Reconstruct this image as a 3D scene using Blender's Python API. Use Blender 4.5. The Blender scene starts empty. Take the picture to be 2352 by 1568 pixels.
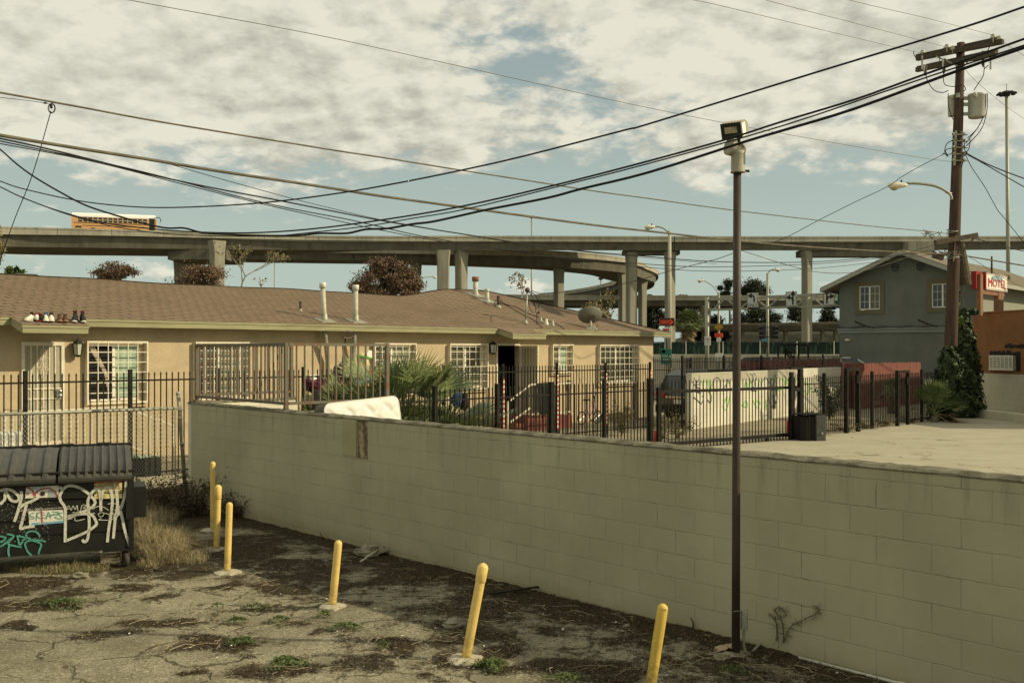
import bpy, math, random
from mathutils import Vector, Matrix, noise
S = bpy.context.scene
R = math.radians
F = 2287.0; CX = 1176.0; HY = 805.0; CH = 2.35     # focal length and horizon in units of a 2352 px wide picture
# ---------------- camera
cd = bpy.data.cameras.new('camera'); cam = bpy.data.objects.new('camera', cd); S.collection.objects.link(cam)
cam.location = (0, 0, CH); cam.rotation_euler = (R(90), 0, 0)
cd.sensor_width = 36; cd.lens = 36*F/2352; cd.shift_y = (HY-784)/2352; cd.clip_end = 5000; cd.clip_start = 0.05
S.camera = cam
# ---------------- world
SUNV = Vector((-1, .12, -.60))
W = bpy.data.worlds.new('World'); S.world = W; W.use_nodes = True
nt = W.node_tree; nt.nodes.clear()
def N(t, typ, **k):
    n = t.nodes.new(typ)
    for a, b in k.items(): setattr(n, a, b)
    return n
def setin(t, n, i, v):
    if v is None: return
    if isinstance(v, bpy.types.NodeSocket): t.links.new(v, n.inputs[i])
    else: n.inputs[i].default_value = v
def math_(t, op, a, b=None, c=None, clamp=False):
    n = N(t, 'ShaderNodeMath', operation=op, use_clamp=clamp); setin(t, n, 0, a); setin(t, n, 1, b); setin(t, n, 2, c); return n.outputs[0]
def vmath(t, op, a, b=None, s=None):
    n = N(t, 'ShaderNodeVectorMath', operation=op); setin(t, n, 0, a); setin(t, n, 1, b)
    if s is not None: setin(t, n, 3, s)
    return n.outputs['Value'] if op in ('DOT_PRODUCT', 'LENGTH', 'DISTANCE') else n.outputs[0]
def mixc(t, f, a, b, bt='MIX'):
    n = N(t, 'ShaderNodeMix', data_type='RGBA', blend_type=bt); setin(t, n, 0, f)
    for i, v in ((6, a), (7, b)):
        if isinstance(v, tuple) and len(v) == 3: v = (*v, 1)
        setin(t, n, i, v)
    return n.outputs[2]
def maprange(t, v, a, b, c=0, d=1, smooth=True):
    n = N(t, 'ShaderNodeMapRange', interpolation_type='SMOOTHSTEP' if smooth else 'LINEAR')
    setin(t, n, 0, v); setin(t, n, 1, a); setin(t, n, 2, b); setin(t, n, 3, c); setin(t, n, 4, d); return n.outputs[0]
def noise_(t, vec, scale, detail=4, rough=.55, dist=0):
    n = N(t, 'ShaderNodeTexNoise'); setin(t, n, 0, vec); n.inputs['Scale'].default_value = scale
    n.inputs['Detail'].default_value = detail; n.inputs['Roughness'].default_value = rough; n.inputs['Distortion'].default_value = dist
    return n.outputs[0]
def world():
    t = nt
    tc = N(t, 'ShaderNodeTexCoord').outputs['Generated']
    sky = N(t, 'ShaderNodeTexSky', sky_type='NISHITA'); sky.sun_disc = False
    sky.sun_elevation = math.atan2(-SUNV.z, math.hypot(SUNV.x, SUNV.y)); sky.sun_rotation = math.atan2(-SUNV.x, -SUNV.y)
    sky.air_density = 1.2; sky.dust_density = 2.5; sky.ozone_density = 1
    sep = N(t, 'ShaderNodeSeparateXYZ'); t.links.new(tc, sep.inputs[0])
    el = sep.outputs[2]
    # cloud deck, projected from the direction on a flat layer high above
    den = math_(t, 'ADD', math_(t, 'MAXIMUM', el, 0), .30)
    comb = N(t, 'ShaderNodeCombineXYZ')
    t.links.new(math_(t, 'DIVIDE', sep.outputs[0], den), comb.inputs[0]); t.links.new(math_(t, 'DIVIDE', sep.outputs[1], den), comb.inputs[1])
    comb.inputs[2].default_value = 3.7
    p = comb.outputs[0]
    n1 = noise_(t, p, 1.7, 9, .60, .1)
    n2 = noise_(t, p, 8.5, 8, .58, .15)
    n3 = noise_(t, p, 1.1, 3, .5)
    bl = math_(t, 'ABSOLUTE', math_(t, 'SUBTRACT', math_(t, 'MULTIPLY', noise_(t, p, 5.2, 9, .55, .1), 2), 1))   # billows
    bl2 = math_(t, 'ABSOLUTE', math_(t, 'SUBTRACT', math_(t, 'MULTIPLY', noise_(t, p, 14, 6, .55), 2), 1))
    d = math_(t, 'ADD', math_(t, 'ADD', math_(t, 'MULTIPLY', n1, .58), math_(t, 'MULTIPLY', n2, .30)), math_(t, 'ADD', math_(t, 'MULTIPLY', bl, .30), math_(t, 'MULTIPLY', bl2, .09)))
    # more cover higher up
    cover = maprange(t, el, .075, .26, -.085, .13)
    d = math_(t, 'ADD', d, cover)
    def blob(px, py, rad, amt):
        v = Vector(((px-CX)/F, 1, (HY-py)/F)).normalized()
        dd = vmath(t, 'DISTANCE', vmath(t, 'NORMALIZE', tc), tuple(v))
        return math_(t, 'MULTIPLY', maprange(t, dd, 0, rad, 1, 0), amt)
    for b in BLOBS: d = math_(t, 'ADD', d, blob(*b))
    mask = maprange(t, d, .485, .60)
    # cloud shade: bright billows, greyer bases
    n4 = noise_(t, vmath(t, 'ADD', p, (.022, -.035, .0)), 8.5, 8, .58, .15)   # the same billows seen a little towards the sun: lit and shaded flanks
    rel = math_(t, 'MULTIPLY', math_(t, 'SUBTRACT', n2, n4), 2.6)
    sh = math_(t, 'ADD', math_(t, 'MULTIPLY', n2, .35), math_(t, 'MULTIPLY', n3, .65))
    thick = maprange(t, d, .60, .78)
    lum = math_(t, 'ADD', math_(t, 'SUBTRACT', maprange(t, sh, .36, .56, .45, .98), math_(t, 'MULTIPLY', thick, .18)), math_(t, 'ADD', rel, math_(t, 'SUBTRACT', math_(t, 'ADD', math_(t, 'MULTIPLY', bl, 1.5), math_(t, 'MULTIPLY', bl2, .55)), .36)), clamp=True)
    cc = mixc(t, lum, (4.9, 4.85, 4.0), (8.5, 8.25, 6.85))
    skyc = mixc(t, 1.0, sky.outputs[0], (1.0, .93, .64, 1), 'MULTIPLY')
    skyc = mixc(t, .8, skyc, mixc(t, maprange(t, el, .0, .33), (5.7, 6.9, 6.2), (3.7, 4.6, 4.7)))
    colr = mixc(t, mask, skyc, cc)
    bg = N(t, 'ShaderNodeBackground'); t.links.new(colr, bg.inputs[0]); bg.inputs[1].default_value = .1
    out = N(t, 'ShaderNodeOutputWorld'); t.links.new(bg.outputs[0], out.inputs[0])
# where the cover breaks open (negative) or closes (positive)
BLOBS = [(1120, 175, .075, -.075), (1250, 210, .06, -.055), (1320, 190, .05, -.05), (1950, 300, .06, -.07), (2240, 420, .08, -.06),
         (700, 120, .22, .11), (300, 200, .22, .11), (1750, 60, .18, .11), (2250, 80, .14, .08), (900, 480, .16, -.12), (1350, 440, .15, -.11), (1800, 470, .10, -.07),
         (560, 430, .12, -.05), (60, 430, .07, -.09), (420, 350, .07, -.05), (640, 400, .05, .05), (1480, 300, .09, .09), (1650, 380, .06, .09), (1850, 350, .07, .08), (2080, 200, .08, .06), (200, 380, .10, .06), (1000, 330, .06, .05), (2300, 440, .06, .08), (1900, 180, .05, -.05), (1560, 240, .04, -.06), (2150, 420, .03, .05), (640, 470, .05, .07), (60, 560, .05, .06), (1180, 660, .05, .06), (1250, 255, .05, .05), (2150,300,.06,-.05),
         (30, 520, .05, .10), (2330, 480, .05, .08), (1230, 640, .04, .08), (1600, 330, .07, .02), (2000,340,.05,.03), (1200,120,.05,-.04)]
world()
sd = bpy.data.lights.new('sun', 'SUN'); sd.energy = 4.6; sd.angle = R(.6); sd.color = (1, .86, .60)
sun = bpy.data.objects.new('sun', sd); S.collection.objects.link(sun); sun.location = (40, -5, 30)
sun.rotation_euler = SUNV.to_track_quat('-Z', 'Y').to_euler()
S.view_settings.view_transform = 'Standard'; S.view_settings.look = 'None'; S.view_settings.exposure = -.10; S.view_settings.gamma = 1

# ---------------- helpers
C = S.collection
class MB:
    def __init__(s): s.v = []; s.f = []
    def add(s, vs, fs):
        o = len(s.v); s.v += [tuple(v) for v in vs]; s.f += [tuple(i+o for i in f) for f in fs]; return s
    def box(s, x0, x1, y0, y1, z0, z1):
        return s.add([(x0,y0,z0),(x1,y0,z0),(x1,y1,z0),(x0,y1,z0),(x0,y0,z1),(x1,y0,z1),(x1,y1,z1),(x0,y1,z1)],
            [(3,2,1,0),(4,5,6,7),(0,1,5,4),(1,2,6,5),(2,3,7,6),(3,0,4,7)])
    def cbox(s, x0, x1, y0, y1, z0, z1, b):       # box with bevelled vertical and top edges
        return s.prism([(x0+b,y0),(x1-b,y0),(x1,y0+b),(x1,y1-b),(x1-b,y1),(x0+b,y1),(x0,y1-b),(x0,y0+b)], z0, z1, bev=b)
    def prism(s, poly, z0, z1, bev=0):
        n = len(poly); vs = [(x,y,z0) for x,y in poly]
        rings = [z0]
        if bev:
            cx = sum(p[0] for p in poly)/n; cy = sum(p[1] for p in poly)/n
            vs += [(x,y,z1-bev) for x,y in poly]
            def sh(a, c): return a - math.copysign(min(bev, abs(a-c)), a-c)
            vs += [(sh(x,cx),sh(y,cy),z1) for x,y in poly]; k = 3
        else: vs += [(x,y,z1) for x,y in poly]; k = 2
        fs = [tuple(range(n-1,-1,-1)), tuple(range((k-1)*n, k*n))]
        for r in range(k-1):
            for i in range(n): j = (i+1) % n; fs.append((r*n+i, r*n+j, (r+1)*n+j, (r+1)*n+i))
        return s.add(vs, fs)
    def ext(s, poly, a0, a1, axis='y'):            # polygon in the other two axes, extruded along axis
        n = len(poly)
        if axis == 'y': g = lambda p, a: (p[0], a, p[1])
        else: g = lambda p, a: (a, p[0], p[1])
        return s.add([g(p,a0) for p in poly]+[g(p,a1) for p in poly],
            [tuple(range(n)), tuple(range(2*n-1, n-1, -1))]+[(i, (i+1)%n, n+(i+1)%n, n+i) for i in range(n)])
    def bar(s, a, b, w, h=None, up=(0,0,1)):
        a = Vector(a); b = Vector(b); h = h or w; d = (b-a).normalized(); u = Vector(up)
        if abs(d.dot(u)) > .98: u = Vector((0,1,0))
        r = d.cross(u).normalized(); u = r.cross(d)
        vs = []
        for p in (a, b):
            for q, e in ((-1,-1),(1,-1),(1,1),(-1,1)): vs.append(p + r*q*w/2 + u*e*h/2)
        return s.add(vs, [(0,1,2,3),(7,6,5,4),(0,4,5,1),(1,5,6,2),(2,6,7,3),(3,7,4,0)])
    def tube(s, pts, r, n=6, cap=True):
        pts = [Vector(p) for p in pts]; m = len(pts)
        rr = r if isinstance(r, (list, tuple)) else [r]*m
        base = len(s.v); prev = None
        for i, p in enumerate(pts):
            d = (pts[min(i+1,m-1)] - pts[max(i-1,0)]).normalized()
            if prev is None:
                u = Vector((0,0,1)) if abs(d.z) < .9 else Vector((1,0,0))
                u = (u - d*u.dot(d)).normalized()
            else:
                u = prev - d*prev.dot(d)
                u = u.normalized() if u.length > 1e-6 else d.orthogonal().normalized()
            prev = u; w = d.cross(u)
            for k in range(n):
                a = 2*math.pi*k/n; s.v.append(tuple(p + (u*math.cos(a) + w*math.sin(a))*rr[i]))
        for i in range(m-1):
            for k in range(n):
                l = (k+1) % n; s.f.append((base+i*n+k, base+i*n+l, base+(i+1)*n+l, base+(i+1)*n+k))
        if cap: s.f.append(tuple(base+k for k in range(n-1,-1,-1))); s.f.append(tuple(base+(m-1)*n+k for k in range(n)))
        return s
    def lathe(s, prof, n=16, o=(0,0,0), ax=None):   # prof: (radius, height)
        q = Vector((0,0,1)).rotation_difference(Vector(ax)) if ax is not None else None
        base = len(s.v); o = Vector(o)
        for r, z in prof:
            for k in range(n):
                a = 2*math.pi*k/n; p = Vector((r*math.cos(a), r*math.sin(a), z))
                s.v.append(tuple(o + (q @ p if q else p)))
        for i in range(len(prof)-1):
            for k in range(n):
                l = (k+1)%n; s.f.append((base+i*n+k, base+i*n+l, base+(i+1)*n+l, base+(i+1)*n+k))
        s.f.append(tuple(base+k for k in range(n-1,-1,-1))); s.f.append(tuple(base+(len(prof)-1)*n+k for k in range(n)))
        return s
    def blob(s, c, r, rough=.25, n=8, seed=0, flat=.0):
        rx, ry, rz = r if isinstance(r, tuple) else (r, r, r); base = len(s.v); m = n
        for i in range(1, m):
            th = math.pi*i/m
            for k in range(n):
                a = 2*math.pi*k/n; d = Vector((math.sin(th)*math.cos(a), math.sin(th)*math.sin(a), math.cos(th)))
                q = 1 + rough*noise.noise(d*1.7 + Vector((seed*3.1, seed, 0)))*2
                s.v.append((c[0]+d.x*rx*q, c[1]+d.y*ry*q, c[2]+d.z*rz*q))
        s.v.append((c[0], c[1], c[2]+rz)); s.v.append((c[0], c[1], c[2]-rz)); t = base+(m-1)*n
        for k in range(n):
            l = (k+1)%n; s.f.append((t, base+k, base+l)); s.f.append((t+1, base+(m-2)*n+l, base+(m-2)*n+k))
            for i in range(m-2): s.f.append((base+i*n+k, base+(i+1)*n+k, base+(i+1)*n+l, base+i*n+l))
        return s
    def ribbon(s, pts, w, y, sm=True):               # paint stroke lying on the plane y = const, points (x,z[,width])
        if sm: pts = smooth(pts, 5)
        m = len(pts); base = len(s.v)
        for i, p in enumerate(pts):
            a = pts[max(i-1,0)]; b = pts[min(i+1,m-1)]; dx = b[0]-a[0]; dz = b[1]-a[1]; l = math.hypot(dx,dz) or 1
            ww = w*(p[2] if len(p) > 2 else 1)/2
            s.v.append((p[0]-dz/l*ww, y, p[1]+dx/l*ww)); s.v.append((p[0]+dz/l*ww, y, p[1]-dx/l*ww))
        for i in range(m-1): s.f.append((base+2*i, base+2*i+1, base+2*i+3, base+2*i+2))
        return s
    def build(s, name, m, parent=None, smooth=False, loc=None, rotz=None):
        me = bpy.data.meshes.new(name); me.from_pydata(s.v, [], s.f); me.materials.append(m)
        if smooth: me.polygons.foreach_set('use_smooth', [True]*len(me.polygons))
        me.update()
        o = bpy.data.objects.new(name, me); C.objects.link(o)
        if parent: o.parent = parent
        if loc: o.location = loc
        if rotz: o.rotation_euler = (0,0,rotz)
        return o
def smooth(pts, n=4):
    out = []; m = len(pts)
    P = [tuple(p) for p in pts]
    for i in range(m-1):
        p0 = P[max(i-1,0)]; p1 = P[i]; p2 = P[i+1]; p3 = P[min(i+2,m-1)]
        for k in range(n):
            t = k/n; L = min(len(p0), len(p1), len(p2), len(p3))
            out.append(tuple(.5*((2*p1[j])+(-p0[j]+p2[j])*t+(2*p0[j]-5*p1[j]+4*p2[j]-p3[j])*t*t+(-p0[j]+3*p1[j]-3*p2[j]+p3[j])*t**3) for j in range(L)))
    out.append(P[-1]); return out
def tag(o, label=None, cat=None, group=None, kind=None):
    if label: o['label'] = label
    if cat: o['category'] = cat
    if group: o['group'] = group
    if kind: o['kind'] = kind
    return o
def thing(name, label, cat, loc=(0,0,0), rotz=0, group=None):
    o = bpy.data.objects.new(name, None); C.objects.link(o); o.empty_display_size = .2
    o.location = loc; o.rotation_euler = (0,0,rotz); return tag(o, label, cat, group)
def copy_tree(o, parent=None):
    c = o.copy(); C.objects.link(c); c.parent = parent
    for ch in list(o.children): copy_tree(ch, c)
    return c
def P(px, py, Y): return Vector(((px-CX)/F*Y, Y, CH-(py-HY)/F*Y))
def G(px, py, z=0):                                   # ground point seen at a pixel
    Y = (CH-z)*F/(py-HY); return Vector(((px-CX)/F*Y, Y, z))
class Frame:                                          # local frame: x along d, y to its left, z up
    def __init__(s, ox, oy, dx, dy):
        l = math.hypot(dx,dy); s.o = (ox,oy); s.d = (dx/l, dy/l); s.n = (-dy/l, dx/l); s.ang = math.atan2(dy,dx)
    def w(s, t, y, z=0): return Vector((s.o[0]+s.d[0]*t+s.n[0]*y, s.o[1]+s.d[1]*t+s.n[1]*y, z))
    def t(s, px, y=0):
        u = (px-CX)/F; ax = s.o[0]+s.n[0]*y; ay = s.o[1]+s.n[1]*y
        return (u*ay-ax)/(s.d[0]-u*s.d[1])
    def z(s, t, y, py): return CH-(py-HY)*s.w(t,y).y/F
    def at(s, px, py, y=0): t = s.t(px,y); return (t, y, s.z(t,y,py))
    def loc(s, v): dx = v[0]-s.o[0]; dy = v[1]-s.o[1]; return (dx*s.d[0]+dy*s.d[1], dx*s.n[0]+dy*s.n[1])
    def thing(s, name, label, cat, t=0, y=0, z=0, group=None):
        return thing(name, label, cat, s.w(t,y,z), s.ang, group)
HF = Frame(-9.36, 19.9, .688, .726)                   # bungalow front
WF = Frame(-5.09, 15.8, .665, -.746)                  # block wall front face
DF = Frame(-4.2, 11.0, .92, .38)                      # dumpster
# ---------------- materials
def newmat(name):
    m = bpy.data.materials.new(name); m.use_nodes = True; t = m.node_tree
    b = t.nodes['Principled BSDF']; return m, t, b
def mat(name, c, c2=None, scale=3, rough=.8, bump=0, bscale=None, metal=0, spec=.3, lo=.35, hi=.68, detail=6, stretch=None, dist=0.0, c3=None, s3=1.0, lo3=.55, hi3=.7):
    m, t, b = newmat(name)
    tc = N(t, 'ShaderNodeTexCoord').outputs['Object']
    if stretch: tc = vmath(t, 'MULTIPLY', tc, stretch)
    b.inputs['Roughness'].default_value = rough; b.inputs['Metallic'].default_value = metal; b.inputs['Specular IOR Level'].default_value = spec
    if c2:
        f = maprange(t, noise_(t, tc, scale, detail, .6, dist), lo, hi)
        col = mixc(t, f, c, c2)
        if c3: col = mixc(t, maprange(t, noise_(t, tc, s3, 6, .65, .3), lo3, hi3), col, c3)
        t.links.new(col, b.inputs[0])
    else: b.inputs[0].default_value = (*c, 1)
    if bump:
        bn = N(t, 'ShaderNodeBump'); bn.inputs['Strength'].default_value = min(1, bump*1.0); bn.inputs['Distance'].default_value = .02
        t.links.new(noise_(t, tc, bscale or scale*3, 6, .65), bn.inputs['Height']); t.links.new(bn.outputs[0], b.inputs['Normal'])
    return m
def text(name, s, size, m, parent, loc, rot=(R(90),0,0), align='CENTER', sx=1.0, ext=.002):
    cu = bpy.data.curves.new(name, 'FONT'); cu.body = s; cu.size = size; cu.align_x = align; cu.align_y = 'CENTER'; cu.extrude = ext
    o = bpy.data.objects.new(name+'_tmp', cu); C.objects.link(o); bpy.context.view_layer.update()
    me = bpy.data.meshes.new_from_object(o.evaluated_get(bpy.context.evaluated_depsgraph_get()))
    bpy.data.objects.remove(o); me.materials.clear(); me.materials.append(m)
    q = bpy.data.objects.new(name, me); C.objects.link(q); q.parent = parent; q.location = loc; q.rotation_euler = rot; q.scale = (sx,1,1)
    return q
def m_block(name, c, dark, bw=.4064, rh=.2032, stain=True, mort=.006, jd=.75):
    m, t, b = newmat(name); tc = N(t, 'ShaderNodeTexCoord').outputs['Object']
    sep = N(t, 'ShaderNodeSeparateXYZ'); t.links.new(tc, sep.inputs[0])
    wob = noise_(t, tc, 9, 4, .7)
    wob2 = math_(t, 'MULTIPLY', math_(t, 'SUBTRACT', wob, .5), .022)
    cb = N(t, 'ShaderNodeCombineXYZ'); t.links.new(math_(t, 'ADD', sep.outputs[0], wob2), cb.inputs[0]); t.links.new(math_(t, 'ADD', sep.outputs[2], wob2), cb.inputs[1])
    def brick(sz, sm):
        br = N(t, 'ShaderNodeTexBrick'); t.links.new(cb.outputs[0], br.inputs[0]); br.offset = .5; br.squash = 1
        for k, v in (('Scale',1),('Mortar Size',sz),('Mortar Smooth',sm),('Brick Width',bw),('Row Height',rh),('Bias',0)): br.inputs[k].default_value = v
        br.inputs[1].default_value = (0,0,0,1); br.inputs[2].default_value = (1,1,1,1); br.inputs[3].default_value = (.5,.5,.5,1)
        return br
    br = brick(mort, .3); mt = br.outputs['Fac']
    # joints are painted over: only here and there open and dark
    vis = maprange(t, noise_(t, tc, 1.7, 5, .7), .50, .64)
    fine = maprange(t, noise_(t, tc, 25, 3, .6), .38, .6)
    jf = math_(t, 'MULTIPLY', math_(t, 'MULTIPLY', mt, math_(t, 'ADD', math_(t, 'MULTIPLY', vis, math_(t,'ADD',math_(t,'MULTIPLY',fine,.6),.4)), .13)), jd)
    big = maprange(t, noise_(t, tc, .8, 5, .6), .3, .7)
    col = mixc(t, big, tuple(x*.86 for x in c), tuple(x*1.08 for x in c))
    sp = N(t, 'ShaderNodeSeparateColor'); t.links.new(br.outputs[0], sp.inputs[0])
    col = mixc(t, math_(t, 'MULTIPLY', sp.outputs[0], .04), col, dark)
    if stain:
        st = vmath(t, 'MULTIPLY', tc, (7, 1, .7)); s1 = maprange(t, noise_(t, st, 1.0, 6, .7), .48, .74)
        top = maprange(t, sep.outputs[2], 1.08, 1.54, .10, 1)
        col = mixc(t, math_(t, 'MULTIPLY', s1, math_(t, 'MULTIPLY', top, .65)), col, dark)
        foot = maprange(t, math_(t, 'ADD', sep.outputs[2], math_(t, 'MULTIPLY', noise_(t, tc, 3, 5, .7), .35)), .02, .34, 1, 0)
        col = mixc(t, math_(t, 'MULTIPLY', foot, .55), col, (.22,.17,.07))
        sc = maprange(t, noise_(t, vmath(t, 'MULTIPLY', tc, (14,1,3)), 1.6, 7, .75), .66, .74)
        col = mixc(t, math_(t, 'MULTIPLY', sc, .5), col, dark)
        pa = N(t, 'ShaderNodeTexVoronoi', feature='F1', distance='CHEBYCHEV'); t.links.new(vmath(t,'MULTIPLY',tc,(.45,1,.8)), pa.inputs[0]); pa.inputs['Scale'].default_value = 1
        s2 = N(t, 'ShaderNodeSeparateColor'); t.links.new(pa.outputs['Color'], s2.inputs[0])
        col = mixc(t, math_(t, 'MULTIPLY', s2.outputs[0], .30), col, tuple(x*.74 for x in c))
    col = mixc(t, jf, col, tuple(x*.35 for x in dark))
    t.links.new(col, b.inputs[0]); b.inputs['Roughness'].default_value = .85; b.inputs['Specular IOR Level'].default_value = .2
    h = math_(t, 'SUBTRACT', math_(t, 'MULTIPLY', noise_(t, tc, 45, 5, .7), .25), math_(t, 'MULTIPLY', brick(mort*1.6, .8).outputs['Fac'], .5))
    bn = N(t, 'ShaderNodeBump'); bn.inputs['Strength'].default_value = .55; bn.inputs['Distance'].default_value = .012
    t.links.new(h, bn.inputs['Height']); t.links.new(bn.outputs[0], b.inputs['Normal']); return m
def m_shingle(name, c1, c2, c3):
    m, t, b = newmat(name); tc = N(t, 'ShaderNodeTexCoord').outputs['UV']
    def brick(c, w, ms):
        br = N(t, 'ShaderNodeTexBrick'); t.links.new(tc, br.inputs[0]); br.offset = .37; br.offset_frequency = 2
        for k, v in (('Scale',1),('Mortar Size',ms),('Mortar Smooth',.1),('Brick Width',w),('Row Height',.142),('Bias',0)): br.inputs[k].default_value = v
        br.inputs[1].default_value = (0,0,0,1); br.inputs[2].default_value = (1,1,1,1); br.inputs[3].default_value = (.5,.5,.5,1); return br
    b2 = brick(0, .31, .003)
    sp = N(t, 'ShaderNodeSeparateColor'); t.links.new(b2.outputs[0], sp.inputs[0])
    sv = N(t, 'ShaderNodeSeparateXYZ'); t.links.new(tc, sv.inputs[0]); row = math_(t, 'DIVIDE', sv.outputs[1], .142); rf = math_(t, 'FLOOR', row); fr = math_(t, 'FRACT', row)
    hsh = math_(t, 'FRACT', math_(t, 'MULTIPLY', math_(t, 'SINE', math_(t, 'MULTIPLY', rf, 12.9898)), 43758.5))
    ux = math_(t, 'ADD', math_(t, 'ADD', math_(t, 'DIVIDE', sv.outputs[0], .48), math_(t, 'MULTIPLY', rf, .36)), math_(t, 'ADD', math_(t, 'MULTIPLY', hsh, .16), math_(t, 'MULTIPLY', fr, .05)))
    tick = maprange(t, math_(t, 'FRACT', ux), .06, .08, 1, 0)
    lap = maprange(t, fr, .05, .12, 1, 0)
    f = math_(t, 'ADD', math_(t, 'MULTIPLY', sp.outputs[0], .5), math_(t, 'MULTIPLY', noise_(t, tc, 90, 3, .7), .5))
    col = mixc(t, f, c1, c2)
    col = mixc(t, math_(t, 'MULTIPLY', maprange(t, noise_(t, tc, .7, 5, .6), .35, .7), .35), col, c3)
    col = mixc(t, math_(t, 'MULTIPLY', tick, .92), col, (.03,.022,.014))
    col = mixc(t, math_(t, 'MULTIPLY', lap, .45), col, (.06,.045,.028)); b1 = b2
    t.links.new(col, b.inputs[0]); b.inputs['Roughness'].default_value = .95; b.inputs['Specular IOR Level'].default_value = .1
    bn = N(t, 'ShaderNodeBump'); bn.inputs['Strength'].default_value = .5; bn.inputs['Distance'].default_value = .01
    t.links.new(math_(t, 'SUBTRACT', noise_(t, tc, 120, 4, .7), b1.outputs['Fac']), bn.inputs['Height']); t.links.new(bn.outputs[0], b.inputs['Normal']); return m
def m_ground(name):
    m, t, b = newmat(name); tc = N(t, 'ShaderNodeTexCoord').outputs['Object']
    at = N(t, 'ShaderNodeAttribute'); at.attribute_name = 'dirt'; dirt = at.outputs['Fac']
    n1 = noise_(t, tc, 150, 3, .8); n2 = noise_(t, tc, 2.2, 6, .65)
    agg = N(t, 'ShaderNodeTexVoronoi'); t.links.new(tc, agg.inputs[0]); agg.inputs['Scale'].default_value = 85
    sa = N(t, 'ShaderNodeSeparateColor'); t.links.new(agg.outputs['Color'], sa.inputs[0])
    asp = mixc(t, maprange(t, sa.outputs[0], .15, .95), (.205,.187,.125), (.44,.40,.27))
    asp = mixc(t, maprange(t, n1, .45, .75, 0, .65), asp, (.08,.072,.045))
    asp = mixc(t, maprange(t, n2, .40, .68, 0, .75), asp, (.16,.143,.09))
    asp = mixc(t, maprange(t, noise_(t, tc, .45, 4, .6), .42, .66, 0, .45), asp, (.13,.117,.075))
    asp = mixc(t, maprange(t, sa.outputs[1], .95, .97, 0, .6), asp, (.5,.46,.35))
    asp = mixc(t, maprange(t, noise_(t, vmath(t,'MULTIPLY',tc,(1,1.6,1)), 5, 5, .7), .6, .72, 0, .45), asp, (.07,.06,.035))
    # cracks
    vo = N(t, 'ShaderNodeTexVoronoi', feature='DISTANCE_TO_EDGE'); wv = vmath(t, 'ADD', tc, vmath(t, 'SCALE', N2(t, tc, 2.5), None, .5)); t.links.new(wv, vo.inputs[0]); vo.inputs['Scale'].default_value = 1.15
    cr = math_(t, 'MULTIPLY', maprange(t, vo.outputs[0], .006, .03, 1, 0), maprange(t, noise_(t, tc, .9, 4, .6), .40, .5))
    vo2 = N(t, 'ShaderNodeTexVoronoi', feature='DISTANCE_TO_EDGE'); wv2 = vmath(t, 'ADD', tc, vmath(t, 'SCALE', N2(t, tc, 6), None, .25)); t.links.new(wv2, vo2.inputs[0]); vo2.inputs['Scale'].default_value = 3.6
    cr2 = math_(t, 'MULTIPLY', maprange(t, vo2.outputs[0], .006, .03, 1, 0), maprange(t, noise_(t, tc, .6, 4, .6), .46, .6))
    asp = mixc(t, math_(t, 'MULTIPLY', math_(t, 'MULTIPLY', math_(t, 'MAXIMUM', cr, cr2), .8), maprange(t, noise_(t, tc, 8, 5, .8), .36, .56)), asp, (.045,.035,.02))
    soil = mixc(t, maprange(t, noise_(t, tc, 28, 5, .75), .36, .66), (.020,.016,.009), (.080,.060,.034))
    soil = mixc(t, maprange(t, noise_(t, vmath(t,'MULTIPLY',tc,(60,14,1)), 1, 4, .7), .58, .7, 0, .6), soil, (.26,.19,.10))
    soil = mixc(t, maprange(t, noise_(t, tc, 3, 5, .7), .56, .68, 0, .55), soil, (.06,.075,.022))
    df = maprange(t, math_(t, 'ADD', dirt, math_(t, 'MULTIPLY', math_(t, 'SUBTRACT', noise_(t, tc, 13, 7, .75), .5), 1.15)), .36, .62)
    t.links.new(mixc(t, df, asp, soil), b.inputs[0]); b.inputs['Roughness'].default_value = .95; b.inputs['Specular IOR Level'].default_value = .12
    h = math_(t, 'ADD', math_(t, 'MULTIPLY', noise_(t, tc, 70, 5, .75), .35), math_(t, 'MULTIPLY', df, .4))
    h = math_(t, 'SUBTRACT', h, math_(t, 'MULTIPLY', cr, .8))
    h = math_(t, 'ADD', h, math_(t, 'MULTIPLY', math_(t,'MULTIPLY',noise_(t, tc, 22, 6, .8), df), .9))
    bn = N(t, 'ShaderNodeBump'); bn.inputs['Strength'].default_value = .9; bn.inputs['Distance'].default_value = .02
    t.links.new(h, bn.inputs['Height']); t.links.new(bn.outputs[0], b.inputs['Normal']); return m
def N2(t, vec, sc):
    n = N(t, 'ShaderNodeTexNoise'); t.links.new(vec, n.inputs[0]); n.inputs['Scale'].default_value = sc; n.inputs['Detail'].default_value = 4
    return vmath(t, 'SUBTRACT', n.outputs['Color'], (.5,.5,.5))
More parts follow.
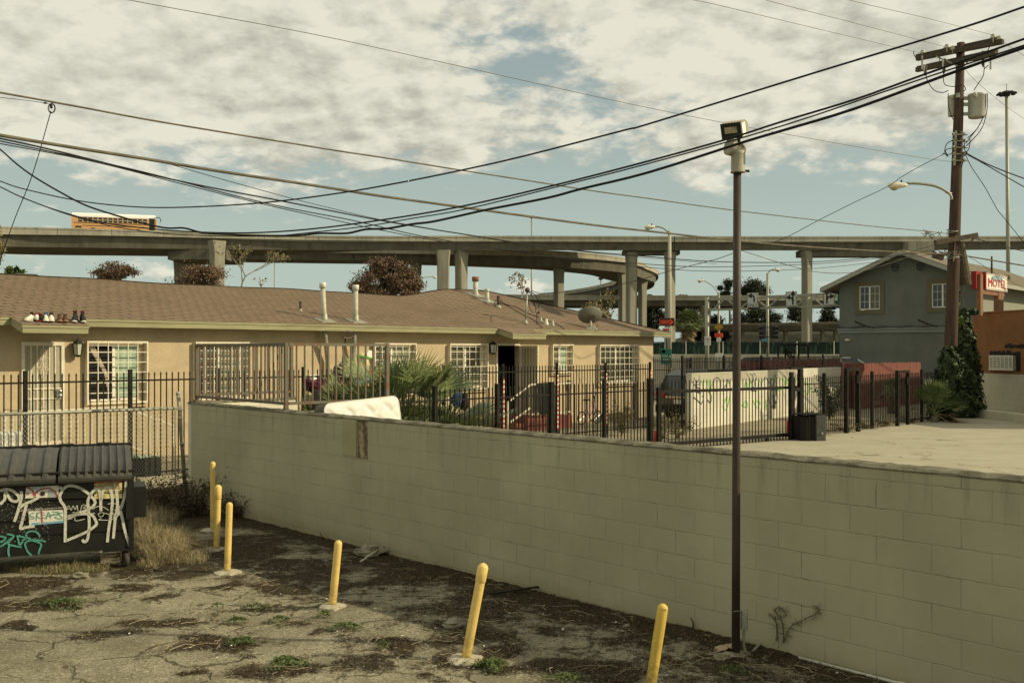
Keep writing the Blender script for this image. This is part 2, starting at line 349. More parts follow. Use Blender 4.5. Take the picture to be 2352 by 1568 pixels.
def m_lot(name, c1, c2, cr_c):
    m, t, b = newmat(name); tc = N(t, 'ShaderNodeTexCoord').outputs['Object']
    col = mixc(t, maprange(t, noise_(t, vmath(t,'MULTIPLY',tc,(.8,1.1,1)), .9, 8, .7), .3, .72), c1, c2)
    col = mixc(t, maprange(t, noise_(t, tc, 60, 3, .7), .4, .8, 0, .25), col, tuple(x*.6 for x in c1))
    vo = N(t, 'ShaderNodeTexVoronoi', feature='DISTANCE_TO_EDGE'); t.links.new(vmath(t, 'ADD', tc, vmath(t, 'SCALE', N2(t, tc, 1.5), None, .9)), vo.inputs[0]); vo.inputs['Scale'].default_value = .22
    cr = math_(t, 'MULTIPLY', maprange(t, vo.outputs[0], .002, .007, 1, 0), maprange(t, noise_(t, tc, .5, 3, .6), .36, .5))
    col = mixc(t, math_(t, 'MULTIPLY', cr, .75), col, cr_c)
    col = mixc(t, maprange(t, noise_(t, vmath(t,'MULTIPLY',tc,(1,1.6,1)), 1.3, 7, .75), .56, .75, 0, .45), col, tuple(x*.62 for x in c1))
    t.links.new(col, b.inputs[0]); b.inputs['Roughness'].default_value = .9; b.inputs['Specular IOR Level'].default_value = .2
    bn = N(t, 'ShaderNodeBump'); bn.inputs['Strength'].default_value = .3; bn.inputs['Distance'].default_value = .01
    t.links.new(noise_(t, tc, 50, 5, .7), bn.inputs['Height']); t.links.new(bn.outputs[0], b.inputs['Normal']); return m
def m_tape(name):
    m, t, b = newmat(name); tc = N(t, 'ShaderNodeTexCoord').outputs['Object']; sep = N(t, 'ShaderNodeSeparateXYZ'); t.links.new(tc, sep.inputs[0])
    v = math_(t, 'ADD', sep.outputs[2], math_(t, 'MULTIPLY', math_(t, 'ABSOLUTE', sep.outputs[0]), 1.4))
    f = maprange(t, math_(t, 'FRACT', math_(t, 'MULTIPLY', v, 8.3)), .48, .52)
    t.links.new(mixc(t, f, (.75,.66,.5), (.5,.03,.03)), b.inputs[0]); b.inputs['Roughness'].default_value = .5; return m
def m_glass(name, c=(.03,.035,.03), rough=.08):
    m, t, b = newmat(name); b.inputs[0].default_value = (*c,1); b.inputs['Roughness'].default_value = rough; b.inputs['Specular IOR Level'].default_value = .6; return m
def m_blind(name, c1, c2, sc=18, ax=2):
    m, t, b = newmat(name); tc = N(t, 'ShaderNodeTexCoord').outputs['Object']; sep = N(t, 'ShaderNodeSeparateXYZ'); t.links.new(tc, sep.inputs[0])
    f = maprange(t, math_(t, 'FRACT', math_(t, 'MULTIPLY', sep.outputs[ax], sc)), .3, .8)
    t.links.new(mixc(t, f, c1, c2), b.inputs[0]); b.inputs['Roughness'].default_value = .25; return m
def m_leaf(name, c1, c2, rough=.6, sc=3.0, tr=.25):
    m, t, b = newmat(name); tc = N(t, 'ShaderNodeTexCoord').outputs['Object']
    wn = N(t, 'ShaderNodeTexNoise'); t.links.new(tc, wn.inputs[0]); wn.inputs['Scale'].default_value = sc*6; wn.inputs['Detail'].default_value = 2
    f = math_(t, 'ADD', math_(t, 'MULTIPLY', noise_(t, tc, sc*.4, 3, .6), .5), math_(t, 'MULTIPLY', wn.outputs[0], .5))
    t.links.new(mixc(t, maprange(t, f, .35, .65), c1, c2), b.inputs[0]); b.inputs['Roughness'].default_value = rough; b.inputs['Specular IOR Level'].default_value = .25
    b.inputs['Subsurface Weight'].default_value = 0; return m
M = {}
M['wall'] = m_block('painted_block', (.415,.39,.25), (.13,.118,.07), mort=.0036, jd=.55)
M['cap'] = mat('mortar_cap', (.20,.185,.125), (.085,.078,.05), 5, .95, .8, 30, lo=.4, hi=.62)
M['white_block'] = m_block('white_block', (.62,.59,.46), (.35,.31,.2), stain=False, jd=.5)
M['dim_block'] = m_block('dim_block', (.52,.49,.36), (.2,.18,.11), stain=False, jd=.7)
M['shingle'] = m_shingle('shingle', (.195,.146,.098), (.262,.198,.135), (.17,.128,.086))
M['motel_shingle'] = m_shingle('grey_shingle', (.16,.14,.10), (.24,.21,.15), (.15,.13,.09))
M['stucco'] = mat('tan_stucco', (.51,.412,.255), (.45,.36,.222), 2.5, .9, .6, 16, c3=(.33,.27,.175), s3=.9, lo3=.55, hi3=.85, spec=.15)
M['fascia'] = mat('green_fascia', (.315,.30,.165), (.25,.238,.13), 4, .7, .1, 12, stretch=(.4,1,3), c3=(.18,.15,.09), s3=3, lo3=.66, hi3=.78)
M['soffit'] = mat('soffit', (.4,.36,.22))
M['white_metal'] = mat('white_metal', (.76,.70,.54), (.62,.56,.42), 9, .45)
M['white_frame'] = mat('white_frame', (.74,.72,.60))
M['black_iron'] = mat('black_iron', (.010,.010,.008), (.024,.021,.016), 7, .6, .1, 40, spec=.12)
M['rust_iron'] = mat('rusty_iron', (.13,.125,.09), (.15,.085,.045), 5, .6, .3, 40, stretch=(1,1,2), lo=.45, hi=.6)
M['galv'] = mat('galvanised', (.36,.36,.27), (.24,.24,.18), 12, .5, .15, 30, metal=.3)
M['pipe_white'] = mat('vent_paint', (.55,.54,.42), (.42,.41,.31), 8, .6)
M['pipe_cap'] = mat('vent_cap', (.72,.70,.58), (.6,.57,.45), 9, .4)
M['rust'] = mat('rust', (.20,.085,.04), (.32,.17,.09), 14, .8, .3)
M['dark_pipe'] = mat('dark_pipe', (.04,.033,.022), (.09,.05,.03), 8, .6)
M['asphalt'] = m_ground('old_asphalt')
M['lot'] = m_lot('concrete_lot', (.335,.31,.22), (.41,.378,.272), (.14,.11,.06))
M['earth'] = mat('earth', (.16,.13,.075), (.09,.075,.04), .6, .95, .5, 8)
M['street'] = mat('street', (.07,.065,.05), (.10,.09,.065), 2, .9)
M['conc'] = mat('concrete', (.43,.41,.31), (.33,.315,.235), .45, .9, .3, 3, stretch=(1,1,.4), c3=(.24,.22,.15), s3=.5, lo3=.58, hi3=.75)
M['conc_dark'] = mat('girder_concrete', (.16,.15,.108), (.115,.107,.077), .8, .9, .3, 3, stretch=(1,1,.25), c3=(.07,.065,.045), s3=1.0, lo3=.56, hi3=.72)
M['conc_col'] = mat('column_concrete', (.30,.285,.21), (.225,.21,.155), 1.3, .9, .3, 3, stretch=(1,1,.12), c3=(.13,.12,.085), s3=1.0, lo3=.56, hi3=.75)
M['slab'] = mat('pad_concrete', (.50,.46,.33), (.36,.32,.22), 12, .95, .7, 40)
M['yellow'] = mat('yellow_paint', (.78,.56,.17), (.70,.49,.14), 6, .5, .25, 45, spec=.4, c3=(.50,.31,.06), s3=3, lo3=.6, hi3=.75)
M['yellow_old'] = mat('worn_yellow_paint', (.66,.46,.09), (.58,.40,.07), 6, .5, .3, 45, spec=.4, c3=(.10,.075,.03), s3=9, lo3=.62, hi3=.68)
M['black_steel'] = mat('dumpster_paint', (.011,.011,.008), (.020,.019,.014), 4, .5, .12, 30, spec=.25, c3=(.09,.055,.03), s3=12, lo3=.70, hi3=.76)
M['lid'] = mat('lid_plastic', (.055,.053,.042), (.075,.071,.055), 5, .55, .2, 60, spec=.4)
M['paint_white'] = mat('spray_white', (.60,.59,.47), (.40,.39,.31), 7, .7, lo=.45, hi=.75)
M['paint_teal'] = mat('spray_teal', (.09,.34,.25), (.07,.24,.18), 8, .7)
M['paint_red'] = mat('spray_red', (.40,.03,.04))
M['paint_green'] = mat('spray_green', (.20,.62,.06)); M['paint_navy'] = mat('spray_navy', (.05,.07,.10))
M['sticker_white'] = mat('sticker_white', (.72,.69,.56), (.6,.56,.44), 15); M['sticker_yellow'] = mat('sticker_yellow', (.72,.60,.25), (.6,.48,.2), 15)
M['sticker_blue'] = mat('sticker_blue', (.16,.36,.46)); M['ink'] = mat('ink', (.03,.03,.03)); M['ink_blue'] = mat('ink_blue', (.1,.25,.33))
M['red'] = mat('red_paint', (.48,.035,.03), (.38,.03,.03), 9, .5); M['white'] = mat('white_paint', (.76,.73,.62))
M['mattress'] = mat('mattress_cloth', (.70,.68,.63), (.65,.63,.58), 20, .8, .2); M['mattress_side'] = mat('mattress_side', (.10,.085,.06), (.15,.13,.09), 40, .9)
M['rust_pole'] = mat('brown_pole_paint', (.045,.032,.023), (.072,.050,.036), 9, .55, .25, 40, stretch=(1,1,.3))
M['lamp_body'] = mat('lamp_housing', (.36,.34,.25), (.28,.26,.19), 8, .6, .15, 40); M['lamp_dark'] = mat('lamp_bezel', (.03,.028,.022))
M['lens'] = mat('lamp_lens', (.55,.48,.28), (.3,.27,.16), 12, .15); M['mirror'] = mat('reflector', (.92,.90,.80), rough=.5)
M['wood_pole'] = mat('creosoted_wood', (.050,.031,.021), (.092,.055,.036), 3, .85, .5, 14, stretch=(6,6,.5), c3=(.035,.016,.01), s3=2.5, lo3=.56, hi3=.7)
M['wood_dark'] = mat('weathered_wood', (.055,.045,.028), (.10,.082,.05), 5, .9, .4, 20, stretch=(.5,4,4))
M['ceramic'] = mat('ceramic', (.5,.49,.4), rough=.3); M['transformer'] = mat('transformer_grey', (.44,.44,.36), (.38,.38,.31), 5, .5)
M['cable'] = mat('black_cable', (.015,.014,.011)); M['cable_old'] = mat('old_cable', (.09,.08,.05), (.15,.135,.09), 4); M['cable_thin'] = mat('thin_wire', (.16,.145,.10))
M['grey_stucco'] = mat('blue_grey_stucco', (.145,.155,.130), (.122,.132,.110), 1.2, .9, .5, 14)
M['olive_trim'] = mat('olive_trim', (.125,.115,.065)); M['motel_trim'] = mat('motel_fascia', (.33,.335,.27)); M['band_grey'] = mat('band_grey', (.20,.225,.195))
M['orange'] = mat('orange_stucco', (.25,.115,.042), (.205,.092,.034), 1.3, .9, .3, 12, c3=(.20,.085,.028), s3=.9)
M['black_paint'] = mat('black_patch', (.015,.013,.01)); M['brown_post'] = mat('brown_post', (.24,.13,.068), (.20,.105,.056), 5)
M['red_wood'] = mat('red_fence_boards', (.215,.078,.055), (.17,.06,.042), 4, .8, .3, 12, stretch=(1,1,.3)); M['maroon'] = mat('maroon_slats', (.06,.013,.011))
M['glass'] = m_glass('window_glass'); M['glass_green'] = m_glass('green_curtain_glass', (.25,.36,.26), .3); M['dark'] = mat('dark_interior', (.008,.008,.006))
M['frosted'] = m_glass('lantern_glass', (.50,.52,.40), .4)
M['blind'] = m_blind('blinds', (.05,.05,.035), (.16,.155,.10), 16); M['blind_light'] = m_blind('light_blinds', (.2,.21,.14), (.34,.35,.24), 20)
M['curtain'] = m_blind('curtain', (.30,.40,.29), (.42,.52,.38), 7, 0); M['curtain_dark'] = m_blind('dark_curtain', (.13,.12,.08), (.22,.2,.14), 7, 0); M['lace'] = mat('lace', (.40,.33,.26))
M['screen_door'] = mat('screen_mesh', (.34,.315,.215), (.40,.37,.26), 20)
M['palm'] = m_leaf('palm_leaf', (.06,.09,.03), (.22,.25,.10), .5); M['palm_dry'] = m_leaf('palm_leaf_dry', (.16,.12,.05), (.28,.22,.10))
M['leaf_brown'] = m_leaf('leaf_brown', (.055,.036,.02), (.24,.155,.09), sc=3); M['leaf_dark'] = m_leaf('leaf_dark', (.018,.026,.012), (.05,.06,.026), sc=1)
M['leaf_ivy'] = m_leaf('leaf_ivy', (.014,.026,.009), (.055,.08,.025), .65); M['leaf_green'] = m_leaf('leaf_green', (.05,.09,.02), (.12,.18,.045)); M['leaf_olive'] = m_leaf('leaf_olive', (.12,.10,.04), (.2,.17,.07))
M['weed'] = m_leaf('weed_leaf', (.045,.075,.015), (.12,.165,.045), sc=8); M['straw'] = m_leaf('straw', (.22,.17,.085), (.40,.33,.19), sc=5); M['litter'] = m_leaf('litter', (.03,.022,.012), (.13,.09,.05), sc=8)
M['grass_green'] = m_leaf('grass_green', (.07,.10,.025), (.16,.18,.06), sc=6)
M['bark'] = mat('bark', (.16,.13,.08), (.09,.07,.04), 8, .9, .3); M['bark_pale'] = mat('pale_bark', (.30,.26,.17), (.2,.17,.1), 8, .9, .3)
M['tape'] = m_tape('striped_tape'); M['steps'] = mat('red_steps', (.22,.065,.045), (.17,.05,.035), 5)
M['bus'] = mat('bus_yellow', (.66,.37,.15)); M['bus_roof'] = mat('bus_roof', (.85,.83,.75), rough=.4)
M['green_sign'] = mat('green_sign', (.01,.12,.075)); M['orange_sign'] = mat('orange_sign', (.80,.09,.03)); M['amber_sign'] = mat('amber_sign', (.65,.36,.04)); M['sign_back'] = mat('sign_steel', (.2,.195,.15))
M['windscreen'] = mat('green_screen_cloth', (.010,.026,.019), (.016,.036,.026), 1.0, .8)
M['sign_white'] = mat('sign_white', (.50,.51,.45)); M['car_silver'] = mat('car_silver', (.40,.42,.38), metal=.4, rough=.3); M['car_dark'] = mat('car_dark', (.06,.063,.06), rough=.18, metal=.2, spec=.6)
M['car_white'] = mat('car_white', (.7,.69,.62), rough=.25); M['tyre'] = mat('tyre', (.02,.02,.018)); M['tail'] = mat('tail_red', (.45,.015,.01), rough=.15); M['chrome'] = mat('chrome', (.5,.5,.45), metal=.9, rough=.25)
M['leather'] = mat('brown_leather', (.09,.04,.022)); M['stone'] = mat('broken_stone', (.30,.27,.19), (.19,.17,.115), 9, .95, .7, 30)
M['motel_wall_lit'] = mat('motel_side_lit', (.27,.27,.21), (.26,.26,.205), 1.5, .9, .6, 10)  # lighter copy of the grey stucco, sunlight on this side put into the colour
M['brick'] = mat('chimney_brick', (.36,.14,.07), (.25,.09,.05), 20)
M['gravel'] = m_lot('driveway_asphalt', (.24,.21,.135), (.33,.285,.185), (.08,.06,.03))
M['plastic_purple'] = mat('purple_plastic', (.09,.015,.04)); M['toy_blue'] = mat('toy_blue', (.16,.30,.36)); M['toy_green'] = mat('toy_green', (.12,.36,.06)); M['toy_cream'] = mat('toy_cream', (.7,.55,.3))
M['cloth_black'] = mat('black_cloth', (.02,.02,.018)); M['cloth_blue'] = mat('blue_cloth', (.03,.08,.16)); M['pink'] = mat('pink_metal', (.45,.22,.32))

def m_parapet():
    m, t, b = newmat('parapet_concrete'); tc = N(t, 'ShaderNodeTexCoord').outputs['Object']; sep = N(t, 'ShaderNodeSeparateXYZ'); t.links.new(tc, sep.inputs[0])
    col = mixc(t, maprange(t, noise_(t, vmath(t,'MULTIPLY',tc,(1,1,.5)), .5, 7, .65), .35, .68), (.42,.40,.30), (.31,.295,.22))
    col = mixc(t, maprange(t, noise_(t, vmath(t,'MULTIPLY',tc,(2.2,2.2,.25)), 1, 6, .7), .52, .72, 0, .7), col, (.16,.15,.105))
    j = maprange(t, math_(t, 'FRACT', math_(t, 'DIVIDE', math_(t, 'ADD', sep.outputs[0], math_(t, 'MULTIPLY', sep.outputs[1], .35)), 7.3)), .008, .016, 1, 0)
    col = mixc(t, math_(t, 'MULTIPLY', j, .6), col, (.05,.047,.035)); t.links.new(col, b.inputs[0]); b.inputs['Roughness'].default_value = .9
    bn = N(t, 'ShaderNodeBump'); bn.inputs['Strength'].default_value = .6; bn.inputs['Distance'].default_value = .05; t.links.new(noise_(t, tc, 3, 5, .7), bn.inputs['Height']); t.links.new(bn.outputs[0], b.inputs['Normal']); return m
M['parapet'] = m_parapet()
def grime(m, z0, z1, c, amt):
    t = m.node_tree; b = t.nodes['Principled BSDF']; old = b.inputs[0].links[0].from_socket; tc = N(t, 'ShaderNodeTexCoord').outputs['Object']; sep = N(t, 'ShaderNodeSeparateXYZ'); t.links.new(tc, sep.inputs[0])
    f = math_(t, 'MULTIPLY', maprange(t, sep.outputs[2], z0, z1, 1, 0), maprange(t, noise_(t, tc, 14, 5, .75), .38, .6))
    sc = maprange(t, noise_(t, vmath(t,'MULTIPLY',tc,(1,1,.35)), 22, 5, .8), .63, .68, 0, .75)
    t.links.new(mixc(t, math_(t, 'MAXIMUM', math_(t, 'MULTIPLY', f, amt), math_(t, 'MULTIPLY', sc, amt*.7)), old, c), b.inputs[0])
grime(M['yellow'], 0, .3, (.16,.11,.05), .8); grime(M['yellow_old'], 0, .5, (.10,.075,.035), .95)

for k in ('paint_white', 'paint_teal', 'paint_navy', 'paint_green'):       # thin spray coats let the surface through
    t = M[k].node_tree; b = t.nodes['Principled BSDF']; tc = N(t, 'ShaderNodeTexCoord').outputs['Object']
    t.links.new(maprange(t, noise_(t, tc, 70 if 'white' in k or 'teal' in k else 25, 4, .8), .34, .50, .35, 1), b.inputs['Alpha'])
def sheet(name, pts, z, m, kind='structure'):
    b = MB(); b.add([(p[0],p[1],z) for p in pts], [tuple(range(len(pts)))]); return tag(b.build(name, m), kind=kind)
def uvmesh(name, vs, fs, uvs, m, parent=None, sm=False):
    me = bpy.data.meshes.new(name); me.from_pydata([tuple(v) for v in vs], [], fs); me.materials.append(m)
    l = me.uv_layers.new(name='UVMap')
    for lp in me.loops: l.data[lp.index].uv = uvs[lp.vertex_index]
    me.update(); o = bpy.data.objects.new(name, me); C.objects.link(o); o.parent = parent; return o
# ---------------- ground sheets
ZL = .05
sheet('ground', [(-900,-20),(900,-20),(1500,2500),(-1500,2500)], -.45, M['earth'])
far_kerb = [HF.w(-40, 14), HF.w(60, 14), HF.w(60, 500), HF.w(-40, 500)]
F1Y = -7.0; F2Y = -3.45
g0 = Vector((3.15, 23.0)); g1 = Vector((7.45, 26.0)); g2 = Vector((13.7, 32.7))
yard = [WF.w(30,.1), WF.w(-.02,.1), HF.w(HF.t(444,F2Y),F2Y), HF.w(-22,F2Y), HF.w(-22,60), (110,70), (60,0)]
sheet('driveway', yard, ZL-.004, M['gravel'])
sheet('lot_pavement', [WF.w(30,.1), WF.w(1.15,.1), HF.w(.3,F1Y-.1), HF.w(HF.t(1493,F1Y),F1Y-.1), (g1.x,g1.y-.1), (g2.x,g2.y-.15), (19,37.4), (30,30), (40,0)], ZL, M['lot'])
sheet('street', [(-60,46),(120,46),(120,68),(-60,68)], ZL+.004, M['street'])
# dirt patches on the old asphalt (picture positions turned into ground ellipses)
PATCH = [(380,1265,95,32),(420,1300,120,20),(570,1240,110,42),(660,1290,90,22),(60,1388,110,20),(20,1350,60,12),(172,1352,62,13),(316,1340,55,13),(340,1376,42,10),
 (280,1456,82,18),(400,1424,80,18),(510,1480,95,18),(590,1400,100,11),(640,1432,72,11),(650,1528,72,22),(780,1540,90,20),(900,1488,62,22),(720,1450,42,12),(760,1306,110,26),
 (640,1346,70,22),(860,1384,52,14),(1130,1362,140,20),(1150,1404,115,30),(1060,1450,100,16),(1120,1500,78,24),(900,1482,70,14),(1340,1415,95,24),(1380,1536,160,20),(960,1322,120,18),
 (1250,1450,60,10),(1600,1450,70,20),(1620,1520,60,24),(1750,1520,90,20),(1900,1560,110,20),(480,1530,40,8),(100,1330,120,16),(230,1300,70,14),(500,1340,40,10),(40,1440,30,8),(1000,1560,60,10),
 (430,1190,60,40),(350,1210,60,40),(520,1180,60,20),(800,1340,60,16),(1450,1470,60,14),(1230,1540,50,12)]
PE = []
for (a, b_, rx, ry) in PATCH:
    g = G(a, b_); gx = abs(G(a+rx, b_).x-g.x); gy = abs(G(a, b_-ry).y-G(a, b_+ry).y)/2; PE.append((g.x, g.y, gx, gy))
def walldist(x, y): return -WF.loc((x,y))[1]
def dirt(x, y):
    v = 0
    wx = .35*noise.noise(Vector((x*1.3, y*1.3, 11)))+.16*noise.noise(Vector((x*4.3, y*4.3, 12))); wy = .35*noise.noise(Vector((x*1.3, y*1.3, 21)))+.16*noise.noise(Vector((x*4.3, y*4.3, 22)))
    for (cx, cy, rx, ry) in PE:
        q = ((x+wx-cx)/rx)**2+((y+wy-cy)/ry)**2
        if q < 3: v = max(v, .70-q*.26)
    d = walldist(x, y); tw = WF.loc((x,y))[0]
    if -3 < tw: v = max(v, .60-max(0, d-.12)*(.13 if tw < 9 else .2)+(.25 if d < .3 else 0))
    if y > 12.6: v = max(v, min(.8, (y-12.6)*.4))
    return v + .26*noise.noise(Vector((x*1.1, y*1.1, 3))) + .26*noise.noise(Vector((x*3.3, y*3.3, 7))) + .12*noise.noise(Vector((x*9, y*9, 5)))
def gz(x, y):
    z = -.13*max(0, min(1, (y-8)/9))
    return z + .012*noise.noise(Vector((x*.9, y*.9, 0))) + .035*max(0, noise.noise(Vector((x*.5+9, y*.5, 2))))
def ground():
    xs = 400; ys = 345; x0, x1, y0, y1 = -9.5, 5.0, 6.0, 18.4
    vs = []; dv = []
    for j in range(ys):
        y = y0+(y1-y0)*j/(ys-1)
        for i in range(xs):
            x = x0+(x1-x0)*i/(xs-1); d = dirt(x, y); dv.append(d)
            z = gz(x, y) + (max(0, d-.35)*.03*(1+noise.noise(Vector((x*14,y*14,1)))) if d > .35 else 0)
            if HF.loc((x,y))[1] > F2Y+.05: z = -.3
            vs.append((x, y, z))
    fs = [(j*xs+i, j*xs+i+1, (j+1)*xs+i+1, (j+1)*xs+i) for j in range(ys-1) for i in range(xs-1) if WF.loc(vs[j*xs+i][:2])[1] < .12 or WF.loc(vs[j*xs+i][:2])[0] < -.2]
    me = bpy.data.meshes.new('asphalt_ground'); me.from_pydata(vs, [], fs); me.materials.append(M['asphalt'])
    at = me.attributes.new('dirt', 'FLOAT', 'POINT'); at.data.foreach_set('value', dv)
    me.polygons.foreach_set('use_smooth', [True]*len(me.polygons)); me.update()
    o = bpy.data.objects.new('asphalt_ground', me); C.objects.link(o); tag(o, kind='structure')
ground()
b = MB(); b.box(-22, HF.t(441,F2Y), F2Y-.12, F2Y+.08, -.4, ZL+.03); o = b.build('concrete_kerb', M['slab']); o.location = HF.w(0,0,0); o.rotation_euler = (0,0,HF.ang); tag(o, kind='structure')
# ---------------- block walls
WT = 1.50
def rough_cap(L, w, m, parent, x0=0, y0=0, z=WT, h=.035):
    b = MB(); n = max(8, int(L/.05)); prof = [(-.004,-.02),(-.006,.35),(.03,.85),(w*.3,1),(w*.7,1),(w-.03,.85),(w+.006,.35),(w+.004,-.02)]; k = len(prof)
    for i in range(n+1):
        x = x0+L*i/n
        for j, (py, pz) in enumerate(prof):
            q = noise.noise(Vector((x*5, j*.9, 1.3)))*.011+noise.noise(Vector((x*19, j*2.1, 5)))*.006
            b.v.append((x, y0+py+(q if j in (1,2,5,6) else 0), z+h*pz+q*(pz > 0)))
    for i in range(n):
        for j in range(k-1): b.f.append((i*k+j, (i+1)*k+j, (i+1)*k+j+1, i*k+j+1))
    b.f.append(tuple(range(k))); b.f.append(tuple(n*k+j for j in range(k-1,-1,-1)))
    return b.build('mortar_cap', m, parent)
mw = WF.thing('block_wall', 'long painted concrete block wall crossing the foreground from the left middle to the lower right', 'wall')
rt = WF.t(820); rt2 = WF.t(845)
b = MB(); zr = WF.z(rt, 0, 1052)
# front with a slot where a post once stood
L = 16.0
b.box(0, rt, 0, .2, -.5, WT); b.box(rt, rt2, .035, .2, zr, WT); b.box(rt, rt2, 0, .2, -.5, zr); b.box(rt2, L, 0, .2, -.5, WT)
b.build('wall_body', M['wall'], mw); rough_cap(L, .2, M['cap'], mw)
b = MB(); b.box(rt+.003, rt2-.003, .02, .0345, zr+.002, WT-.002); tag(b.build('exposed_strip', mat('bare_block', (.42,.33,.19), (.13,.095,.06), 9, .95, .6, 20, lo=.4, hi=.6), mw), 'bare brown strip where the paint stops')
b = MB(); b.box(rt-.32, rt-.004, -.012, -.002, zr+.02, WT-.02); b.build('render_patch', mat('render_patch', (.37,.34,.195), (.33,.30,.17), 3, .8, .1), mw)
rw = HF.thing('return_wall', 'short sunlit block wall running back from the left end of the long wall', 'wall', 0, -5.92)
b = MB(); b.box(.02, 1.95, 0, .2, -.3, WT); b.build('wall_body', M['white_block'], rw); rough_cap(1.95, .2, M['cap'], rw)
rw = HF.thing('return_wall', 'low block wall behind the long wall, beside the white mattress', 'wall', -.12, -8.94)
b = MB(); b.box(0.02, 1.25, 0, .2, -.3, WT-.03); b.build('wall_body', M['white_block'], rw); rough_cap(1.25, .2, M['cap'], rw, z=WT-.03)
# graffiti wall and its lean-to band
gA = Vector((5.26,29.2)); gB = Vector((12.95,39.2)); GF = Frame(gA.x, gA.y, gB.x-gA.x, gB.y-gA.y); gl = (gB-gA).length
gw = GF.thing('graffiti_wall', 'low white block wall with green and dark graffiti scrawls behind the rolling gate', 'wall')
gz0 = 1.66; tm = GF.t(1842)
b = MB(); b.box(0, gl, 0, .2, -.2, gz0-.26); b.build('wall_body', M['white_block'], gw)
b = MB(); n = int(tm/.045)
b.box(0, tm, .03, .17, gz0-.26, gz0+.02)
for i in range(n): b.box(i*.045+.003, i*.045+.028, -.012, .03, gz0-.258, gz0+.03)
b.build('ribbed_band', M['white_block'], gw)
b = MB(); b.box(tm, gl, -.004, .196, gz0-.258, gz0+.04); b.build('top_course', M['white_block'], gw)
def gpt(px, py): t = GF.t(px); return (t, GF.z(t, 0, py))
def zg(lst, ox=1900, oy=1060, s=.3401): return [gpt((ox+x*s)*.784, (oy+y*s)*.784) for x, y in lst]
b = MB()
for st in ([(385,130),(410,190),(400,230),(380,260)],[(440,120),(420,170),(390,200),(440,190)],[(560,240),(550,180),(570,140),(600,140),(620,180),(615,230),(590,250),(565,245)],[(640,230),(670,190),(680,150),(700,200)],
  [(380,300),(420,330),(450,360),(470,320),(460,290)],[(500,320),(530,350),(540,300),(520,260),(500,230)],[(400,210),(440,230),(400,250),(450,270)],[(840,95),(870,150),(890,180),(900,130),(870,100)],[(930,160),(920,120),(900,100),(890,150)],
  [(980,170),(1000,130),(1020,150),(1040,180),(1060,150),(1090,110),(1080,180),(1050,210)],[(1020,270),(1050,370),(1075,385),(1100,340),(1110,290),(1090,240),(1060,240),(1080,220)],[(900,130),(910,200),(880,240),(930,250)]):
    b.ribbon(zg(st), .03, -.016)
b.build('dark_scrawl', M['paint_navy'], gw)
b = MB()
for st in ([(455,150),(465,200),(470,240)],[(500,240),(510,150),(530,250),(545,180)],[(690,160),(670,210),(680,250)],[(820,240),(840,160),(860,240),(880,160),(890,230)],[(940,230),(950,150),(970,200),(960,240)],[(1090,150),(1080,200),(1120,240),(1160,220),(1170,160),(1130,140)],
  [(1210,130),(1190,180),(1230,200),(1240,150)],[(1270,140),(1300,180),(1290,240),(1260,230)],[(1340,170),(1380,210),(1370,280),(1340,240)],[(650,330),(680,300),(640,380),(670,410),(690,340),(700,290)],[(730,390),(740,310)],[(800,370),(850,390),(840,330),(810,380)],[(900,330),(930,390),(960,350),(920,330)],[(1000,310),(1020,390),(1000,380)],[(560,230),(590,230)]):
    b.ribbon(zg(st), .035, -.015)
b.build('green_scrawl', M['paint_green'], gw)
# ---------------- bungalow
EZ = 2.99; PIT = .252; EY = -.38
def ridge(t): 
    z = 4.13+.014*math.sin(t*.9)+.008*math.sin(t*2.3+1)
    if t > 12.6: k = min(1, (t-12.6)/2.6); z += .30*k*k*(3-2*k)
    return z
TA = 16.7; TC = HF.t(1540, EY); RY = 4.2; T0 = -3.2
house = HF.thing('bungalow', 'long single storey tan stucco bungalow with brown shingle hip roof and barred windows', 'house')
te = HF.t(1500)
op = []                                                # wall openings (t0,t1,z0,z1)
def rect(x0, y0, x1, y1, off=0):
    a = HF.at(x0, (y0), off); c = HF.at(x1, (y1), off); zt = (HF.z(a[0],off,y0)+HF.z(c[0],off,y0+ (y1*0)))/2
    return a[0], c[0], HF.z(a[0],off,y1), HF.z(a[0],off,y0)
WIN = [(201,776,338,917),(450,775,571,918),(861,781,955,903),(1034,785,1120,893),(1270,789,1316,850),(1378,792,1466,885)]
rects = [rect(*w, -.1) for w in WIN]
# sill and head heights come from level lines
rects = [(r[0], r[1], max(1.26 if i != 4 else 1.67, 0), 2.53) for i, r in enumerate(rects)]
D1 = (HF.t(48), HF.t(146), .47, 2.52); D2 = (HF.t(1142), HF.t(1192), .47, 2.50)
holes = sorted([(r[0]+.03, r[1]-.12, r[2]+.04, r[3]-.04) for r in rects]+[(D1[0],D1[1],D1[2],D1[3]),(D2[0],D2[1],D2[2],D2[3])])
b = MB(); x = T0
for (a, c, z0, z1) in holes:
    b.box(x, a, 0, .18, 0, 2.98); b.box(a, c, 0, .18, 0, z0); b.box(a, c, 0, .18, z1, 2.98); x = c
b.box(x, te, 0, .18, 0, 2.98); b.box(te-.18, te, .18, 8.4, 0, 2.98); b.box(T0, te-.18, 8.2, 8.4, 0, 2.98); b.box(T0, T0+.18, .18, 8.2, 0, 2.98)
b.build('wall', M['stucco'], house)
b = MB()
b.box(T0+.2, te-.2, 1.6, 1.7, .1, 2.9); b.box(T0+.18, te-.18, .18, 1.6, .4, .45); b.box(T0+.18, te-.18, .18, 1.6, 2.85, 2.9); b.build('interior_partition', M['dark'], house)
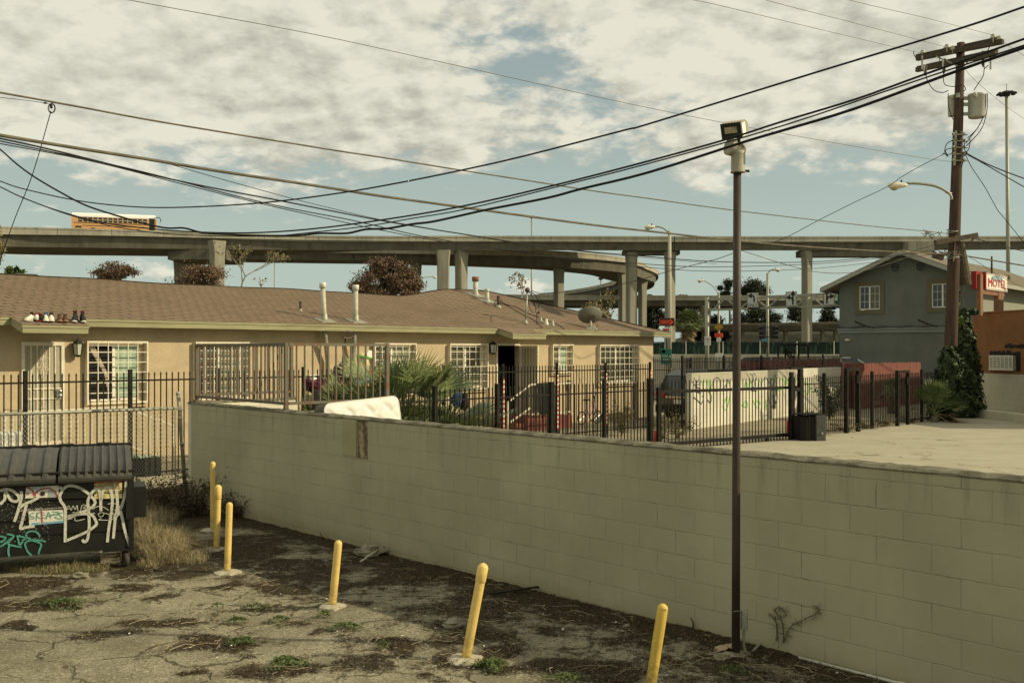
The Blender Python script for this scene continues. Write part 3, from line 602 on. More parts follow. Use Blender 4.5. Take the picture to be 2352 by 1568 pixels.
# roof, laid in courses
vs = []; fs = []; uv = []
NC = 31; st_t = .25; W = RY-EY
def tmax(v): return TC+(TA-TC)*v
def rz(t, v): 
    h = ridge(t)-EZ
    return EZ+h*v+.012*noise.noise(Vector((t*.7, v*4, 2)))*(v > .02)
for k in range(NC):
    v0 = k/NC; v1 = (k+1)/NC; nn = int((tmax(v0)-T0)/st_t)+1; base = len(vs)
    for i in range(nn+1):
        f = i/nn
        ta = T0+(tmax(v0)-T0)*f; tb = T0+(tmax(v1)-T0)*f
        wv = .002*noise.noise(Vector((ta*3, k, 0)))
        vs += [(ta, EY+W*v0, rz(ta,v0)-.002), (ta, EY+W*v0+.0, rz(ta,v0)+.009+wv), (tb, EY+W*v1+.004, rz(tb,v1)-.001)]
        s0 = k*.142; uv += [(ta, s0), (ta, s0+.004), (tb, s0+.142)]
    for i in range(nn):
        o = base+i*3; fs += [(o, o+3, o+4, o+1), (o+1, o+4, o+5, o+2)]
zap = ridge(TA)
o = len(vs)                                            # hip end and rear slopes
BY = 2*RY-EY; 
vs += [(TC,EY,EZ),(TC,BY,EZ),(TA,RY,zap)]; uv += [(0,0),(9,0),(4.5,4.5)]; fs += [(o,o+1,o+2)]
o = len(vs)
for i in range(67):
    f = i/66; vs += [(T0+(TA-T0)*f, RY, ridge(T0+(TA-T0)*f)-.004), (T0+(TC-T0)*f, BY, EZ)]; uv += [(i*.3,4.4),(i*.35,0)]
fs += [(o+2*i, o+2*i+2, o+2*i+3, o+2*i+1) for i in range(66)]
roof = uvmesh('roof', vs, fs, uv, M['shingle'], house)
b = MB()                                               # ridge and hip caps
pts = [(T0+.3*i, RY, ridge(T0+.3*i)+.012) for i in range(int((TA-T0)/.3)+1)]+[(TA,RY,zap+.012)]
for i in range(len(pts)-1): b.bar(Vector(pts[i])-Vector((0,0,.008)), Vector(pts[i+1])-Vector((0,0,.008)), .16, .010)
for i in range(24):
    a = Vector((TA,RY,zap)).lerp(Vector((TC,EY,EZ)), i/24); c = Vector((TA,RY,zap)).lerp(Vector((TC,EY,EZ)), (i+1)/24); b.bar(a+Vector((0,0,.008)), c+Vector((0,0,.004)), .15, .010)
tag(b.build('ridge_caps', M['shingle'], house))
# fascia: two boards, broken where the porch roofs come through
p1 = (HF.t(52,-1.0), HF.t(203,-1.0)); p2 = (HF.t(1178,-1.0), HF.t(1254,-1.0))
b = MB()
for a, c in ((T0, p1[0]), (p1[1], p2[0]), (p2[1], TC)):
    x = a
    while x < c-.01:
        e = min(c, x+4.4); b.box(x+.002, e-.002, EY-.035, EY+.01, EZ-.155, EZ-.052); b.box(x+.002, e-.002, EY-.05, EY+.008, EZ-.05, EZ-.004); x = e
b.box(TC-.03, TC+.01, EY+.012, BY, EZ-.155, EZ-.052); b.box(TC-.03, TC+.025, EY+.012, BY, EZ-.05, EZ-.004)
b.build('fascia', M['fascia'], house)
b = MB(); b.box(T0, TC-.03, EY+.012, 0-.002, EZ-.075, EZ-.055); b.box(te+.002, TC-.032, .001, BY-.1, EZ-.075, EZ-.055); b.build('soffit', M['soffit'], house)
def porch(a, c, nm):
    y0 = -1.0; z0 = EZ-PIT*(EY-y0)
    v = []; f = []; u = []
    for k in range(5):
        ya = y0+(EY+.02-y0)*k/5; yb = y0+(EY+.02-y0)*(k+1)/5; za = z0+(ya-y0)*PIT+.01; zb = z0+(yb-y0)*PIT+.01; q = len(v)
        v += [(a-.02,ya,za-.008),(c+.02,ya,za-.008),(c+.02,ya,za+.004),(a-.02,ya,za+.004),(c+.02,yb,zb),(a-.02,yb,zb)]; u += [(a,k*.142),(c,k*.142),(c,k*.142),(a,k*.142),(c,(k+1)*.142),(a,(k+1)*.142)]
        f += [(q,q+1,q+2,q+3),(q+3,q+2,q+4,q+5)]
    o = uvmesh('porch_roof', v, f, u, M['shingle'], house)
    b = MB(); b.box(a, c, y0, y0+.03, z0-.15, z0-.052); b.box(a-.015, c+.015, y0-.014, y0+.028, z0-.05, z0-.002)
    for x in (a, c-.03):
        b.ext([(y0+.031,z0-.15),(EY,EZ-.15),(EY,EZ-.005),(y0+.031,z0-.003)], x, x+.03, axis='x')
    b.box(a+.031, c-.031, y0+.031, EY+.01, z0-.10, z0-.09)
    b.build('porch_fascia', M['fascia'], o)
porch(*p1, 1); porch(*p2, 2)
# windows with burglar bars
def window(i, r, nx, nz, fill, door=None):
    a, c, z0, z1 = r
    fr = MB(); d = .05
    for (x0,x1,y0,y1) in ((a+.03,a+.07,z0+.04,z1-.04),(c-.16,c-.12,z0+.04,z1-.04)): fr.box(x0, x1, .04, .09, y0, y1)
    fr.box(a+.07, c-.16, .04, .09, z1-.08, z1-.041); fr.box(a+.07, c-.16, .04, .09, z0+.041, z0+.08)
    mx = (a+c)/2-.03; fr.box(mx-.03, mx+.03, .035, .095, z0+.08, z1-.08); fr.box(mx+.03, c-.16, .032, .06, z0+.08, z0+.12)
    w = fr.build('window', M['white_frame'], house)
    pa = MB(); pa.box(a+.07, mx-.03, .06, .066, z0+.08, z1-.08); pa.build('pane', M[fill[0]], w)
    pa = MB(); pa.box(mx+.03, c-.16, .062, .068, z0+.12, z1-.08); pa.build('pane', M[fill[1]], w)
    g = MB(); w_ = .016; y0 = -.12; y1 = -.10
    for x in (a, c): g.box(x-.016, x+.016, y0-.006, 0-.001, z0, z1)
    for z in (z0, z1): g.box(a-.016, c+.016, y0-.008, y1+.008, z-.018, z+.018)
    for k in range(1, nx): x = a+(c-a)*k/nx; g.box(x-.0085, x+.0085, y0, y1-.006, z0+.018, z1-.018)
    for k in range(1, nz): z = z0+(z1-z0)*k/nz; g.box(a+.016, c-.016, y0+.004, y1+.004, z-.0085, z+.0085)
    g.build('window_bars', M['white_metal'], w)
    s = MB(); s.box(a-.05, c+.03, -.07, -.002, z0-.10, z0-.04); s.build('sill', M['stucco'], w)
    return w
fills = [('dark','curtain'),('blind','blind_light'),('blind','blind_light'),('blind','blind'),('curtain_dark','curtain'),('blind','blind')]
NB = [(6,6),(6,7),(6,6),(6,6),(3,4),(8,6)]
wins = [window(i, r, NB[i][0], NB[i][1], fills[i]) for i, r in enumerate(rects)]
a, c, z0, z1 = rects[0]
b = MB(); b.add([(a+.09,.055,z1-.1),(a+.22,.055,z1-.1),(a+.52,.052,z0+.55),(a+.5,.055,z0+.2),(a+.42,.055,z0+.6)], [(0,1,2,4),(2,3,4)]); b.build('lace_curtain', M['lace'], wins[0])
# security doors
def sdoor(a, c, z0, z1, y, parent, scroll=True, bars=6):
    f = MB()
    for x in (a, c-.06): f.box(x, x+.06, y-.045, y, z0, z1)
    f.box(a+.06, c-.06, y-.045, y, z1-.07, z1); f.box(a+.06, c-.06, y-.045, y, z0, z0+.07)
    for z in (z0+.92, z0+1.12): f.box(a+.06, c-.06, y-.04, y-.005, z-.012, z+.012)
    d = f.build('security_door', M['white_metal'], parent)
    s = MB(); s.box(a+.06, c-.06, y-.012, y-.006, z0+.07, z1-.07); s.build('screen', M['screen_door'], d)
    g = MB()
    for k in range(1, bars): x = a+.06+(c-a-.12)*k/bars; g.box(x-.009, x+.009, y-.036, y-.013, z0+.07, z1-.07)
    g.build('bars', M['white_metal'], d)
    if scroll:
        q = MB(); mx = (a+c)/2
        for zc, sc in ((z0+1.62, 1), (z0+.48, 1)):
            for sx in (-1, 1):
                for dz in (.085, -.085):
                    pts = []
                    for k in range(15):
                        an = k*.5; r = .05*(1-k/17); pts.append((mx+sx*(.06+r*math.cos(an)*.9), y-.05, zc+dz+r*math.sin(an)*(1 if dz > 0 else -1)))
                    q.tube(pts, .006, 4)
                q.tube(smooth([(mx+sx*.01,y-.05,zc+.28),(mx+sx*.06,y-.05,zc+.25),(mx+sx*.04,y-.05,zc+.18),(mx+sx*.02,y-.05,zc+.05),(mx+sx*.05,y-.05,zc),(mx+sx*.02,y-.05,zc-.05),(mx+sx*.04,y-.05,zc-.18),(mx+sx*.06,y-.05,zc-.25),(mx+sx*.01,y-.05,zc-.28)],3), .007, 4)
        q.build('scrollwork', M['white_metal'], d)
    h = MB(); h.box(c-.16, c-.06, y-.055, y-.046, z0+.93, z0+1.1)
    for z in (z0+.97, z0+1.06): h.lathe([(.02,0),(.03,.02),(.026,.045),(.01,.05)], 10, (c-.09, y-.055, z), (0,-1,0))
    h.build('handle', M['chrome'], d)
    return d
sdoor(D1[0], D1[1], D1[2], D1[3], -.002, house)
b = MB(); b.box(D1[0], D1[1], .1, .12, D1[2], D1[3]); b.build('door', mat('inner_door', (.33,.31,.22)), house)
b = MB(); b.box(D2[0]-.06, D2[0], -.03, .02, .47, 2.56); b.box(D2[0], D2[1]+.02, -.03, .02, 2.5, 2.56); b.build('door_frame', M['white_metal'], house)
b = MB(); b.box(D2[1], D2[1]+.06, -.03, .1, .47, 2.5); b.build('door_frame', M['white_metal'], house)
# second security door, swung open towards the camera
d2 = MB(); hx = D2[1]+.06; ex = HF.t(1239, -.55)
b = MB(); A_ = (hx, -.04); B_ = (HF.t(1236,-.75), -.75); lf = Frame(0,0,B_[0]-A_[0],B_[1]-A_[1]); ll = math.hypot(B_[0]-A_[0],B_[1]-A_[1])
e = bpy.data.objects.new('open_security_door', None)
q = MB(); q.box(0, .05, -.02, .02, .47, 2.5); q.box(ll-.05, ll, -.02, .02, .47, 2.5); q.box(.05, ll-.05, -.02, .02, 2.43, 2.5); q.box(.05, ll-.05, -.02, .02, .47, .55)
dd = q.build('security_door', M['white_metal'], house); dd.location = (A_[0], A_[1], 0); dd.rotation_euler = (0,0,lf.ang)
q = MB(); q.box(.05, ll-.05, -.003, .003, .55, 2.43); q.build('screen', M['screen_door'], dd)
q = MB()
for k in range(1,6): q.box(ll*k/6-.008, ll*k/6+.008, -.016, .016, .55, 2.43)
q.build('bars', M['white_metal'], dd)
bpy.data.objects.remove(e)
b = MB(); b.box(te-.02, te+.0, -.05, -.002, .05, .9); 
# lanterns
def lantern(px, py0, py1, lab):
    t = HF.t(px, -.12); z1 = HF.z(t,-.12,py0); z0 = HF.z(t,-.12,py1); h = z1-z0
    L = HF.thing('wall_lantern', lab, 'wall lamp', t, -.13, z0, 'lanterns beside the doors')
    k = h/.4
    b = MB(); b.lathe([(.03*k,0),(.075*k,.035*k),(.085*k,.05*k)], 6); b.lathe([(.125*k,.29*k),(.115*k,.31*k),(.05*k,.375*k),(.02*k,.385*k),(.012*k,.41*k)], 6)
    for i in range(6):
        a = math.pi/3*i; b.bar((.085*k*math.cos(a),.085*k*math.sin(a),.045*k),(.118*k*math.cos(a),.118*k*math.sin(a),.295*k),.012)
    b.box(-.03*k,.03*k,.10*k,.13,.06*k,.30*k); b.box(-.015,.015,.03,.1*k,.31*k,.33*k)
    b.build('lamp_case', M['lamp_dark'], L)
    g = MB(); g.lathe([(.078*k,.052*k),(.108*k,.288*k)], 6); g.build('lamp_glass', M['frosted'], L)
lantern(178.5, 778, 820, 'black wall lantern with pale glass between the left door and its window')
lantern(1132, 783, 814, 'black wall lantern beside the dark open doorway')
# roof fittings -------------------------------------------------
def roofpt(px, py):
    lo, hi = EY, RY
    for _ in range(40):
        y = (lo+hi)/2; t = HF.t(px, y); z = HF.z(t, y, py); zr = EZ+(ridge(t)-EZ)*(y-EY)/W
        if z < zr: hi = y
        else: lo = y
    return HF.w(t, y, zr), t, y
def rise(p, px, py): return CH-(py-HY)*p.y/F
def vent(name, lab, bx, by, tx, ty, r, m, mc, caph=.1, capr=1.35, flash=True, group=None):
    p, t, y = roofpt(bx, by); zt = rise(p, tx, ty); X = (tx-CX)/F*p.y
    v = thing(name, lab, 'roof vent', p, HF.ang, group); h = zt-p.z; dx = X-p.x
    lv = Vector((dx*HF.d[0], dx*HF.n[0]*0, 0))
    b = MB(); b.tube([(0,0,-.05),(lv.x*.3,0,h*.3),(lv.x,0,h-caph*.5)], r, 14); b.build('pipe', m, v, True)
    if capr: b = MB(); b.lathe([(r*capr,0),(r*capr,caph),(r*capr*.9,caph+.008)], 14, (lv.x,0,h-caph)); b.build('cap', mc, v, True)
    b = MB(); hc = min(1, h/.9); b.lathe([(r*2.2,-.04),(r*1.5,.05*hc),(r*1.15,.16*hc),(r*1.02,.2*hc)], 12); b.build('flashing_cone', M['galv'], v, True)
    if flash:
        b = MB(); s = r*3.6; b.add([(-s,-s,-s*PIT+.02),(s,-s,-s*PIT+.02),(s,s*.8,s*.8*PIT+.03),(-s,s*.8,s*.8*PIT+.03),(-s,-s,-s*PIT),(s,-s,-s*PIT),(s,s*.8,s*.8*PIT),(-s,s*.8,s*.8*PIT)], [(0,1,2,3),(4,5,1,0),(5,6,2,1),(6,7,3,2),(7,4,0,3)]); b.build('flashing_plate', M['galv'], v)
    return v
vent('roof_vent_pipe', 'tall white capped vent pipe on the roof, left of its twin', 745, 736, 738, 650, .062, M['pipe_white'], M['pipe_cap'], .13, group='tall white vent pipes')
vent('roof_vent_pipe', 'tall white capped vent pipe on the roof, right of its twin', 817, 738, 817, 655, .062, M['pipe_white'], M['pipe_cap'], .13, group='tall white vent pipes')
vent('roof_vent_pipe', 'short black plumbing vent to the left of the two tall white vents', 690, 714, 690, 693, .032, M['dark_pipe'], M['dark_pipe'], .02, 1.02, False)
vent('roof_vent_pipe', 'white vent with rusty cap on the roof ridge', 1092, 678, 1092, 636, .085, M['pipe_white'], M['rust'], .14, 1.4)
vent('roof_vent_pipe', 'short white vent beside the rusty capped one', 1119, 692, 1117, 664, .075, M['pipe_white'], M['pipe_white'], .09, 1.15)
vent('roof_vent_pipe', 'short black vent with looped cables around it', 1145, 706, 1145, 680, .055, M['dark_pipe'], M['dark_pipe'], .02, 1.02, False)
for i, (x, y) in enumerate(((1242,738),(1255,742),(1269,745))):
    p, t, yy = roofpt(x, y+3); b = MB(); b.lathe([(.09,-.03),(.07,.02),(.045,.10),(.04,.17)], 10, (0,0,0))
    o = b.build('roof_stub', M['galv'] if i != 1 else M['pipe_cap'], None, True); o.location = p
    tag(o, ['small dark roof stub nearest the cable mast','small pale roof stub, middle of three in a row','small dark roof stub nearest the satellite dish'][i], 'roof vent', 'three roof stubs in a row')
p, t, yy = roofpt(1207, 743); zt = rise(p, 0, 668)
ms = thing('service_mast', 'leaning service mast with weatherhead where the overhead wire lands on the roof', 'mast', p, HF.ang)
lean = (1216-1207)/F*p.y*1.3; MAST = p+Vector((lean*.7, lean*.7*0, zt-p.z))
b = MB(); b.tube([(0,0,-.05),(lean*.5,0,(zt-p.z)*.98)], .03, 8); b.build('pipe', M['galv'], ms, True)
b = MB(); b.blob((lean*.5,0,zt-p.z+.03), (.09,.07,.08), .2); b.build('weatherhead', M['dark_pipe'], ms, True)
b = MB(); hh = zt-p.z
b.tube(smooth([(lean*.5+.05,0,hh),(lean*.5+.3,-.05,hh-.1),(lean*.5+.5,-.05,hh-.42),(lean*.5+.42,0,hh-.5),(lean*.5+.15,0,hh-.25)]), .012, 5); b.tube(smooth([(lean*.5+.05,0,hh),(lean*.5+.2,-.05,hh-.2),(lean*.5+.34,-.05,hh-.6),(lean*.5+.2,0,hh-.62),(lean*.5+.02,0,hh-.3)]), .01, 5); b.build('loose_wires', M['cable'], ms, True)
b = MB(); b.lathe([(.12,-.03),(.06,.06),(.04,.12)], 10); b.build('flashing_cone', M['galv'], ms, True)
p, t, yy = roofpt(1233, 744); b = MB(); hh = rise(p,0,719)-p.z; b.tube([(0,0,-.03),(0,0,hh),(.04,0,hh+.03)], .014, 6); b.blob((.06,0,hh+.02),.04,.1)
o = b.build('roof_rod', M['dark_pipe']); o.location = p; tag(o, 'thin dark rod on the roof right of the cable mast', 'rod')
b = MB()                                               # coax lines across the shingles
for q in ([(1145,690),(1150,697),(1170,706),(1190,718),(1206,727),(1228,738),(1247,755)],[(1146,686),(1160,700),(1185,707),(1215,722),(1250,735),(1290,752),(1296,762)],[(1138,705),(1137,695),(1143,690),(1150,700),(1148,708)]):
    b.tube([Vector(roofpt(x,y)[0])+Vector((0,0,.03)) for x, y in smooth(q,4)], .012, 4)
tag(b.build('coax_cable', M['cable']), 'thin black cables lying across the shingles below the service mast', 'cable')
p, t, yy = roofpt(1358, 757)
ds = thing('satellite_dish', 'grey oval satellite dish seen from behind at the roof edge', 'satellite dish', p, 0)
s = p.y/F; cz = rise(p, 0, 724)-p.z
ax = Vector((-.10,.86,.46)).normalized()
b = MB(); n = 28; ring = 7; q_ = ax.to_track_quat('Z','Y'); off = Vector(((1356.5-1358)*s, .12, cz))
for j in range(ring+1):
    r = j/ring
    for k in range(n):
        a = 2*math.pi*k/n; v = Vector((math.cos(a)*28.5*s*r, math.sin(a)*22.5*s*r, (r*r-1)*.16+.04)); b.v.append(tuple(off+q_@v))
for j in range(ring):
    for k in range(n): l = (k+1)%n; b.f.append((j*n+k, j*n+l, (j+1)*n+l, (j+1)*n+k))
b.v += [tuple(Vector(v)+ax*.012) for v in b.v[:(ring+1)*n]]
for k in range(n): l = (k+1)%n; o_ = (ring+1)*n; b.f.append((ring*n+k, ring*n+l, o_+ring*n+l, o_+ring*n+k))
for j in range(ring):
    for k in range(n): l = (k+1)%n; o_ = (ring+1)*n; b.f.append((o_+j*n+l, o_+j*n+k, o_+(j+1)*n+k, o_+(j+1)*n+l))
b.build('dish', mat('dish_grey', (.16,.155,.115), (.13,.125,.09), 3, .6), ds, True)
b = MB(); b.box(-.1,.1,-.03,.1,cz-.16,cz+.0); b.box(-.06,.06,.0,.14,cz-.04,cz+.1); b.build('bracket', M['dark_pipe'], ds)
b = MB(); b.tube([(0,0,-.03),(-.01,0,cz*.5),(-.01,.03,cz-.1)], .035, 8); b.build('mast', M['pipe_white'], ds, True)
b = MB(); b.add([(-.22,-.1,-.02),(.22,-.1,-.02),(.2,.2,.07),(-.2,.2,.07),(0,.03,.16)], [(0,1,4),(1,2,4),(2,3,4),(3,0,4)]); b.build('foot', M['galv'], ds)
b = MB(); b.tube(smooth([(.05,0,cz-.1),(.2,-.02,cz-.3),(.15,-.03,cz-.45),(.25,-.03,.0)]), .012, 5); b.build('lead', M['cable_thin'], ds)
# brick chimney with barrel hood behind the ridge
pc = P(60, 628, 25.5)
ch = thing('chimney', 'brick chimney with dark barrel shaped hood peeking over the left roof ridge', 'chimney', (pc.x,pc.y,3.42), HF.ang)
b = MB(); b.box(-.2,.2,-.16,.16,0,.78); b.build('stack', M['brick'], ch)
b = MB(); prof = [(.16*math.cos(a), .70+.16*math.sin(a)) for a in [math.pi*i/8*1.25-.4 for i in range(9)]]
b.ext([(p_[0],p_[1]+.04) for p_ in prof], -.26, .26, axis='x'); b.build('hood', mat('hood_metal', (.045,.035,.025), (.08,.055,.04), 8, .5), ch)
# flues that come down below the eaves
for (xa, ya, xb, yb, lb) in ((744,761,753,828,'left'),(814,762,811,830,'right')):
    a = HF.at(xa, ya, -.25); c = HF.at(xb, yb, -.12); b = MB(); b.tube([(a[0],a[1],EZ-.06),(a[0]*.7+c[0]*.3,-.22,a[2]-.15),c,(c[0],-.1,c[2]-.9)], .058, 12); b.build('flue', M['galv'], house, True)
# porch slabs, steps and rails
def rails(parent, pts, z0, z1, m, sp=.13, w=.025):
    b = MB()
    for i in range(len(pts)-1):
        a = Vector(pts[i]); c = Vector(pts[i+1]); l = (c-a).length; n = max(1, int(l/sp))
        b.bar(a+Vector((0,0,z1)), c+Vector((0,0,z1)), w*1.5, w); b.bar(a+Vector((0,0,z0)), c+Vector((0,0,z0)), w)
        for k in range(n+1): q = a.lerp(c, k/n); b.bar(q+Vector((0,0,z0)), q+Vector((0,0,z1)), w*.6 if k % 1e9 else w*1.6)
    return b.build('railing', m, parent)
po = HF.thing('entrance_steps', 'porch steps with pale railings below the left security door', 'steps')
b = MB(); b.box(D1[0]-.35, D1[1]+.75, -1.25, -.002, 0, .40); b.build('landing', M['slab'], po)
b = MB(); b.box(D1[0]-.15, D1[1]+.1, -.9, -.004, .4005, .44); b.build('door_mat', M['steps'], po)
b = MB()
for k in range(2): b.box(D1[1]+.751+k*.28, D1[1]+1.03+k*.28, -1.2, -.1, 0, .27-.13*k)
b.build('tread', M['slab'], po)
rails(po, [(D1[0]-.33,-1.2,.4),(D1[1]+.72,-1.2,.4)], .08, .82, M['white_metal'])
rails(po, [(D1[1]+.72,-1.2,.4),(D1[1]+1.75,-1.2,-.02)], .08, .82, M['white_metal'], .16)
rails(po, [(D1[0]-.33,-.1,.4),(D1[0]-.33,-1.2,.4)], .08, .82, M['white_metal'])
po = HF.thing('entrance_steps', 'red painted steps with pale railings at the open doorway', 'steps')
b = MB(); b.box(D2[0]-.1, D2[1]+1.0, -1.25, -.002, 0, .42); b.build('landing', M['steps'], po)
b = MB(); b.box(D2[0]-.45, D2[0]-.102, -1.2, -.05, 0, .28); b.box(D2[0]-.8, D2[0]-.4502, -1.2, -.05, 0, .14); b.build('tread', M['steps'], po)
b = MB()
for a, c in (((D2[0]-.8,-1.2,.9),(D2[0]+.15,-1.2,1.38)),((D2[0]-.8,-1.2,.05),(D2[0]-.8,-1.2,.9)),((D2[0]+.15,-1.2,.42),(D2[0]+.15,-1.2,1.4)),((D2[0]+.15,-1.2,1.38),(D2[1]+.98,-1.2,1.38)),((D2[1]+.98,-1.2,.42),(D2[1]+.98,-1.2,1.4)),((D2[0]+.15,-1.2,.52),(D2[1]+.98,-1.2,.52)),((D2[1]+.98,-1.2,1.38),(D2[1]+.98,-.05,1.38)),((D2[0]-.8,-1.2,.3),(D2[0]+.15,-1.2,.72))): b.bar(a, c, .04)
b.build('railing', M['white_metal'], po)
# things hung on the rail, meter boxes, crawl vent
b = MB(); n = 14
for i in range(n+1):
    for j in range(9):
        x = D2[0]+.35+.62*i/n; z = 1.41-.95*j/8*(1-.12*math.sin(i*.8)); b.v.append((x+.03*math.sin(j), -1.24-.03*math.sin(i*1.3+j*.3), z))
b.f = [(i*9+j, (i+1)*9+j, (i+1)*9+j+1, i*9+j+1) for i in range(n) for j in range(8)]
b.v += [(x,y-.01,z) for x,y,z in b.v]; k_ = len(b.v)//2; b.f += [tuple(k_+q for q in reversed(f)) for f in b.f[:]]
o = b.build('blanket', M['cloth_black'], None, True); o.location = HF.w(0,0,0); o.rotation_euler = (0,0,HF.ang); tag(o, 'dark blanket hung over the rail of the red steps', 'blanket')
b = MB(); b.blob((D2[1]+.1,-1.32,.98), (.16,.12,.42), .35, seed=3); o = b.build('plastic_bag', M['sticker_white'], None, True); o.location = HF.w(0,0,0); o.rotation_euler = (0,0,HF.ang); tag(o, 'white plastic bag hanging beside the dark blanket', 'bag')
b = MB(); t_ = HF.t(1263); b.box(t_, t_+.38, -.02, -.002, .22, .6); b.build('crawl_vent', M['dark'], house)
b = MB(); t_ = HF.t(1306); b.box(t_-.06, t_+.08, -.1, -.002, 1.15, 1.42); b.box(t_, t_+.05, -.05, -.002, .1, 1.15); b.build('meter_box', M['galv'], house)
# shoes drying on the porch roof
zP = lambda y: EZ-PIT*(EY-y)+.018
def shoe(px, py, L, ang, m_up, m_sole, lab, high=False, m_in=None, inner=None):
    y = -.74; t = HF.t(px, y); s = HF.thing('shoe', lab, 'shoe', t, y, zP(y)-.004, 'shoes drying on the porch roof')
    s.rotation_euler = (0, 0, HF.ang+R(ang)); L *= 1.25; h = .18 if high else .125; w = L*.36
    st = [(-.5,.34,.55),(-.35,.42,1),(-.1,.40,.95),(.1,.42,.66),(.3,.48,.42),(.45,.40,.3),(.5,.2,.2)]
    def loft(z0, hh, grow, name, m, top=False):
        b = MB(); n = 12
        for (x, ww, q) in st:
            for k in range(n):
                a = 2*math.pi*k/n; cy = math.cos(a); sz = math.sin(a)
                zt = hh*q if top else hh; b.v.append((x*L*grow, cy*ww*w*grow*2*(.75 if sz > .6 and top else 1)*.5*1.1, z0+(max(sz,0)**.7)*zt))
        for i in range(len(st)-1):
            for k in range(n): l = (k+1)%n; b.f.append((i*n+k,(i+1)*n+k,(i+1)*n+l,i*n+l))
        b.f.append(tuple(range(n))); b.f.append(tuple((len(st)-1)*n+k for k in range(n-1,-1,-1)))
        return b.build(name, m, s, True)
    loft(0, .032, 1.06, 'sole', m_sole); loft(.02, h, 1.0, 'upper', m_up, True)
    b = MB(); b.lathe([(w*.42,0),(w*.44,.012),(w*.3,.012)], 10, (-.27*L,0,h+.012)); b.build('opening', m_in or M['cloth_black'], s, True)
    if high or inner:
        b = MB(); b.box(-.12*L,-.09*L,-.035,.035,h*.5,h+.05); b.build('tongue', inner or m_up, s)
        b = MB(); b.box(-.137*L,-.125*L,-.018,.018,h+.0,h+.04); b.build('tongue_label', M['sticker_white'], s)
mS = M['sticker_white']
for a in ((72,738,.22,205,mS,mS,'grey white sneaker at the left end of the shoe row',False,M['red'],M['cloth_black']),
          (97,733,.22,150,M['cloth_black'],M['red'],'red soled dark sandal lying second from the left',False,M['red'],None),
          (108,722,.2,20,mS,M['cloth_black'],'upper pale sandal behind the white sneakers',False,M['red'],None),
          (123,738,.23,250,mS,mS,'left white sneaker of the white and navy pair',False,M['cloth_blue'],M['cloth_blue']),
          (143,738,.23,250,mS,mS,'right white sneaker of the white and navy pair, tall black tongue',False,M['cloth_blue'],M['cloth_black']),
          (170,738,.23,250,M['leather'],mat('tan_sole',(.35,.2,.11)),'left brown leather shoe of the brown pair',False,None,None),
          (187,738,.23,250,M['leather'],mat('tan_sole2',(.35,.2,.11)),'right brown leather shoe of the brown pair',False,None,None),
          (178+35,738,.23,240,M['cloth_black'],M['white'],'left black high top of the pair with red lining',True,M['red'],M['maroon']),
          (178+56,738,.23,255,M['cloth_black'],M['white'],'right black high top of the pair with red lining',True,M['red'],M['maroon'])):
    px = a[0] if a[0] < 160 else {170:154,187:166,213:178,234:188}.get(a[0], a[0]); px = 60+(px-60)*1.0
    px = {72:70,97:84,108:92,123:105,143:118}.get(a[0], {170:137,187:150,213:172,234:190}.get(a[0], px))
    shoe(px, *a[1:])
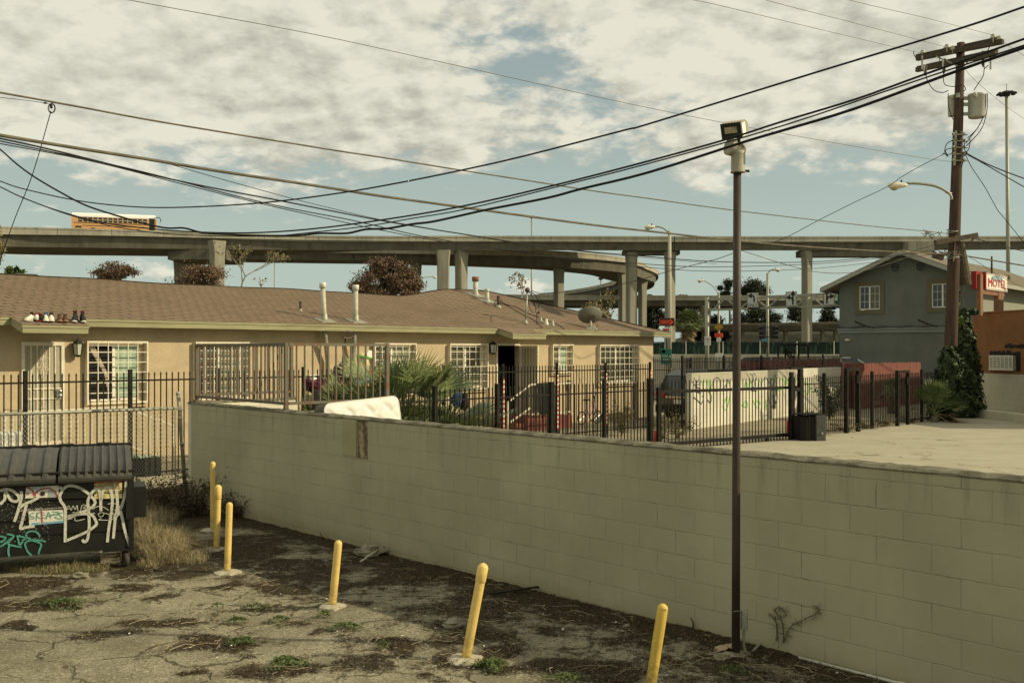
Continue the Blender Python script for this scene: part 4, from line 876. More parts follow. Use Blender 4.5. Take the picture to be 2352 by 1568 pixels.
def picket_fence(name, label, F_, t0, t1, y, zb, zt, posts, m=None, sp=.115, pw=.017, post_w=.06, post_top=.04, rails_z=(.12,-.14), group=None, tape=None, spear=True, thick_posts=(), mid=None, zfun=None):
    m = m or M['black_iron']; f = F_.thing(name, label, 'fence', t0, y, 0, group)
    zf = zfun or (lambda t: 0)
    ps = sorted(posts); ends = [0]+[p-t0 for p in ps if p-t0 > .05]+([t1-t0] if (not ps or t1-ps[-1] > .1) else [])
    for i in range(len(ends)-1):
        a, c = ends[i], ends[i+1]; b = MB(); n = max(1, round((c-a)/sp)); L = c-a
        for k in range(1, n) if n > 1 else []:
            x = a+L*k/n; q = zf(x); lo = zb; hi = zt+q; h = pw/2; jt = random.uniform(-.004,.004)
            b.add([(x-h,-h,lo),(x+h,-h,lo),(x+h,h,lo),(x-h,h,lo),(x-h+jt,-h,hi-.07),(x+h+jt,-h,hi-.07),(x+h+jt,h,hi-.07),(x-h+jt,h,hi-.07)],[(3,2,1,0),(0,1,5,4),(1,2,6,5),(2,3,7,6),(3,0,4,7)])
            if spear:
                g = h*1.35; b.add([(x-h+jt,-h,hi-.07),(x+h+jt,-h,hi-.07),(x+h+jt,h,hi-.07),(x-h+jt,h,hi-.07),(x-g+jt,-g,hi-.045),(x+g+jt,-g,hi-.045),(x+g+jt,g,hi-.045),(x-g+jt,g,hi-.045),(x+jt,0,hi)],
                    [(0,1,5,4),(1,2,6,5),(2,3,7,6),(3,0,4,7),(4,5,8),(5,6,8),(6,7,8),(7,4,8)])
            else: b.add([(x-h+jt,-h,hi-.07),(x+h+jt,-h,hi-.07),(x+h+jt,h,hi-.07),(x-h+jt,h,hi-.07),(x+jt,h,hi)], [(0,1,4),(1,2,4),(2,3,4),(3,0,4)])
        for rz_ in rails_z:
            za = (zb+rz_ if rz_ > 0 else zt+rz_); 
            b.bar((a+.005, 0, za+(zf(a) if rz_ < 0 else 0)), (c-.005, 0, za+(zf(c) if rz_ < 0 else 0)), .034, .03)
        if mid: b.bar((a+.005,0,mid), (c-.005,0,mid), .034, .03)
        b.build('picket_panel', m, f)
    for p in ps:
        x = p-t0; w = post_w*(1.6 if p in thick_posts else 1)/2
        b = MB(); b.box(x-w, x+w, -w, w, zb-.15, zt+post_top+zf(x)); b.build('post', m, f)
    if tape:
        for (p, z0, z1) in tape:
            x = p-t0; q = MB(); q.add([(-.02,-.040,z0),(.02,-.040,z0),(.02,-.040,z1),(-.02,-.040,z1),(-.02,-.038,z0),(.02,-.038,z0),(.02,-.038,z1),(-.02,-.038,z1)],[(0,1,2,3),(7,6,5,4),(1,5,6,2),(0,3,7,4),(3,2,6,7)])
            o = q.build('reflective_tape', M['tape'], f); o.location = (x,0,0)
    return f
random.seed(5)
tp = [HF.t(x, F2Y) for x in (-60, 58, 299, 500, 697, 860, 1019, 1155, 1279, 1391, 1493)]
picket_fence('iron_fence', 'tall black spear topped iron fence running along the front of the bungalow', HF, tp[0], tp[-1], F2Y, .1, 1.98, tp, mid=1.02 if False else None,
    tape=[(tp[7],.3,1.66),(tp[8],.3,1.72),(tp[9],.3,1.72),(tp[10],1.2,1.80)], rails_z=(.06,-.16))
t1 = [HF.t(x, F1Y) for x in (724, 999, 1142, 1266, 1388, 1493)]
picket_fence('iron_fence', 'lower black iron fence between palms and concrete lot, ending at the rolling gate', HF, t1[0], t1[-1], F1Y, .1, 1.66, t1, thick_posts=(t1[-1],), post_w=.075, sp=.125, pw=.019, rails_z=(.1,-.22), post_top=.05)
# rolling gate
A = HF.w(t1[-1]+.12, F1Y-.12); GT = Frame(A.x, A.y, g1.x-A.x, g1.y-A.y); L = math.hypot(g1.x-A.x, g1.y-A.y)
random.seed(6)
gt = GT.thing('rolling_gate', 'long black picket rolling gate across the driveway in front of the graffiti wall', 'gate')
b = MB(); n = int(L/.118)
for k in range(1, n):
    x = L*k/n; b.box(x-.009, x+.009, -.009, .009, .03, 1.62); b.add([(x-.009,-.009,1.62),(x+.009,-.009,1.62),(x+.009,.009,1.62),(x-.009,.009,1.62),(x,0,1.68)], [(0,1,4),(1,2,4),(2,3,4),(3,0,4)])
    b.tube(smooth([(x,-.012,.16),(x,-.03,.06),(x+.03,-.05,.01),(x+.05,-.06,.03)],2), .007, 4)
b.build('pickets', M['black_iron'], gt)
b = MB(); b.box(0, L, -.028, .028, 1.36, 1.43); b.build('rail', M['black_iron'], gt); b = MB(); b.box(0, L, -.03, .03, .14, .22); b.build('rail', M['black_iron'], gt)
b = MB(); b.box(0, .07, -.035, .035, .06, 1.50); b.build('end_stile', M['black_iron'], gt)
for x in (.7, L-1.2):
    b = MB(); b.lathe([(.05,-.02),(.06,0),(.05,.02)], 12, (x,0,.09), (0,1,0)); b.build('wheel', M['black_iron'], gt)
xs = GT.t(1697-2, -.03)
sg = MB(); x0 = GT.t(1682,-.04); sg.box(x0, x0+.22, -.042, -.036, 1.05, 1.42)
o = sg.build('gate_sign', M['sticker_white'], gt); b = MB(); b.box(x0+.08, x0+.13, -.0445, -.0425, 1.28, 1.36); b.box(x0+.05,x0+.17,-.0445,-.0425,1.19,1.205); b.box(x0+.05,x0+.17,-.0445,-.0425,1.15,1.165); b.build('print', M['ink'], o)
# fence beyond the gate
G2 = Frame(g1.x, g1.y, g2.x-g1.x, g2.y-g1.y); L2 = math.hypot(g2.x-g1.x, g2.y-g1.y)
tq = [.1, G2.t(1965-72), G2.t(1943), G2.t(2003), G2.t(2060), G2.t(2117), G2.t(2150)]
picket_fence('iron_fence', 'black iron fence at the back of the lot in front of the red boards', G2, 0, tq[-1], 0, .1, 1.66, tq, post_w=.08, sp=.125, pw=.019, rails_z=(.06,-.2), post_top=.08)
def gooseneck(px0, px1, zt, lab):
    a = G2.t(px0,-.15); c = G2.t(px1,-.15); o = G2.thing('gate_catch', lab, 'gate frame', a, -.15)
    b = MB(); b.box(-.05,.05,-.05,.05,0,zt); b.build('upright', M['black_iron'], o)
    b = MB(); b.box(c-a-.05,c-a+.05,-.05,.05,0,zt); b.build('upright', M['black_iron'], o)
    b = MB(); b.box(-.05, c-a+.05, -.045, .045, zt+.002, zt+.08); b.build('crossbar', M['black_iron'], o)
    b = MB(); b.box(c-a-.14, c-a-.052, -.04, .04, zt-.36, zt-.12); b.build('catch_box', M['black_iron'], o)
gooseneck(1944, 1971, 1.78, 'tall black gate catch frame in the back fence left of the red boards')
gooseneck(2061, 2085, 1.66, 'shorter black gate catch frame in front of the red boards, near the palm')
o = thing('gate_catch', 'black gate posts with top roller arm where the rolling gate ends', 'gate frame', (g1.x,g1.y,0), GT.ang)
b = MB(); b.box(-.42,-.32,-.14,-.06,0,1.80); b.build('upright', M['black_iron'], o)
b = MB(); b.box(-.05,.07,-.14,-.04,0,1.86); b.build('upright', M['black_iron'], o)
b = MB(); b.box(-.42,.07,-.13,-.05,1.862,1.92); b.build('crossbar', M['black_iron'], o)
b = MB(); b.box(-.31,-.06,-.14,-.06,1.30,1.40); b.build('catch_box', M['black_iron'], o)
# spear fence on top of the graffiti wall side and along the street
random.seed(7)
picket_fence('iron_fence', 'dense black iron fence standing just behind the graffiti wall', GF, 0.05, gl+1.2, .35, .1, 2.16, [0.1, 2.9, 5.8, 8.7, 11.6], sp=.105, pw=.019, rails_z=(.1,-.16), mid=1.74)
a = P(1498, 822, 44); c = P(1596, 822, 42); SF = Frame(a.x, a.y, c.x-a.x, c.y-a.y)
picket_fence('iron_fence', 'dark street side iron fence beyond the parked black car', SF, 0, 2.4, 0, .1, 2.02, [0.05, 2.3], sp=.11, pw=.02, mid=1.5)
mf = GF.thing('slat_fence', 'dark maroon slatted fence low behind the dense iron fence', 'fence', GF.t(1700,.9), .9)
x0 = 0; x1 = GF.t(1932,.9)-GF.t(1700,.9)
b = MB(); n = int(x1/.14)
for k in range(n): b.box(k*.14, k*.14+.125, 0, .02, 0, 2.03+.02*math.sin(k*1.7))
b.build('boards', M['maroon'], mf)
for z in (.4, 1.5): b = MB(); b.box(0, x1, .021, .06, z, z+.08); b.build('rail', M['maroon'], mf)
# red board fence
ra = P(1963, 0, 39.0); rb = P(2117, 0, 43.2); RF = Frame(ra.x, ra.y, rb.x-ra.x, rb.y-ra.y); L = math.hypot(rb.x-ra.x, rb.y-ra.y)
rf = RF.thing('board_fence', 'red painted picket board fence below the grey building', 'fence')
def boards(x0, x1, parent, f, zt):
    b = MB(); n = int((x1-x0)/.142); random.seed(8)
    for k in range(n):
        x = x0+k*.142; h = zt+random.uniform(-.015,.015); yy = random.uniform(0,.008)
        b.ext([(x,0),(x+.136,0),(x+.136,h-.03),(x+.106,h),(x+.03,h),(x,h-.03)], yy, yy+.018, axis='y')
    b.build('boards', M['red_wood'], parent)
    for z in (.4, 1.4): b = MB(); b.box(x0,x1,.03,.07,z,z+.08); b.build('rail', M['red_wood'], parent)
boards(0, L, rf, RF, 1.86)
rl = P(1931, 0, 43.0); R2_ = Frame(rl.x, rl.y, ra.x-rl.x, ra.y-rl.y); L_ = math.hypot(ra.x-rl.x, ra.y-rl.y)
rf2 = R2_.thing('board_fence', 'shaded red board fence return at the left corner of the grey building', 'fence'); boards(0, L_-.03, rf2, R2_, 1.86)
# railings on the enclosure
def rail_panel(name, label, F_, t0, t1, y, z0, z1, sp, posts=(0,1), m=None, base=None):
    m = m or M['rust_iron']; f = F_.thing(name, label, 'railing', t0, y, 0, 'rusty railings on the enclosure walls'); L = t1-t0; b = MB(); w = .02
    b.box(0, L, -w, w, z1-.04, z1); b.build('rail', m, f); b = MB(); b.box(0, L, -w, w, z0, z0+.04)
    b.build('rail', m, f); b = MB(); n = int(L/sp)
    for k in range(1, n): x = L*k/n+random.uniform(-.003,.003); b.box(x-.0095, x+.0095, -.0095, .0095, z0+.04, z1-.04)
    b.build('balusters', m, f)
    for p in posts:
        x = p*L; b = MB(); b.box(x-.026, x+.026, -.026, .026, (base if base else z0), z1+.004)
        if base: b.box(x-.09, x+.09, -.05, .05, base, base+.01); b.box(x-.07,x-.05,-.01,.01,base+.01,base+.03); b.box(x+.05,x+.07,-.01,.01,base+.01,base+.03)
        b.build('post', m, f)
    return f
random.seed(9)
rail_panel('steel_railing', 'rusty railing panel standing on the left end of the long block wall', WF, WF.t(452,.1), WF.t(657,.1), .1, WT+.10, WT+.955, .115, base=WT+.03)
rail_panel('steel_railing', 'rusty railing panel on the short wall behind, seen through the front panel', HF, .12, 1.9, -5.82, WT+.12, WT+.955, .115, base=WT+.03)
RR = WF.w(WF.t(657,.1), .1); rr = Frame(RR.x, RR.y, .70, .62)
rail_panel('steel_railing', 'long rusty railing panel above the white mattress and palms', rr, .04, rr.t(889), 0, WT+.10, WT+.955, .118, posts=(1,))
# chain link fence behind the dumpster
cy = -4.55; ct = HF.t(413, cy); c0 = ct-4.2
cf = HF.thing('chain_link_fence', 'galvanised chain link fence with leaning end post behind the dumpster', 'fence', ct, cy)
b = MB(); b.tube([(-4.2,0,1.40),(-2,0,1.38),(0,0,1.36)], .024, 8); b.build('top_rail', M['galv'], cf, True)
b = MB(); b.tube([(.12,0,-.3),(0,0,1.30),(-.03,0,1.60)], [.036,.034,.034], 10); b.blob((-.03,0,1.61), .042, 0); b.build('end_post', M['galv'], cf, True)
b = MB()
for z in (1.33, 1.2, .75, .3): b.tube([(-.05,-.04,z),(.0+.03*(1-z),-.05,z),(.06,0,z)], .012, 5)
b.build('tension_bands', M['galv'], cf)
b = MB(); b.box(-.09,-.08,-.012,.012,-.1,1.32); b.build('tension_bar', M['galv'], cf)
b = MB(); dm = .058; nn = int(4.2/dm)+24
for s_ in (1, -1):
    for k in range(-24, nn+1):
        pts = []; x = -k*dm if s_ > 0 else -k*dm
        xa = x; za = -.12; 
        # straight diagonals clipped to the panel
        zb_ = 1.40; xb = xa + s_*(zb_-za)*.80
        def clip(xa, za, xb, zb_):
            lo, hi = -4.15, -.06
            if xa == xb: return None
            u0, u1 = 0, 1
            for lim, sgn in ((lo,1),(hi,-1)):
                d = sgn*(xb-xa); q = sgn*(lim-xa)
                if d > 0: u0 = max(u0, q/d)
                else:
                    if d < 0: u1 = min(u1, q/d)
            if u0 >= u1: return None
            return (xa+(xb-xa)*u0, za+(zb_-za)*u0), (xa+(xb-xa)*u1, za+(zb_-za)*u1)
        c_ = clip(xa, za, xb, zb_)
        if c_: b.tube([(c_[0][0], .004*s_, c_[0][1]), (c_[1][0], .004*s_, c_[1][1])], .0030, 3, False)
b.build('wire_mesh', M['galv'], cf)
# ---------------- dumpster
du = DF.thing('dumpster', 'black graffitied dumpster with ribbed plastic lids on small casters at the left edge', 'dumpster')
LN = 2.05; z0 = .17; zt = .98
def dp(px, py): a = DF.at(px, py, -.02); return (a[0], a[2])
zl = lambda x: z0
b = MB()                                               # front with pressed horizontal grooves
prof = [(0,z0),(0,.345),(.012,.352),(.012,.37),(0,.378),(0,.50),(.02,.512),(.02,.535),(0,.55),(0,.70),(.02,.712),(.02,.738),(0,.752),(0,zt-.06),(-.03,zt-.05),(-.03,zt)]
m_ = len(prof)
for x in (-LN, -.0): b.v += [(x, p[0], p[1]) for p in prof]
b.f += [(i, m_+i, m_+i+1, i+1) for i in range(m_-1)]
b.box(-LN, 0, .03, .06, z0, zt); b.build('front_panel', M['black_steel'], du)
b = MB(); b.ext([(.0,z0+.001),(1.0,z0+.001),(1.15,1.20),(.95,1.22),(.0,zt-.001)], -.03, -.0005, axis='x'); b.ext([(.0,z0+.001),(1.0,z0+.001),(1.15,1.20),(.95,1.22),(.0,zt-.001)], -LN, -LN+.03, axis='x')
b.box(-LN+.03, -.03, .061, 1.0, z0+.001, z0+.03); b.add([(-LN+.03,1.0,z0),(-.03,1.0,z0),(-.03,1.15,1.20),(-LN+.03,1.15,1.20)], [(0,1,2,3)]); b.build('body', M['black_steel'], du)
b = MB(); b.box(-.035,.02,-.022,-.0005,z0-.005,zt-.03); b.box(-.3,.02,-.028,.05,z0-.02,z0-.001); b.build('corner_rail', M['black_steel'], du)
# fork pocket
b = MB()
b.box(.0005,.15,.04,.055,.50,.84); b.box(.0005,.15,.5,.515,.50,.84); b.box(.0005,.15,.055,.5,.50,.515); b.box(.0005,.15,.055,.5,.825,.84); b.box(.135,.15,.055,.5,.515,.825)
b.box(-.06,-.001,-.045,-.023,.50,.86); b.build('fork_pocket', M['black_steel'], du)
# lids: two curved shells with raised ribs
def lid(x0, x1, nr):
    pr = [(-.105,.955),(-.11,.985),(-.085,1.02),(-.03,1.06),(.10,1.11),(.28,1.165),(.50,1.20),(.74,1.22),(.98,1.225)]
    b = MB(); nx = nr*8; cols = []
    for i in range(nx+1):
        x = x0+(x1-x0)*i/nx; ph = (i % 8)/8; rib = .034 if 2 <= (i % 8) <= 4 else 0
        for j, (y, z) in enumerate(pr):
            k = rib*(1 if 2 <= j <= 7 else 0)*(1.0 if j in (2,3,6,7) else .8)
            if (i % 8) in (1,5): pass
            b.v.append((x, y-k*(.55 if j < 4 else 0), z+k*(.9 if j >= 3 else .4)))
    k = len(pr)
    for i in range(nx):
        for j in range(k-1): b.f.append((i*k+j, (i+1)*k+j, (i+1)*k+j+1, i*k+j+1))
    for xx, o in ((0, 0), (nx*k, 1)):
        base = len(b.v); b.v += [(b.v[xx+j][0], b.v[xx+j][1]+.01, b.v[xx+j][2]-.04) for j in range(k)]
        for j in range(k-1): b.f.append((xx+j, xx+j+1, base+j+1, base+j) if o == 0 else (xx+j+1, xx+j, base+j, base+j+1))
    b.v += [(x0,-.09,.93),(x1,-.09,.93)]; q = len(b.v); b.f.append((q-2, q-1, nx*k, 0))
    return b.build('lid', M['lid'], du)
xs = DF.t(134, .3)
lid(xs+.012, -.0, 9); lid(-LN, xs-.012, 8)
b = MB(); b.tube([(-LN,-.085,1.035),(-1,-.08,1.045),(.03,-.085,1.035)], .013, 6); b.build('lid_bar', M['black_steel'], du)
b = MB(); b.tube([(-LN,1.0,1.235),(.02,1.0,1.235)], .018, 6)
for x in (-.35,-.75,-1.15,-1.6): b.box(x,x+.14,.95,1.03,1.225,1.262)
b.build('hinge_rod', M['black_steel'], du)
for (x, y) in ((-.07,.04),(-.07,.85),(-LN+.15,.06),(-LN+.15,.85)):
    w = MB(); w.lathe([(.045,-.022),(.078,-.025),(.083,0),(.078,.025),(.045,.022)], 18, (x, y, .083-.03), (.9,.3,0)); w.build('caster', mat('caster_rubber', (.06,.056,.045), (.035,.033,.028), 20) if x > -1 else M['tyre'], du, True)
    w = MB(); w.box(x-.045,x-.03,y-.03,y+.03,.04,.149); w.box(x+.03,x+.045,y-.03,y+.03,.04,.149); w.box(x-.05,x+.05,y-.05,y+.05,.15,.168); w.build('caster_fork', M['rust'], du)
# stickers and paint, read off the zoom (zoom px -> picture px)
Z7 = lambda x, y: dp(x*.2678*.784, (1280+y*.2678)*.784)
def quad_sticker(name, pts, m, y=-.004, off=0):
    q = [Z7(*p) for p in pts]; b = MB(); b.add([(p[0], y, p[1]) for p in q]+[(p[0], y+.003, p[1]) for p in q], [(0,1,2,3),(7,6,5,4),(0,4,5,1),(1,5,6,2),(2,6,7,3),(3,7,4,0)]); return b.build(name, m, du)
s1 = quad_sticker('sticker', [(275,672),(640,655),(640,530),(285,545)], M['sticker_white'])
s2 = quad_sticker('sticker', [(320,968),(720,935),(690,795),(310,812)], M['sticker_white'])
s3 = quad_sticker('sticker', [(1035,675),(1335,670),(1335,478),(1030,492)], M['sticker_yellow'])
def tx(s, x, y, size, m, par, al='CENTER', sx=1, yy=-.0075, rot=0):
    p = Z7(x, y); return text('lettering', s, size, m, par, (p[0], yy, p[1]), (R(90), R(-rot), 0), al, sx, .0004)
k = .2678*.784/208
tx('recyc', 405, 552, 75*k, M['sticker_blue'], s1); tx('More', 570, 590, 38*k, M['ink_blue'], s1); tx('waste', 575, 613, 38*k, M['ink_blue'], s1); tx('history', 585, 638, 38*k, M['ink_blue'], s1)
b = MB(); p = Z7(465,620); b.lathe([(.024,-.0005),(.024,.0005)], 20, (p[0],-.0078,p[1]), (0,1,0)); b.lathe([(.018,-.0008),(.018,.0008)], 20, (p[0],-.0082,p[1]), (0,1,0)); b.build('seal', M['ink'], s1)
p = Z7(305,620); b = MB()
for i in range(5): a = i*2*math.pi/5; b.tube([(p[0]+.008*math.cos(a)+.006*math.cos(q*1.05), -.008, p[1]+.008*math.sin(a)+.006*math.sin(q*1.05)) for q in range(7)], .0012, 3)
b.build('flower_mark', M['paint_red'], s1)
tx('LANDFILL ONLY', 340, 795, 30*k, M['paint_white'], du, rot=2); tx('SOLO BASURA PARA EL RELLENO', 560, 782, 20*k, M['paint_white'], du, rot=2)
b = MB(); q = [Z7(*p) for p in ((345,966),(716,935),(712,912),(345,938))]; b.add([(p[0],-.0065,p[1]) for p in q], [(0,1,2,3)]); b.build('blue_band', M['sticker_blue'], s2)
tx('(800) 773-2489', 495, 938, 24*k, M['sticker_white'], s2, yy=-.0085, rot=3)
b = MB()
for st in ([(375,830),(335,840),(330,865),(370,875),(365,895),(320,890)],[(405,820),(395,915)],[(440,815),(400,860),(450,895)],[(480,825),(455,830),(460,880),(500,880)],[(460,855),(495,850)],[(505,900),(530,820),(555,890)],[(515,865),(600,850)],[(570,815),(650,830),(600,880),(680,890),(640,840)],[(560,850),(680,830)]):
    b.ribbon([Z7(*p) for p in st], .009, -.0072)
b.build('teal_tag', M['paint_teal'], s2)
q = MB(); q.ribbon([Z7(450,795),Z7(458,880),Z7(462,955)], .012, -.0074, False); q.build('red_bar', M['paint_red'], s2)
q = [Z7(*p) for p in ((1031,510),(1335,497),(1335,476),(1031,489))]; b = MB(); b.add([(p[0],-.0062,p[1]) for p in q], [(0,1,2,3)]); b.build('red_band', M['paint_red'], s3)
tx('DO NOT PARK', 1183, 494, 30*k, M['sticker_yellow'], s3, sx=1.15, yy=-.008); tx('NO HAZARDOUS', 1183, 518, 26*k, M['ink'], s3); tx('WASTES ACCEPTED', 1183, 537, 26*k, M['ink'], s3)
for x in (1112, 1262):
    q = [Z7(*p) for p in ((x-76,622),(x+70,618),(x+70,588),(x-76,592))]; b = MB(); b.add([(p[0],-.0062,p[1]) for p in q], [(0,1,2,3)]); b.build('black_band', M['ink'], s3); tx('CAUTION', x+6, 604, 27*k, M['sticker_yellow'], s3, yy=-.008)
b = MB()
for (x, y) in ((1065,565),(1120,565),(1180,560),(1245,558),(1308,556),(1075,645),(1225,640)):
    c = Z7(x,y); b.tube([(c[0]+.0135*math.cos(a*.5236), -.0075, c[1]+.0135*math.sin(a*.5236)) for a in range(13)], .0016, 3); b.bar((c[0]-.009,-.0075,c[1]+.009),(c[0]+.009,-.0075,c[1]-.009),.0025,.001)
b.build('prohibition_marks', M['paint_red'], s3)
for i in range(3):
    b = MB()
    for r in range(4): c0 = Z7(1120+i*0+ (0 if i==0 else 150 if i==1 else 0), 635+r*10); b.box(c0[0], c0[0]+.035, -.007, -.0064, c0[1], c0[1]+.002)
    if i < 2: b.build('small_print', M['ink'], s3)
b = MB()                                               # the big white letters
for st in ([(650,545),(680,580),(655,640),(665,700),(710,770),(715,900),(712,1150)],[(680,580),(740,535),(830,540),(930,590),(1020,670),(1040,720),(1000,770),(900,820),(740,888)],[(740,870),(880,840),(1000,850),(1045,910),(1050,960),(960,1030),(850,1080),(730,1130)],
   [(900,1120),(920,1145),(955,1120),(975,1000),(975,900),(965,760),(960,700),(985,640),(1020,590),(1060,560),(1090,600),(1100,680),(1105,810)],[(1105,700),(1120,610),(1150,560),(1190,550),(1215,600),(1230,700),(1215,850),(1190,1000),(1175,1150)],
   [(1255,510),(1275,600),(1285,750),(1260,900),(1240,1110)],[(1380,480),(1370,600),(1330,760),(1270,870)],[(1310,780),(1340,900),(1365,1020),(1400,1130),(1420,1190)],
   [(230,590),(235,660),(210,760),(180,860),(155,925)],[(0,590),(60,570),(140,590),(205,650),(190,700),(120,690),(60,600),(50,680),(0,735)],[(420,660),(350,700),(270,730),(210,780)],[(290,735),(265,830),(240,930),(225,1000),(290,985),(380,975)],[(0,500),(120,505),(230,500)]):
    b.ribbon([Z7(*p) for p in st], .029, -.0105)
tag(b.build('white_tag', M['paint_white'], du), 'large white spray painted letters')
b = MB()
for st in ([(725,805),(750,750),(775,800)],[(735,785),(780,780)],[(780,800),(800,750),(820,790),(845,745),(850,800),(880,810)],[(880,810),(900,745),(950,750),(910,775),(960,790),(900,820),(790,825)],[(1010,790),(1060,760),(1120,760),(1190,800)],[(820,880),(830,915),(930,895)],[(1070,850),(1100,825),(1140,835),(1110,870),(1075,860)],[(1150,830),(1200,850),(1190,870),(1240,830),(1230,900),(1085,905),(1110,890)],[(1180,730),(1250,725),(1310,760),(1250,800)],[(870,850),(1040,830)],[(720,905),(790,890)],[(1290,850),(1350,850)]):
    b.ribbon([Z7(*p) for p in st], .007, -.0125)
b.build('thin_white_tag', M['paint_white'], du)
b = MB()
for st in ([(285,545),(350,580),(380,640),(400,600),(460,570),(540,560),(600,600),(635,655)],[(380,650),(420,680)]): b.ribbon([Z7(*p) for p in st], .012, -.0095)
for st in ([(1030,530),(1080,555)],): b.ribbon([Z7(*p) for p in st], .012, -.0095)
b.build('red_stroke', M['paint_red'], du)
b = MB()
for st in ([(0,1150),(40,1130),(60,1100),(0,1085)],[(75,1060),(150,1080),(110,1130),(90,1170),(180,1195),(235,1205)],[(100,1180),(90,1250),(100,1305)],[(190,1075),(215,1180),(260,1120),(290,1105),(200,1080)],[(440,1090),(400,1040),(330,1030),(285,1060),(300,1100),(370,1125),(450,1130),(500,1145)],[(280,1200),(275,1160),(330,1130),(420,1150),(450,1180),(430,1240),(420,1280)],[(280,1200),(300,1250),(345,1295)],[(0,1200),(60,1160),(130,1100)]):
    b.ribbon([Z7(*p) for p in st], .019, -.0085)
b.build('teal_scrawl', M['paint_teal'], du)
random.seed(3); b = MB()
for i in range(260):
    x = random.uniform(0, 560); y = random.choice([random.uniform(560,1150)]); c = Z7(x,y); r = random.uniform(.0012,.0042); b.lathe([(r,-.0002),(r*.8,.0002)], 5, (c[0],-.0016-.006*(random.random()),c[1]), (0,1,0))
tag(b.build('paint_spatter', M['paint_white'], du), kind='stuff')
# ---------------- yellow bollards
def bollard(bx, by, tx, ty, wpx, lab, collar=None, pad=(0,0), worn=False, padpx=32):
    g = G(bx, by, -.02); g.z = gz(g.x, g.y); s = F/g.y
    if by > 1600: pass
    top = Vector(((tx-CX)/s, 0, CH-(ty-HY)/s)); r = wpx/s/2
    B = thing('bollard', lab, 'bollard', g, 0, 'yellow steel bollards in front of the block wall'); v = Vector((top.x-g.x, 0, top.z-g.z-r*.5))
    b = MB(); n = 10; pts = [v*(i/n) for i in range(n+1)]; 
    hd = [(v+v.normalized()*r*math.sin(a)*.95, r*math.cos(a)) for a in (0.3,.7,1.0,1.25,1.5)]
    b.tube([Vector((0,0,0))-v*.05]+pts[1:]+[h[0] for h in hd], [r]+[r]*n+[max(h[1],.004) for h in hd], 20); b.build('post', M['yellow_old' if worn else 'yellow'], B, True)
    if collar:
        u = v*(1-collar/ (by-ty)); b = MB(); b.tube([u, u+v.normalized()*.004, v+v.normalized()*r*.3, v+v.normalized()*r*.85, v+v.normalized()*r*1.15], [r*1.06,r*1.13,r*1.13,r*.75,r*.1], 20); b.build('cap', M['yellow'], B, True)
    b = MB(); n = 22; rr = padpx/s
    b.v.append((0,0,.035)); 
    for k in range(n):
        a = 2*math.pi*k/n; q = 1+.3*noise.noise(Vector((math.cos(a)*1.3+bx, math.sin(a)*1.3, by)))+.12*noise.noise(Vector((math.cos(a)*4+bx, math.sin(a)*4, by)))
        for rr_, z in ((.62*q, .03),(.9*q,.015),(1.02*q,-.04)): b.v.append((math.cos(a)*rr*rr_+pad[0]/s, math.sin(a)*rr*rr_, z))
    for k in range(n):
        l = (k+1)%n; b.f.append((0, 1+3*k, 1+3*l)); b.f.append((1+3*k,2+3*k,2+3*l,1+3*l)); b.f.append((2+3*k,3+3*k,3+3*l,2+3*l))
    b.build('footing', M['slab'], B)
bollard(489, 1210, 489, 1062, 12, 'farthest yellow bollard, shaded, half hidden behind the capped one', pad=(-2,0), padpx=26, worn=False)
bollard(497, 1256, 501, 1117, 14.5, 'yellow bollard with wider cap, second from the far end', 24, pad=(-6,0), padpx=30)
bollard(522, 1312, 527, 1156, 15, 'yellow bollard with smooth rounded head, third from the far end', padpx=34, pad=(2,0))
bollard(763, 1398, 777, 1244, 18, 'leaning yellow bollard standing alone in the middle of the cracked asphalt', padpx=33, pad=(-4,0))
bollard(1069, 1522, 1109, 1299, 22, 'leaning yellow bollard with collar cap beside the green weed clump', 32, padpx=45, pad=(-3,0))
bollard(1488, 1625, 1522, 1391, 25, 'chipped yellow bollard cut off by the bottom edge, nearest the lamp pole', padpx=45, worn=True)
# ---------------- lamp pole
g = G(1690, 1503); g.z = 0; s = F/g.y
lp = thing('floodlight_pole', 'tall thin dark brown steel pole with floodlight standing by the block wall', 'lamp pole', g)
zz = lambda py: CH-(py-HY)/s
xx = lambda px: (px-1690)/s
b = MB(); b.tube([(0,0,-.05),(xx(1691),0,1.2),(xx(1692),0,2.4),(xx(1693.5),0,zz(392))], [9.6/s,9.3/s,9.2/s,9.0/s], 18); b.build('pole', M['rust_pole'], lp, True)
b = MB(); b.blob((-.03,0,-.005), (.19,.14,.03), .3, 12); b.build('footing', M['stone'], lp)
b = MB(); b.lathe([(.0585,0),(.0585,.006),(.054,.012),(.052,.14),(.060,.165)], 18, (xx(1695),0,zz(397))); b.build('slip_collar', M['lamp_body'], lp, True)
b = MB(); cx_ = xx(1696); cz_ = zz(343); b.lathe([(.056,-.05),(.062,-.045),(.062,.0),(.050,.006),(.044,-.004),(.026,-.002),(.022,.012),(.010,.014),(.008,.022)], 22, (cx_,-.0,cz_), (0,-1,0)); b.box(cx_-.045,cx_+.045,-.04,.045,cz_-.12,cz_); b.build('knuckle', M['lamp_body'], lp, False)
b = MB(); b.lathe([(.05,-.035),(.066,-.03),(.066,.01),(.05,.016),(.035,.01)], 20, (xx(1675),-.01,zz(338)), (-.85,-.35,.15)); b.build('side_knuckle', M['lamp_body'], lp)
b = MB(); b.tube([(xx(1697),0,zz(330)),(xx(1697),0,zz(312))], .014, 8); b.lathe([(.03,0),(.03,.014)], 10, (xx(1697),0,zz(314))); b.box(xx(1710),xx(1718),-.008,.008,zz(394)-.004,zz(394)+.012); b.blob((xx(1719),0,zz(393)),.011,0,6); b.build('mount_stem', M['lamp_dark'], lp)
